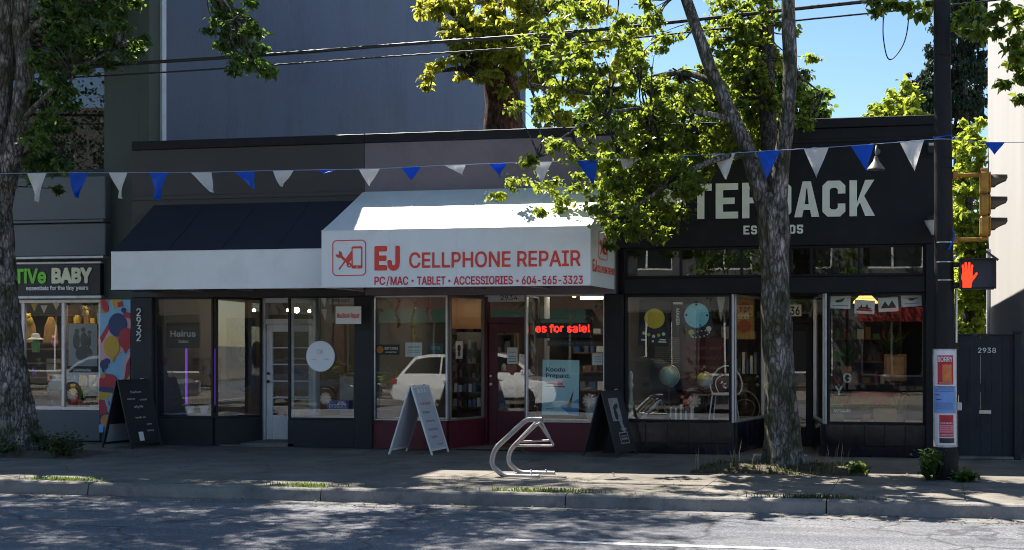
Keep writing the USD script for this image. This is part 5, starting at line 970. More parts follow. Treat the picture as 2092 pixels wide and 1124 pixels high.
# ============================================================ THINGS IN THE SHOP WINDOWS
def card(name, label, cat, px0, py0, px1, py1, Y, m, marks=(), th=.006, group=None, tilt=0.0):
    "flat card, board or picture; marks: (kind, args in fractions of the card, material)"
    a, b_ = at(px0, py1, Y), at(px1, py0, Y); w, h = b_[0] - a[0], b_[2] - a[2]
    t = thing(name, label, cat, ((a[0] + b_[0]) / 2, Y, a[2]), group); c, s = math.cos(tilt), math.sin(tilt)
    o = np.array((a[0], Y, a[2])); u, v = np.array((c, 0, s)), np.array((-s, 0, c))
    part(t, 'card', frame(box(0, w, 0, h, -th, 0), o, u, v), m)
    for k, (kind, g, mm) in enumerate(marks):
        if kind == 'text': s_, x, y, tw, hh, bold = g; poly = affinity.translate(fit_text(s_, tw * w, hh * h, bold), x * w, y * h)
        else: poly = affinity.scale(g, w, h, origin=(0, 0)) if kind == 'print' else affinity.translate(affinity.scale(g, h, h, origin=(0, 0)), 0, 0)
        if kind == 'h': poly = poly
        part(t, 'lettering' if kind == 'text' else 'print', frame(ext(poly, .0015), o - np.cross(v, u) * 0 + np.cross(u, v) * (.0003 + .0007 * (k % 4)), u, v), mm)
    return t
def standing(Y, px, py): return at(px, py, Y)
M_CHAR = mat('sign_charcoal', (.022, .023, .025), .5)
card('hanging_sign', 'dark hanging board lettered Hairus Salon in the left window', 'sign', 340, 659, 408, 711, .3, M_CHAR, [('text', ('Hairus', .12, .45, .76, .22, True), M_PAPER), ('text', ('Salon', .36, .2, .3, .12, True), M_PAPER)], .02)
M_LED = glow('violet_tube', (.30, .10, .85), .17)
for px, y, lab in ((380.5, .55, 'violet glowing tube lamp standing below the dark hanging board'), (441, .62, 'violet glowing tube lamp behind the corner of the salon window')):
    a, b_ = at(px, 826, y), at(px, 712, y); t = thing('tube_lamp', lab, 'lamp', a); part(t, 'tube', tube([a, b_], .02, 10), M_LED); part(t, 'foot', lathe([(0, .02), (.07, .015), (.07, 0)], 14).apply_translation(a - (0, 0, .02)), M_WHITE)
# fluffy white lining on the salon ledge
gx_, gy_ = np.meshgrid(np.linspace(S0 + .06, S1 + .3, 60), np.linspace(.16, .55, 16), indexing='ij'); Pp = np.stack([gx_, gy_, 0 * gx_], -1); Pp[..., 2] = .485 + .05 * meshkit.fbm(Pp * 14, 4); q = np.arange(960).reshape(60, 16)
single('window_lining', (Pp.reshape(-1, 3), np.stack([q[:-1, :-1], q[1:, :-1], q[1:, 1:], q[:-1, 1:]], -1).reshape(-1, 4)), mat('white_fleece', (.62, .66, .7), .95, .1, 30, .9, 120), 'fluffy white lining along the salon window ledge', 'lining', smooth=True)
for px, lab in ((389, 'white flower pot below the left violet tube, left of two'), (417, 'white flower pot below the left violet tube, right of two')):
    c = at(px, 843, .42); single('flower_pot', lathe([(0, 0), (.05, 0), (.075, .12), (.065, .12), (.045, .02), (0, .02)], 18).apply_translation((c[0], c[1], .52)), M_WHITE, lab, 'pot', smooth=40)
sh = thing('display_shelf', 'dark low shelf unit with bottles inside the salon window', 'shelf', at(415, 830, 1.2))
a = at(393, 842, 1.2); b_ = at(432, 735, 1.2)
part(sh, 'shelf_board', [box(a[0], b_[0], 1.2, 1.5, z, z + .03) for z in np.linspace(.5, b_[2], 4)], M_WOOD); part(sh, 'upright', [box(x, x + .03, 1.2, 1.5, .02, b_[2]) for x in (a[0], b_[0] - .03)], M_WOOD)
for k in range(7): z = np.linspace(.5, b_[2], 4)[1 + k % 2] + .03; single('bottle', lathe([(0, 0), (.022, 0), (.022, .12), (.01, .15), (.01, .18), (0, .18)], 10).apply_translation((a[0] + .06 + k * .06, 1.33, z)), (M_WHITE, M_BLK, M_INT)[k % 3], f'small {("white", "black", "grey")[k % 3]} bottle on the salon shelf unit, {("first", "second", "third", "fourth", "fifth", "sixth", "last")[k]} from the left', 'bottle', 'bottles on the salon shelf', smooth=40)
po_ = card('wall_picture', 'large grey portrait of a long haired head leaning inside the salon', 'picture', 462, 650, 522, 800, 1.6, mat('picture_grey', (.12, .12, .12), .6, .3, 3), [('print', unary_union([ell(.48, .62, .32, .3), Polygon([(.16, .6), (.2, .1), (.5, .02), (.84, .1), (.82, .6)])]), M_CHAR), ('print', ell(.5, .6, .17, .2), mat('picture_light', (.2, .2, .2), .6, .2, 6)), ('print', unary_union([ell(.42, .63, .05, .02), ell(.58, .63, .05, .02), Polygon([(.48, .56), (.52, .56), (.5, .62)]), ell(.5, .49, .06, .015)]), M_CHAR)], .03)
wr_ = thing('wreath', 'small red wreath hanging at the left of the salon window', 'wreath', at(331, 745, .5)); c = at(331, 737, .5); part(wr_, 'ring', tube([(c[0] + .07 * math.cos(a), .5, c[2] + .085 * math.sin(a)) for a in np.linspace(0, 6.4, 26)], .022, 8), mat('red_felt', (.3, .05, .05), .9, .3, 30), smooth=True); part(wr_, 'ribbon', box(c[0] - .015, c[0] + .015, .5, .505, c[2] - .25, c[2] - .1), M_CHAR)
M_BULB = glow('warm_bulb', (1.0, .72, .45), 14.0)
for px, py, y, lab in ((606, 634, 2.6, 'large bright globe bulb hanging in the salon behind the door'), (632, 636, 2.3, 'warm small bulb right of the bright globe in the salon'), (519, 634, 2.4, 'warm bulb seen left of the white door frame'), (588, 634, 2.9, 'small warm bulb left of the bright globe in the salon'), (388, 633, 2.5, 'warm bulb high in the left salon window')):
    c = at(px, py, y); t = thing('pendant_lamp', lab, 'lamp', c); part(t, 'bulb', trimesh.creation.icosphere(2, .055 if px == 606 else .03).apply_translation(c), M_BULB, smooth=True); part(t, 'cord', tube([c + (0, 0, .05), (c[0], c[1], 2.62)], .006, 6), M_BLK)
ds = thing('round_sign', 'white round disc sign hanging in the right salon window', 'sign', at(655, 757, .02)); c = at(655, 728, .02); r = at(684, 728, .02)[0] - c[0]
part(ds, 'disc', frame(ext(circ(0, 0, r), .01), c), mat('disc_white', (.78, .79, .82), .5, .03)); [part(ds, 'lettering', frame(ext(fit_text(s_, .1, h_), .001), c + (x_, -.0105, z_)), mat('pale_ink', (.4, .42, .5), .6)) for s_, h_, x_, z_ in (('CW', .07, -.05, .04), ('hair', .022, -.17, -.06), ('studio', .022, .06, -.06))]; part(ds, 'cord', tube([c + (0, 0, r), (c[0], c[1], 2.5)], .003, 5), M_BLK)
card('paper_sign', 'small pale board high in the right salon window', 'sign', 672, 606, 722, 622, .25, mat('pale_blue_card', (.4, .46, .55), .6), [('text', ('OPEN DAILY', .15, .3, .7, .4, True), M_BLK)])
card('display_box', 'low violet and white box at the foot of the right salon window', 'box', 668, 818, 712, 838, .5, mat('violet_card', (.2, .16, .4), .6), [('text', ('product', .1, .25, .8, .45, True), M_PAPER)], .15)
card('white_cabinet', 'white cabinet standing at the back right of the salon', 'cabinet', 694, 770, 722, 860, 1.6, M_WHITE, (), .4)
for k, (px0, px1, py1, lab) in enumerate(((653, 668, 628, 'white paper pennant at top of the right salon window, upper'), (656, 668, 656, 'white paper pennant hanging low left in the right salon window'))):
    a, b_, c = at(px0, py1 - 24, .16), at(px1, py1 - 24, .16), at((px0 + px1) / 2 + 4, py1, .16); single('paper_pennant', frame(ext(Polygon([(0, 0), (b_[0] - a[0], 0), ((b_[0] - a[0]) * .7, c[2] - a[2])]), .002), a), M_PAPER, lab, 'pennant')

# ---- phone shop
def tinsel(px, py0, py1, Y, m, label, sway=.03):
    a, b_ = at(px, py0, Y), at(px, py1, Y); V, F = [], []
    for k in range(420):
        t = RNG.random(); c = a * (1 - t) + b_ * t + (sway * math.sin(t * 9), 0, 0); d = RNG.normal(size=3); d *= .055 / np.linalg.norm(d); e = np.cross(d, RNG.normal(size=3)); e *= .004 / np.linalg.norm(e); n = len(V); V += [c - e, c + e, c + d]; F.append((n, n + 1, n + 2))
    t_ = thing('tinsel_garland', label, 'garland', b_); part(t_, 'strands', (np.array(V), np.array(F)), m, kind='stuff'); part(t_, 'core', tube(spline([a, (a + b_) / 2 + (sway, 0, 0), b_], 14), .006, 6), m)
M_TR = mat('red_tinsel', (.4, .02, .03), .25, .2, metal=.6); M_TG = mat('gold_tinsel', (.6, .42, .08), .25, .2, metal=.7)
tinsel(812, 604, 668, .3, M_TR, 'red tinsel garland hanging left in the repair shop window'); tinsel(845, 604, 700, .35, M_TG, 'gold tinsel garland hanging mid window in the repair shop'); tinsel(876, 604, 664, .4, M_TR, 'red tinsel garland right of the gold one')
card('window_sign', 'small black bitcoin sign with orange coin at the window corner', 'sign', 768, 704, 816, 725, .14, M_BLK, [('print', affinity.scale(circ(0, 0, .34), .42, 1, origin=(0, 0)).buffer(0) if False else affinity.translate(affinity.scale(Point(0, 0).buffer(1, 16), .14, .34), .18, .5), mat('coin_orange', (.6, .2, .02), .5)), ('text', ('BITCOIN', .38, .5, .54, .24, True), M_PAPER), ('text', ('accepted here', .42, .2, .46, .14, True), M_PAPER)])
card('window_notice', 'white printed notice taped in the repair shop window', 'notice', 828, 700, 862, 729, .14, M_PAPER, [('print', unary_union([sbox(.15, y, .85, y + .025) for y in (.3, .4, .62, .7)]), M_FADE)])
card('window_sign', 'small dark teal sign right of the white notice', 'sign', 874, 702, 905, 722, .14, mat('teal_card', (.02, .07, .09), .5), [('text', ('OPEN', .2, .4, .6, .3, True), mat('teal_ink', (.1, .3, .35), .5))])
card('wall_board', 'orange brown display board inside behind the angled glass', 'board', 921, 606, 992, 672, 1.8, mat('orange_board', (.15, .066, .022), .6, .1, 2), (), .03)
sh = thing('display_shelf', 'dark shelf rack of small boxed goods behind the angled glass', 'shelf', at(955, 850, 1.5)); a = at(922, 850, 1.5); b_ = at(985, 690, 1.5)
part(sh, 'back_board', box(a[0], b_[0], 1.75, 1.78, .1, b_[2] + .1), M_INT_D); part(sh, 'shelf_board', [box(a[0], b_[0], 1.5, 1.749, z, z + .02) for z in (.6, .85, 1.1, 1.35, 1.6)], M_CHAR)
gm = [mat('pack_' + n_, c_, .4) for n_, c_ in (('white', (.6, .6, .6)), ('grey', (.2, .2, .22)), ('black', (.02, .02, .02)), ('blue', (.05, .12, .3)), ('brown', (.2, .12, .08)))]
for k in range(26):
    z = (.62, .87, 1.12, 1.37, 1.62)[k % 5]; x = a[0] + .03 + (k // 5) * .085 + RNG.uniform(0, .02)
    single('boxed_accessory', cbox(x, x + .06, 1.53, 1.6, z, z + RNG.uniform(.08, .17), .003), gm[int(RNG.integers(5))], f'small boxed accessory on the {("lowest", "second", "middle", "fourth", "top")[k % 5]} shelf of the rack, {("first", "second", "third", "fourth", "fifth", "sixth")[k // 5]} from the left', 'box', 'boxed goods on the phone shop rack')
card('wall_notice', 'white framed picture on the shelf rack behind the angled glass', 'picture', 931, 697, 945, 733, 1.45, M_PAPER, [('print', ell(.5, .6, .25, .2), M_BLK), ('print', sbox(.3, .15, .7, .4), M_FADE)])
LEDS = thing('led_sign', 'black electronic sign with red scrolling words es for sale', 'sign', at(1150, 692, .35))
a, b_ = at(1091, 691, .35), at(1209, 651, .35); part(LEDS, 'case', cbox(a[0], b_[0], .35, .43, a[2], b_[2], .008), M_BLK)
g = fit_text('es for sale!', (b_[0] - a[0]) * .94, (b_[2] - a[2]) * .38, True); dots = []
st_ = .0125; gb_ = g.bounds; pg = shapely.prepare(g)
for x in np.arange(0, gb_[2], st_):
    for y in np.arange(gb_[1], gb_[3], st_):
        if g.buffer(.003).contains(Point(x, y)): dots.append(sbox(x - st_ * .42, y - st_ * .42, x + st_ * .42, y + st_ * .42))
part(LEDS, 'lettering', frame(ext(unary_union(dots), .002), (a[0] + .025, .3495, a[2] + .1)), glow('led_red', (1.0, .03, .02), .9))
M_AQ = mat('poster_aqua', (.52, .76, .80), .5, .05, 2)
card('poster', 'pale aqua poster reading Koodo Prepaid in the phone shop window', 'poster', 1106, 848, 1183, 736, .2, M_AQ, ()) if False else None
card('poster', 'pale aqua poster reading Koodo Prepaid in the phone shop window', 'poster', 1107, 735, 1182, 847, .2, M_AQ, [('text', ('Koodo', .1, .79, .52, .07, True), mat('poster_navy', (.02, .05, .12), .5)), ('text', ('Prepaid.', .1, .68, .66, .07, True), mat('poster_navy', (.02, .05, .12), .5)), ('print', sbox(.1, .55, .56, .575), M_REDD), ('print', sbox(.1, .505, .62, .525), M_REDD),
    ('print', Polygon([(.48, .16), (.75, .02), (1, .02), (1, .3), (.75, .22)]), mat('poster_cyan', (.08, .32, .62), .5)), ('print', Polygon([(.68, .14), (.78, .12), (.86, .46), (.8, .36)]), M_CHAR), ('print', sbox(.1, .1, .3, .112), M_FADE)], tilt=-.015)
card('ceiling_light', 'white tube light under the phone shop ceiling', 'lamp', 1185, 604, 1232, 612, 1.6, glow('tube_white', (1, .9, .75), 3.0), (), .06)
def panel_light(x, y, z, w, d, m, label):
    t = thing('ceiling_light', label, 'lamp', (x, y, z)); part(t, 'housing', cbox(x - w / 2 - .02, x + w / 2 + .02, y - d / 2 - .02, y + d / 2 + .02, z - .05, z - .003), M_WHITE); part(t, 'diffuser', box(x - w / 2, x + w / 2, y - d / 2, y + d / 2, z - .06, z - .051), m)
GW, GWA = glow('tube_white', (1, .9, .75), 3.0), glow('panel_warm', (1.0, .75, .5), 3.0)
panel_light(-7.9, 1.35, 2.615, 1.3, .22, GW, 'long white ceiling light in the left half of the phone shop'); panel_light(-5.9, 1.8, 2.615, 1.3, .22, GW, 'long white ceiling light in the right half of the phone shop')
panel_light(-3.7, .5, 2.72, .9, .25, GWA, 'warm ceiling light over the left side of the black shop'); panel_light(-.9, .5, 2.72, .9, .25, GWA, 'warm ceiling light over the right side of the black shop')
GWB = glow('panel_toyshop', (1.0, .78, .55), 5.0)
panel_light(-14.2, 1.3, 3.045, 1.2, .3, GWB, 'warm ceiling light over the right side of the baby shop'); panel_light(-16.5, 1.3, 3.045, 1.2, .3, GWB, 'warm ceiling light over the left side of the baby shop')
c = at(1173, 604, .6); single('spot_lamp', trimesh.creation.icosphere(2, .035).apply_translation(c), glow('warm_spot', (1.0, .42, .1), 5.0), 'small orange lamp glowing under the window head', 'lamp', smooth=True)
card('window_notice', 'white paper pinned at the right edge of the phone shop window', 'notice', 1210, 722, 1231, 746, .14, M_PAPER, [('print', unary_union([sbox(.15, y, .85, y + .04) for y in (.3, .5, .7)]), M_FADE)])
card('window_lettering', 'faint grey letters on the glass below the red scrolling sign', 'lettering', 1118, 696, 1212, 707, .16, M_CHAR, [('text', ('CELLPHONE REPAIR', .05, .3, .9, .4, True), M_FADE)], .002)
bgx = thing('goods_bag', 'silvery bag of goods on the ledge right of the aqua poster', 'bag', at(1212, 838, .4)); c = at(1212, 838, .4)
m = trimesh.creation.icosphere(3, 1.0); v = np.array(m.vertices); v *= (.13, .09, .19) * (1 + .35 * (meshkit.fbm(v * 2.5, 3)[:, None] - .5)); m.vertices = v + (c[0], .4, .66); part(bgx, 'sack', m, mat('silver_film', (.45, .45, .46), .25, .3, 12, .5, 20), smooth=True); part(bgx, 'neck', lathe([(.02, 0), (.05, .06), (.04, .06)], 12).apply_translation((c[0], .4, .83)), M_STEEL)
card('door_notice', 'white notice taped on the glass of the dark red door', 'notice', 1036, 710, 1057, 744, .93, M_PAPER, [('print', unary_union([sbox(.15, y, .85, y + .035) for y in (.15, .3, .45, .7)]), M_FADE)])
hrt = affinity.translate(unary_union([circ(-.045, .03, .052), circ(.045, .03, .052), Polygon([(-.094, .012), (.094, .012), (0, -.1)])]), 0, 0); single('heart_sticker', frame(ext(hrt, .003), at(1045, 755, .94)), mat('heart_brown', (.32, .12, .08), .6), 'brown heart sticker on the dark red door glass', 'sticker')
card('wall_column', 'pale column inside the phone shop beside the door', 'column', 1090, 606, 1112, 840, 1.5, M_INT, (), .3)
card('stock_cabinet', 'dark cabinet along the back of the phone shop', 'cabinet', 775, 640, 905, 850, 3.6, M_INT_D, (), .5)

# ---- black shop, left window
M_TOWEL = mat('dark_towel', (.035, .032, .034), .9, .15, 20); M_TOWB = mat('brown_towel', (.055, .035, .035), .9, .15, 20); M_MOON = mat('moon_yellow', (.75, .55, .06), .8, .12, 18); M_DISC = mat('disc_blue', (.28, .66, .76), .8, .1, 18); M_LIMEP = mat('lime_print', (.45, .5, .1), .8)
def fr(x, y, rx, asp): return affinity.translate(affinity.scale(Point(0, 0).buffer(1, 18), rx, rx * asp), x, y)
card('printed_towel', 'dark hanging towel printed with a yellow moon and its phases', 'towel', 1303, 612, 1366, 705, .22, M_TOWEL, [('print', fr(.5, .6, .33, .66), M_MOON)] + [('print', fr(.18 + k * .16, .27 - .03 * (2 - abs(k - 2)), .055, .66), (M_CREAM, M_LIMEP, M_CREAM, M_LIMEP, M_CREAM)[k]) for k in range(5)] + [('print', unary_union([sbox(.1, .1, .26, .14), sbox(.45, .08, .52, .12), sbox(.66, .08, .92, .11), sbox(.7, .13, .9, .16)]), M_CREAM)], tilt=-.05)
card('printed_towel', 'brown hanging towel printed with a pale blue disc', 'towel', 1404, 622, 1463, 698, .2, M_TOWB, [('print', fr(.5, .64, .43, .78), M_DISC)] + [('print', fr(.5 + .36 * math.cos(a), .64 + .29 * math.sin(a), .04, .78), M_TOWB) for a in (1.4, -.2, 2.9, -1.4)] + [('print', fr(.2, .22, .1, .78), M_LIMEP), ('print', fr(.82, .22, .09, .78), M_CREAM)] + [('print', fr(.5 + .32 * math.cos(a), .13 + .08 * math.sin(a), .025, .78), M_CREAM) for a in np.linspace(0, 6, 14)], tilt=.2)
def penn(px0, px1, py0, py1, Y, m, label, marks=None):
    a, b_, c = at(px0, py0, Y), at(px1, py0, Y), at((px0 + px1) / 2, py1, Y); w = b_[0] - a[0]; t = thing('felt_pennant', label, 'pennant', c); part(t, 'felt', frame(ext(Polygon([(0, 0), (w, 0), (w * .55, c[2] - a[2]), (w * .45, c[2] - a[2])]), .003), a), m); part(t, 'band', frame(ext(sbox(0, -.015, w, .02), .005), a), M_CREAM)
    if marks: part(t, 'lettering', frame(ext(affinity.rotate(fit_text(marks, (a[2] - c[2]) * .5, w * .34, True), -90, origin=(0, 0)), .0015), (a[0] + w * .34, Y - .0042, a[2] - .08)), M_CREAM)
penn(1375, 1394, 620, 688, .24, M_CHAR, 'narrow dark felt pennant between the two towels', 'MAKER'); penn(1464, 1482, 603, 655, .24, mat('cream_felt', (.5, .48, .42), .9), 'narrow cream felt pennant right of the blue disc towel')
def globe(px, py, rpx, Y, m, label, zf):
    c = at(px, py, Y); r = at(px + rpx, py, Y)[0] - c[0]; t = thing('globe', label, 'globe', (c[0], Y, zf)); part(t, 'ball', trimesh.creation.icosphere(3, r).apply_translation(c), m, smooth=True); part(t, 'meridian', tube([c + (r * 1.09 * math.sin(a), 0, r * 1.09 * math.cos(a)) for a in np.linspace(0, math.pi, 20)], .008, 6), M_STEEL, smooth=True); part(t, 'stand', [lathe([(.1, 0), (.1, .015), (.02, .04), (.015, max(.06, c[2] - r * 1.1 - zf)), (0, max(.06, c[2] - r * 1.1 - zf))], 16).apply_translation((c[0], Y, zf))], M_BLK, smooth=40)
def globe_mat(n_, sea, land): return usdkit.material(stage, '/World/Looks/' + n_, {'g': ('geometry', {}), 'n': ('noise_texture', {'scale': 4.5, 'detail': 6.0}), 'r': ('rgb_ramp', {'ramp': [(.5, sea), (.54, land)]}), 'p': ('principled_bsdf', {'roughness': .35})}, [('g.position', 'n.vector'), ('n.fac', 'r.fac'), ('r.color', 'p.base_color')], surface='p.BSDF')
globe(1366, 768, 20, .8, globe_mat('sea_green_globe', (.22, .36, .33), (.36, .34, .2)), 'larger greenish globe in the black shop window', .48); globe(1439, 777, 15.5, .8, globe_mat('pale_blue_globe', (.40, .46, .48), (.42, .3, .16)), 'smaller pale blue globe on a table in the black shop window', .9)
c = at(1442, 800, .8); tb_ = thing('side_table', 'small round table under the pale globe', 'table', (c[0], .8, .48)); part(tb_, 'tabletop', lathe([(0, .4), (.24, .4), (.24, .425), (0, .425)], 24).apply_translation((c[0], .8, .48)), M_WOOD); part(tb_, 'stem', lathe([(.14, 0), (.13, .02), (.03, .05), (.025, .4)], 16).apply_translation((c[0], .8, .48)), M_BLK, smooth=40)
c = at(1288, 860, .3); single('turned_post', lathe([(0, 0), (.09, 0), (.09, .05), (.05, .08), (.04, .2), (.06, .27), (.035, .33), (.03, .52), (.055, .58), (.03, .63), (.045, .74), (.02, .8), (0, .81)], 20).apply_translation((c[0], .3, .48)), mat('white_worn', (.5, .5, .47), .6, .2, 8), 'white turned wooden post at the left of the black shop window', 'post', smooth=50)
def chair_wire(o, label, m):
    t = thing('chair', label, 'chair', o); o = np.array(o)
    part(t, 'backrest', [tube(spline([o + (-.2, .2, .42), o + (-.2, .24, .75), o + (0, .26, .88), o + (.2, .24, .75), o + (.2, .2, .42)], 24), .012, 8), tube(spline([o + (-.1, .2, .42), o + (-.08, .24, .72), o + (.08, .24, .72), o + (.1, .2, .42)], 20), .008, 6)], m, smooth=True); part(t, 'seat', lathe([(0, .42), (.2, .42), (.21, .435), (.2, .45), (0, .45)], 20).apply_translation(o), m)
    for sx, sy in ((-1, -1), (1, -1), (-1, 1), (1, 1)): part(t, 'leg', tube([o + (sx * .16, sy * .16, .42), o + (sx * .21, sy * .21, 0)], .011, 6), m)
chair_wire((at(1478, 850, .5)[0], .55, .48), 'white wire chair at the right end of the black shop window', M_WHITE); chair_wire((at(1512, 850, 1.6)[0], 1.9, .02), 'pale bentwood chair seen through the angled glass', mat('pale_chair', (.4, .37, .33), .5))
ez = thing('folding_rack', 'folding deck frame leaning open in the black shop window', 'rack', at(1330, 862, .4)); a0, a1, a2 = at(1302, 862, .35), at(1347, 818, .45), at(1372, 860, .4)
for dy in (0, .16): part(ez, 'strut', tube([a0 + (0, dy, 0), a1 + (0, dy, 0)], .016, 8), M_STEEL); part(ez, 'strut', tube([a1 + (0, dy, 0), a2 + (0, dy, 0)], .012, 8), M_CHAR)
bkl = [at(1368, 838, .55)]
for k in range(9):
    w = RNG.uniform(.025, .04); x = bkl[0][0] + k * .042; single('book', cbox(x, x + w, .55, .7, .48, .48 + RNG.uniform(.2, .26), .003), [M_PAPER, gm[1], M_CREAM, gm[4]][k % 4], f'{("white", "grey", "cream", "brown")[k % 4]} standing book beneath the globes, {("first", "second", "third", "fourth", "fifth", "sixth", "seventh", "eighth", "last")[k]} from the left', 'book', 'books in the black shop window')
single('pink_ornament', unary_union and trimesh.util.concatenate([trimesh.creation.icosphere(2, r_).apply_translation(np.array(at(px, py, .5))) for px, py, r_ in ((1401, 822, .05), (1394, 812, .03), (1410, 815, .035), (1404, 836, .04))]), mat('coral', (.55, .12, .1), .6, .2, 20), 'small coral red ornament beside the row of books', 'ornament', smooth=True)
card('slatted_board', 'grey green slatted panel hung behind the moon towel', 'board', 1338, 690, 1388, 742, 1.5, mat('slat_grey', (.09, .10, .09), .7), [('print', unary_union([sbox(0, y, 1, y + .03) for y in np.linspace(.05, .95, 12)]), M_CHAR)])
card('wall_banner', 'dark red banner with faint lettering deep in the black shop', 'banner', 1394, 690, 1482, 800, 2.2, mat('maroon_banner', (.10, .018, .02), .7), [('text', (s_, .2, y, .7, .07, True), mat('banner_ink', (.22, .1, .1), .7)) for s_, y in (('laser and', .78), ('pigmentary', .6), ('fibres', .42), ('wellness', .24))])
card('poster', 'orange and yellow poster hung behind the angled glass of the black shop', 'poster', 1500, 606, 1541, 693, 1.62, mat('poster_gold', (.42, .26, .07), .7, .15, 5), [('print', unary_union([ell(.5, .75, .3, .12), ell(.5, .3, .35, .15)]), mat('poster_rust', (.36, .10, .04), .7, .2, 9)), ('text', ('28', .2, .48, .55, .12, True), M_CREAM)])
for k in range(6):
    x = at(1500 + k * 8, 770, 1.9)[0]; single('book', cbox(x, x + .05, 1.9, 2.1, 1.2, 1.2 + .25 + .06 * (k % 3), .003), [M_PAPER, M_CHAR, M_PAPER, gm[3], M_CREAM, gm[1]][k], f'upright book on the shelf behind the angled glass, {("first", "second", "third", "fourth", "fifth", "last")[k]} from the left', 'book', 'books behind the angled glass')
card('shelf_board', 'dark shelf carrying books behind the angled glass', 'shelf', 1497, 772, 1552, 780, 2.1, M_CHAR, (), .25)
dr = thing('drawer_chest', 'small wooden chest of knobbed drawers inside the black shop doorway', 'chest', at(1648, 905, 1.9)); a, b_ = at(1628, 905, 1.9), at(1668, 782, 1.9)
part(dr, 'carcass', cbox(a[0], b_[0], 1.92, 2.3, .02, b_[2]), M_WOOD)
for k in range(5):
    z0_, z1_ = np.linspace(.05, b_[2] - .02, 6)[k] + .008, np.linspace(.05, b_[2] - .02, 6)[k + 1] - .008; d_ = part(dr, 'drawer', cbox(a[0] + .015, b_[0] - .015, 1.9, 1.919, z0_, z1_, .004), M_WOOD); part(d_, 'knob', trimesh.creation.icosphere(1, .016).apply_translation(((a[0] + b_[0]) / 2, 1.885, (z0_ + z1_) / 2)), M_STEEL)
# ---- black shop, right window
for k, (x0, y0, x1, y1, tl, lab) in enumerate(((1696, 601, 1737, 630, -.04, 'white card with a dark bird sketch, leftmost on the string'), (1745, 612, 1786, 640, -.06, 'white card with a dark harbour sketch, second on the string'), (1795, 609, 1836, 638, .05, 'white card with a dark mountain sketch, third on the string'), (1842, 598, 1884, 628, .07, 'white card with a dark flying bird sketch, rightmost on the string'))):
    sk = [unary_union([ell(.45, .55, .22, .1, 20), Polygon([(.2, .5), (.75, .8), (.6, .5)]), sbox(.1, .2, .9, .24)]), unary_union([sbox(.1, .2, .9, .32), Polygon([(.2, .3), (.35, .7), (.4, .3)]), Polygon([(.5, .3), (.62, .78), (.72, .3)]), ell(.5, .4, .35, .1)]), unary_union([Polygon([(.1, .25), (.35, .75), (.5, .4), (.7, .8), (.9, .25)])]), unary_union([ell(.5, .5, .14, .09), Polygon([(.1, .62), (.5, .55), (.9, .6), (.6, .45)]), sbox(.15, .2, .85, .23)])][k]
    card('picture_card', lab, 'picture', x0, y0, x1, y1, .16, M_PAPER, [('print', sk, M_CHAR)], .003, tilt=tl)
single('card_string', tube([at(1688, 601, .165), at(1765, 610, .165), at(1815, 608, .165), at(1889, 596, .165)], .003, 5), M_CHALK, 'thin string carrying four sketch cards', 'string')
c = at(1768, 612, .9); lm = thing('pendant_lamp', 'warm orange pendant lamp glowing behind the sketch cards', 'lamp', c); part(lm, 'shade', lathe([(.03, .16), (.1, .12), (.19, .03), (.2, 0), (.19, 0), (.02, .14)], 24).apply_translation(c - (0, 0, .06)), glow('lamp_amber', (1.0, .45, .12), .9), smooth=True); part(lm, 'cord', tube([c + (0, 0, .1), (c[0], c[1], 3.28)], .006, 6), M_BLK)
def plant(px, py, Y, h, n, label, zf, m=GRASS2, wide=.02):
    c = at(px, py, Y); c[2] = zf; t = thing('potted_plant', label, 'plant', c); part(t, 'pot', lathe([(0, 0), (.07, 0), (.1, .14), (.085, .14), (.06, .02), (0, .02)], 18).apply_translation(c), mat('terracotta', (.3, .13, .07), .8, .1), smooth=40)
    part(t, 'foliage', blades(n, lambda: (c[0] + RNG.normal() * .03, c[1] + RNG.normal() * .03, zf + .12), h, wide, .8), m, kind='stuff')
plant(1768, 838, .5, .3, 60, 'spiky green potted plant low in the right black shop window', .485); plant(1840, 838, .7, .36, 50, 'dark leafy potted plant right of the yellow crate', .485, LEAF_LEFT); plant(1730, 700, 1.6, .5, 70, 'tall trailing plant at the back of the right black shop window', 1.2, LEAF_LEFT, .03); plant(1820, 700, 1.5, .5, 60, 'climbing plant beside the wooden frame at the back', 1.3, LEAF_LEFT, .03)
def crate(px0, py0, px1, py1, Y, d, m, label, name='crate', cat='crate', zf=.485):
    a, b_ = at(px0, py1, Y), at(px1, py0, Y); h = b_[2] - a[2]; t = thing(name, label, cat, ((a[0] + b_[0]) / 2, Y, zf)); part(t, 'side_board', [cbox(a[0], b_[0], Y, Y + .015, zf, zf + h, .003), cbox(a[0], b_[0], Y + d, Y + d + .015, zf, zf + h, .003), cbox(a[0], a[0] + .015, Y + .016, Y + d - .001, zf, zf + h, .003), cbox(b_[0] - .015, b_[0], Y + .016, Y + d - .001, zf, zf + h, .003)], m); part(t, 'base_board', box(a[0] + .016, b_[0] - .016, Y + .016, Y + d - .001, zf, zf + .012), m)
crate(1784, 805, 1832, 832, .6, .25, mat('yellow_wood', (.38, .24, .06), .6, .15, 8), 'yellow wooden crate between plants in the right window'); crate(1690, 826, 1722, 864, .35, .25, mat('olive_box', (.16, .18, .05), .6, .1), 'olive green box at the left foot of the right window', 'box', 'box'); crate(1738, 778, 1840, 800, 1.2, .3, mat('red_case', (.25, .025, .03), .5), 'long red case deep in the right black shop window', 'case', 'case', .75)
card('framed_picture', 'brown wooden frame standing deep in the right window', 'frame', 1806, 724, 1852, 778, 1.4, M_WOOD, [('print', sbox(.12, .1, .88, .9), mat('faded_print', (.3, .2, .1), .7, .3, 6))], .03)
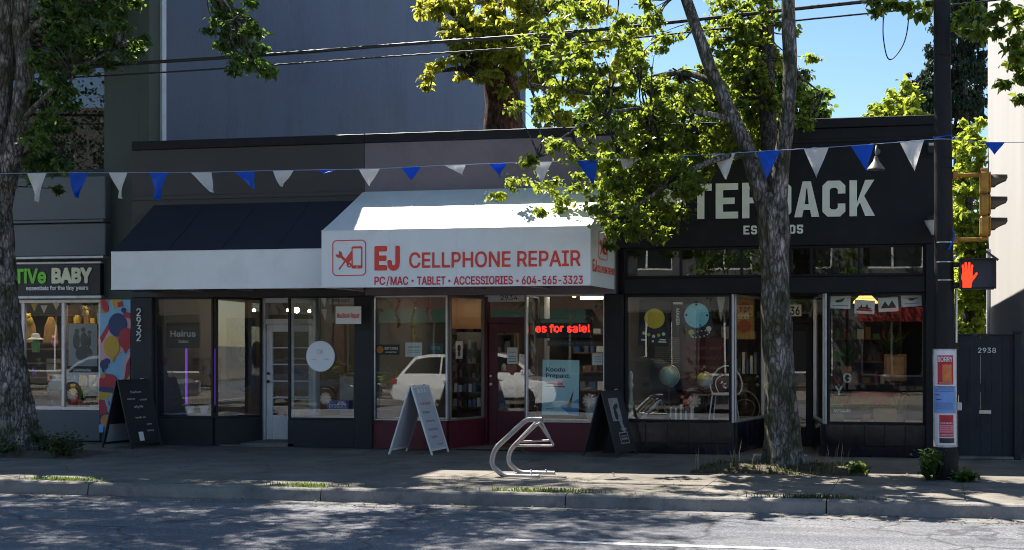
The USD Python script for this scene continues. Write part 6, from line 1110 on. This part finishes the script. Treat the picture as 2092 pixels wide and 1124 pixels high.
card('enamel_sign', 'dark plate with small pale letters in the right window corner', 'sign', 1698, 832, 1742, 846, .3, M_CHAR, [('text', ('ANTIQUES', .1, .3, .8, .4, True), M_CREAM)])
for ch, px, py, lab in (('Y', 1712, 798, 'pale letter Y standing in the right window'), ('G', 1729, 772, 'pale letter G hung in the right window')):
    c = at(px, py, .5); single('loose_letter', frame(ext(text_poly(ch, .14, True), .02), c - (.05, 0, .07)), M_CHALK, lab, 'letter')

# ---- baby shop window
Yb_ = GY + .45
sh = thing('display_shelf', 'dark slatted shelf unit in the baby shop window', 'shelf', at(90, 838, Yb_ + .4)); a, b_ = at(48, 836, Yb_ + .4), at(121, 715, Yb_ + .4)
part(sh, 'shelf_board', [box(a[0], b_[0], Yb_ + .4, Yb_ + .75, z, z + .025) for z in np.linspace(a[2] + .05, b_[2], 5)], M_WOOD); part(sh, 'back_slat', [box(a[0], b_[0], Yb_ + .76, Yb_ + .78, z, z + .05) for z in np.linspace(a[2], b_[2] + .1, 9)], M_INT_D)
bm = [mat('toy_' + n_, c_, .6, .15, 10) for n_, c_ in (('violet', (.2, .08, .4)), ('red', (.5, .05, .05)), ('cream', (.6, .55, .42)), ('green', (.1, .3, .1)), ('yellow', (.6, .42, .05)), ('blue', (.08, .2, .45)), ('pink', (.6, .3, .33)), ('brown', (.25, .14, .08)))]
def blob_toy(px, py, s, m, label, Y=None, kind=0):
    c = at(px, py, Yb_ + .55 if Y is None else Y); t = thing('soft_toy', label, 'toy', c); ms = trimesh.creation.icosphere(2, s); ms.apply_scale((1, .8, 1.1)); part(t, 'body', ms.apply_translation(c), m, smooth=True); part(t, 'head', trimesh.creation.icosphere(2, s * .68).apply_translation(c + (0, -.02, s * 1.45)), m, smooth=True); part(t, 'ear', [trimesh.creation.icosphere(1, s * .25).apply_translation(c + (sx * s * .5, -.02, s * 2.05)) for sx in (-1, 1)], m, smooth=True)
for k, (px, py, s, mi, lab) in enumerate(((72, 762, .06, 0, 'small violet soft toy on the baby shop shelf'), (58, 790, .055, 2, 'cream soft toy low on the left of the baby shop shelf'), (95, 800, .055, 7, 'brown soft toy on the lower baby shop shelf'), (62, 826, .05, 1, 'red soft toy at the bottom of the baby shop shelf'), (110, 828, .05, 5, 'blue soft toy at the bottom right of the shelf'), (60, 655, .06, 4, 'yellow soft toy high in the left baby shop pane'), (112, 700, .06, 6, 'pink soft toy right of the sun hat'), (82, 742, .045, 3, 'green soft toy mid shelf in the baby shop'))): blob_toy(px, py, s, bm[mi], lab)
c = at(73, 692, Yb_ + .2); ht = thing('sun_hat', 'white floppy child sun hat on a green stand', 'hat', c); part(ht, 'brim', lathe([(.06, .03), (.12, .0), (.14, -.015), (.135, -.02), (.06, .02)], 20).apply_translation(c), M_PAPER, smooth=True); part(ht, 'crown', lathe([(.072, .02), (.07, .07), (.04, .1), (0, .105)], 20).apply_translation(c), M_PAPER, smooth=True); part(ht, 'stand', lathe([(.06, -.25), (.07, -.1), (.04, .02), (0, .03)], 16).apply_translation(c), bm[3], smooth=True)
card('photo_print', 'large grey photo print of seated children in the right pane', 'picture', 140, 662, 198, 748, GY + .25, mat('photo_pale', (.32, .36, .38), .6, .12, 3), [('print', unary_union([ell(.28, .6, .12, .2), ell(.3, .83, .08, .06), ell(.55, .62, .13, .18), ell(.52, .86, .08, .06), ell(.55, .3, .3, .18), ell(.74, .8, .07, .05), ell(.72, .6, .08, .15)]), mat('photo_dark', (.07, .08, .09), .6, .3, 8))])
card('window_lettering', 'small pale word strip under the photo print', 'lettering', 148, 752, 188, 760, GY + .25, M_CHAR, [('text', ('community', .05, .2, .9, .6, True), M_PAPER)], .002)
card('toy_box', 'cream toy box with dark print on the baby shop shelf', 'box', 97, 764, 118, 778, Yb_ + .38, bm[2], [('print', sbox(.2, .3, .8, .7), M_CHAR)], .1)
card('toy_box', 'pale upright box on the baby shop shelf', 'box', 95, 733, 117, 763, Yb_ + .5, mat('buff_card', (.4, .34, .28), .6), (), .1)
plant(172, 838, GY + .5, .3, 90, 'bushy green and yellow plant at the foot of the right baby shop pane', WZ0 + .02, GRASS2)
for k, (px, py, mi, lab) in enumerate(((150, 800, 4, 'yellow soft toy in the right baby shop pane'), (190, 790, 2, 'cream soft toy at the right edge of the baby shop'), (175, 640, 4, 'yellow soft toy high in the right baby shop pane'), (152, 832, 1, 'red soft toy left of the bushy plant'), (198, 832, 6, 'pink soft toy right of the bushy plant'))): blob_toy(px, py, .06, bm[mi], lab, GY + .55)
for k, (px, py, c_, lab) in enumerate(((70, 636, 'yellow', 'yellow cloth pennant left in the baby shop window'), (90, 640, 'white', 'white cloth pennant in the baby shop window'), (115, 634, 'white', 'white cloth pennant right in the left baby shop pane'))):
    c = at(px, py, GY + .3); single('cloth_pennant', frame(ext(Polygon([(-.07, .14), (.07, .14), (0, 0)]), .004), c), bm[4] if c_ == 'yellow' else M_PAPER, lab, 'pennant')
for k, (px, lab) in enumerate(((60, 'ochre curtain panel at the left of the baby shop'), (104, 'ochre dress hanging high in the baby shop'))):
    c = at(px, 700, Yb_ + .6); single('hanging_garment', lathe([(.16, 0), (.13, .3), (.08, .42), (.05, .48), (0, .48)], 12).apply_scale((1, .4, 1)).apply_translation((c[0], c[1], c[2])), mat('ochre_cloth', (.35, .2, .06), .9, .2, 6), lab, 'garment', smooth=True)

# stocked shelving along the back of each shop
def rack(label, gl_, x0, x1, y, zs, where, seed, cols):
    rg = np.random.default_rng(seed); t = thing('stock_shelf', label, 'shelf', ((x0 + x1) / 2, y, 0)); d = .32
    part(t, 'upright', box(x0, x0 + .03, y, y + d, .02, zs[-1] + .35), M_WOOD); part(t, 'upright', box(x1 - .03, x1, y, y + d, .02, zs[-1] + .35), M_WOOD); part(t, 'back_board', box(x0 + .031, x1 - .031, y + d - .02, y + d, .02, zs[-1] + .35), M_INT_D)
    o_ = ('lowest', 'second', 'third', 'fourth', 'fifth'); n_ = ('first', 'second', 'third', 'fourth', 'fifth', 'sixth', 'seventh', 'eighth')
    for i, z in enumerate(zs):
        part(t, 'shelf_board', box(x0 + .031, x1 - .031, y, y + d - .021, z - .022, z), M_WOOD); x = x0 + .05; k = 0
        while x < x1 - .16 and k < 8:
            w, h = rg.uniform(.07, .17), rg.uniform(.08, .24); ci = int(rg.integers(len(cols))); lab = f'{cols[ci][0]} item {n_[k]} from left on {o_[i]} shelf {where}'
            if rg.random() < .6: single('stocked_box', cbox(x, x + w, y + .05, y + .22, z, z + h, .004), cols[ci][1], lab, 'box', gl_)
            else: single('stocked_jar', lathe([(0, 0), (w * .42, 0), (w * .45, h * .7), (w * .25, h * .85), (w * .25, h), (0, h)], 14).apply_translation((x + w / 2, y + .13, z)), cols[ci][1], lab, 'jar', gl_, smooth=40)
            x += w + rg.uniform(.02, .09); k += 1
GC = [('white', M_PAPER), ('grey', gm[1]), ('black', M_BLK), ('blue', gm[3]), ('brown', gm[4])]; TC = [('violet', bm[0]), ('red', bm[1]), ('cream', bm[2]), ('green', bm[3]), ('yellow', bm[4]), ('blue', bm[5]), ('pink', bm[6]), ('brown', bm[7])]; AC = [('red', gm_ := mat('crimson_tin', (.3, .03, .03), .5)), ('brown', gm[4]), ('cream', M_CREAM), ('green', bm[3]), ('black', M_BLK), ('ochre', mat('ochre_tin', (.35, .2, .05), .5))]
rack('brown stock shelf at the back of the phone shop left window', 'goods at the back of the phone shop', -8.85, -7.55, 2.9, (.5, .85, 1.2, 1.55, 1.9), 'behind the tinsel window', 51, GC)
rack('brown stock shelf at the back right of the phone shop', 'goods at the back right of the phone shop', -6.6, -5.3, 3.2, (.5, .85, 1.2, 1.55, 1.9), 'behind the aqua poster', 52, GC)
rack('brown shelf deep behind the globes in the black shop', 'goods deep behind the globes', -4.5, -3.5, 3.4, (.6, 1.0, 1.4, 1.8, 2.2), 'deep behind the globes', 53, AC)
rack('brown shelf deep behind the sketch cards in the black shop', 'goods deep behind the sketch cards', -1.75, -.5, 3.3, (.6, 1.0, 1.4, 1.8, 2.2), 'deep behind the sketch cards', 54, AC)
rack('brown toy shelf at the back of the baby shop', 'toys at the back of the baby shop', -16.2, -14.4, 2.0, (.5, .9, 1.3, 1.7, 2.1), 'at the back of the baby shop', 55, TC)
# ============================================================ THE OTHER SIDE OF THE STREET (seen only in the shop glass)
op = structure('far_pavement', 'pavement of the opposite side of the street'); part(op, 'slab', box(-60, 60, -24, -15.15, -.3, -.02), M_CONC)
part(op, 'kerb_stone', box(-60, 60, -15.22, -15.0, -.35, -.0), M_KERB)
def car(label, x0, L, H, Wd, yc, m, cat='car', suv=True):
    "side profile lofted across the width, with wheels, glass and lamps; faces +x"
    t = thing('parked_car', label, cat, (x0 + L / 2, yc, -.15)); zr = -.15
    hood, belt = (.58, .60) if suv else (.56, .58)
    lower = [(0.02, .2), (0.0, .33), (0.015, .55), (.05, .60), (.30, .615), (.55, .61), (.70, .60), (.93, .52), (.985, .44), (1.0, .3), (.985, .17), (.85, .14), (.15, .14)]
    P_ = Polygon([(x * L, z * H) for x, z in lower])
    R_w = .2 * H if suv else .215 * H; wx = (.19 * L, .80 * L)
    for w in wx: P_ = P_.difference(Point(w, R_w).buffer(R_w * 1.13, 14))
    P_ = P_.buffer(-.03).buffer(.03)
    body = trimesh.creation.extrude_polygon(P_, Wd, engine='earcut').subdivide_to_size(.55); v = np.array(body.vertices); k = (v[:, 2] / Wd - .5) * 2; v[:, 2] = Wd / 2 + k * Wd / 2 * (1 - .10 * np.clip((v[:, 1] / H - .4) / .25, 0, 1) - .04 * np.clip((.25 - v[:, 1] / H) / .2, 0, 1)); body.vertices = v
    put = lambda ms: frame(ms, (x0, yc + Wd / 2, zr), (1, 0, 0), (0, 0, 1))
    bd = part(t, 'body', put(body), m, smooth=35)
    cab = [(.04, .60), (.09, .80), (.13, .955), (.22, .995), (.48, 1.0), (.58, .95), (.74, .60)] if suv else [(.10, .60), (.2, .86), (.28, .97), (.42, 1.0), (.54, .95), (.72, .60)]
    def loft(pts, ins, top):
        g = Polygon([(x * L, z * H) for x, z in pts]); mm = trimesh.creation.extrude_polygon(g, Wd * ins, engine='earcut'); v = np.array(mm.vertices); k = (v[:, 2] / (Wd * ins) - .5) * 2; s = np.clip((v[:, 1] / H - .6) / .4, 0, 1); v[:, 2] = Wd / 2 + k * Wd * ins / 2 * (1 - top * s); mm.vertices = v; return mm
    cb = part(t, 'cabin', put(loft(cab, .92, .22)), m, smooth=35)
    win = Polygon([(x * L, z * H) for x, z in cab]).buffer(-.085).intersection(sbox(0, .625 * H, L, 2)); bp = [.3, .48] if suv else [.44]
    for b_ in bp: win = win.difference(sbox(b_ * L - .03, 0, b_ * L + .03, 3))
    gl_ = trimesh.creation.extrude_polygon(win, Wd * .935, engine='earcut') if win.geom_type == 'Polygon' else trimesh.util.concatenate([trimesh.creation.extrude_polygon(g, Wd * .935, engine='earcut') for g in win.geoms]); v = np.array(gl_.vertices); k = (v[:, 2] / (Wd * .935) - .5) * 2; s = np.clip((v[:, 1] / H - .6) / .4, 0, 1); v[:, 2] = Wd / 2 + k * Wd * .935 / 2 * (1 - .22 * s); gl_.vertices = v
    part(cb, 'window', put(gl_), mat('car_glass', (.012, .014, .016), .06, .05))
    for sd in (0, 1):
        for w in wx:
            y = yc + (Wd / 2 - .11) * (1 if sd == 0 else -1); wl = part(t, 'wheel', frame(lathe([(R_w * .55, -.1), (R_w * .9, -.11), (R_w, -.08), (R_w, .08), (R_w * .9, .11), (R_w * .55, .1)], 28), (x0 + w, y, zr + R_w), (1, 0, 0), (0, 0, 1)), M_BLK, smooth=50)
            sp = [affinity.rotate(sbox(-.03, .03, .03, R_w * .56), a, origin=(0, 0)) for a in range(0, 360, 36)]; part(wl, 'rim', frame(ext(unary_union(sp + [Point(0, 0).buffer(.06), Point(0, 0).buffer(R_w * .62).difference(Point(0, 0).buffer(R_w * .54))]), .2).apply_translation((0, 0, -.1)), (x0 + w, y, zr + R_w), (1, 0, 0), (0, 0, 1)), M_ALU)
        yy = yc + (Wd / 2 - .03) * (1 if sd == 0 else -1)
        part(bd, 'tail_lamp', cbox(x0 + .0, x0 + .16, yy - .08, yy + .015, zr + .47 * H, zr + .56 * H), mat('tail_red', (.4, .015, .015), .2)); part(bd, 'headlight', cbox(x0 + .93 * L, x0 + .985 * L, yy - .12, yy - .0, zr + .4 * H, zr + .475 * H), mat('lamp_clear', (.6, .6, .62), .1))
        part(bd, 'door_handle', [cbox(x0 + f * L, x0 + f * L + .16, yy + (.0 if sd == 0 else -.03), yy + (.03 if sd == 0 else .0), zr + .52 * H, zr + .545 * H) for f in (.32, .5)], m); part(bd, 'wing_mirror', cbox(x0 + .66 * L, x0 + .7 * L, yy + (.02 if sd == 0 else -.2), yy + (.2 if sd == 0 else -.02), zr + .6 * H, zr + .7 * H, .03), m)
    part(bd, 'sill_trim', [cbox(x0 + .28 * L, x0 + .71 * L, yc + sg * (Wd / 2 - .01) - .02, yc + sg * (Wd / 2 - .01) + .02, zr + .14 * H, zr + .2 * H) for sg in (-1, 1)], M_BLK)
    return t
M_CARW = mat('white_car_paint', (.78, .78, .78), .2, .02, coat=1.0); M_CARD = mat('dark_car_paint', (.02, .021, .025), .18, .02, coat=1.0); M_CARS = mat('silver_car_paint', (.42, .45, .48), .22, .03, metal=.5, coat=1.0)
YC_ = -13.6
car('white sport utility car parked across the street, mirrored in the repair shop glass', -14.7, 4.8, 1.56, 1.9, YC_, M_CARW)
car('black saloon car parked across the street, mirrored in the dark shop windows', -9.9, 4.7, 1.5, 1.8, YC_, M_CARD, suv=False)
car('silver car parked across the street, mirrored in the salon window', -26.3, 4.6, 1.5, 1.8, YC_, M_CARS, suv=False)
car('dark hatchback parked between the silver and white cars, mirrored in the salon window', -20.2, 4.4, 1.45, 1.75, YC_, M_CARD, suv=False)
def opposite(name_label, x0, x1, h, m, nw, sign=None, awn=None):
    t = thing('opposite_building', name_label, 'building', ((x0 + x1) / 2, -26, 0)); y = -25.0
    cols = np.linspace(x0, x1, nw + 1); wv = [box(x0, x1, y - 8, y - 1, 0, h - .3), box(x0, x1, y - .3, y, 2.9, 4.4), box(x0, x1, y - .3, y, 6.4, h), box(x0, x1, y - .3, y, 0, .5)]
    for k in range(nw + 1): wv.append(box(max(x0, cols[k] - .45), min(x1, cols[k] + .45), y - .3, y - .002, .5, 6.4))
    part(t, 'wall', wv, m)
    for k in range(nw):
        for z0_, z1_ in ((.5, 2.9), (4.4, 6.4)):
            w = part(t, 'window', [box(cols[k] + .452, cols[k + 1] - .452, y - .25, y - .2, z, z + .07) for z in (z0_ + .002, z1_ - .072)] + [box(x - .035, x + .035, y - .25, y - .2, z0_ + .073, z1_ - .073) for x in (cols[k] + .49, (cols[k] + cols[k + 1]) / 2, cols[k + 1] - .49)], M_WHITE); part(w, 'pane', box(cols[k] + .455, cols[k + 1] - .455, y - .24, y - .23, z0_ + .01, z1_ - .01), mat('dark_window', (.02, .022, .026), .05, .05))
    if sign:
        s_, sm, tm = sign; b_ = part(t, 'fascia_sign', box(x0 + .3, x1 - .3, y + .01, y + .12, 3.0, 3.8), sm); part(b_, 'lettering', frame(ext(fit_text(s_, min(5.0, (x1 - x0) * .6), .42, True), .02), (x1 - 1.5, y + .121, 3.2), (-1, 0, 0)), tm)
    if awn: part(t, 'awning', box(x0 + .4, x1 - .4, y + .01, y + 1.0, 2.45, 2.95), awn)
    return t
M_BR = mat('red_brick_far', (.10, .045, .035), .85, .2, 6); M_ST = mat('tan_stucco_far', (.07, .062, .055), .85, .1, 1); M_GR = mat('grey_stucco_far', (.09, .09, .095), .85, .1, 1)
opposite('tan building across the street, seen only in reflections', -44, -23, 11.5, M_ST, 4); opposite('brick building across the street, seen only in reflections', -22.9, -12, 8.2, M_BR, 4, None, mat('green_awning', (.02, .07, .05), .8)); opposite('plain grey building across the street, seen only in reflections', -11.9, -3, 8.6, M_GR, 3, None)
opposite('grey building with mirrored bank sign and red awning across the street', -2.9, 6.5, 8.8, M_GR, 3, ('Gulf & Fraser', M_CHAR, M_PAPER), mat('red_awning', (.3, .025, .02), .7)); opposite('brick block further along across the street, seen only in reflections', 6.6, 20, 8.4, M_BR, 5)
def hedge(label, x0, x1, y, h):
    C_, R_2, N_ = [], [], []
    for k in range(int((x1 - x0) * 9)): C_.append((RNG.uniform(x0, x1), y + RNG.normal() * .25, RNG.uniform(.15, h))); R_2.append((.3, .3, .25)); N_.append(45)
    single('hedge', leaves(C_, R_2, N_, .09, .2), LEAF_STREET, label, 'hedge')
hedge('leafy shrubs on the far pavement left of the white car', -19.5, -13.5, -16.6, 1.1); hedge('low shrubs on the far pavement behind the black car', -11, -6.5, -16.8, .8)
def opp_tree(x, y, label, sd, top=10, m=None):
    t = thing('street_tree', label, 'tree', (x, y, 0)); part(t, 'trunk', limb([(x, y, -.2, .24), (x + .05, y, 1.5, .19), (x, y + .05, 3.4, .16), (x + .1, y, 6, .06)], 24, 14, .12, sd), BARK, smooth=True); C_, R_2, N_ = [], [], []
    for k in range(150):
        a, z = RNG.uniform(0, 6.28), RNG.uniform(3.1, top); r = RNG.uniform(.3, 3.2); C_.append((x + r * math.cos(a), y + r * math.sin(a), z)); R_2.append((.6, .6, .4)); N_.append(60)
    part(t, 'crown', leaves(C_, R_2, N_,   .12), m or LEAF_YARD)
opp_tree(-19.5, -17.2, 'far street tree opposite the salon, seen only in reflections', 91); opp_tree(-5.2, -21.5, 'far street tree behind the black car, seen only in reflections', 92); opp_tree(2.6, -22.6, 'far street tree opposite the black shop, seen only in reflections', 93); opp_tree(-30, -19.5, 'far street tree left of the salon, seen only in reflections', 95, 14, LEAF_CON); opp_tree(-12.5, -18.5, 'far street tree behind the white car, seen only in reflections', 96); opp_tree(-35.5, -18.4, 'far street tree opposite the baby shop, seen only in reflections', 94)
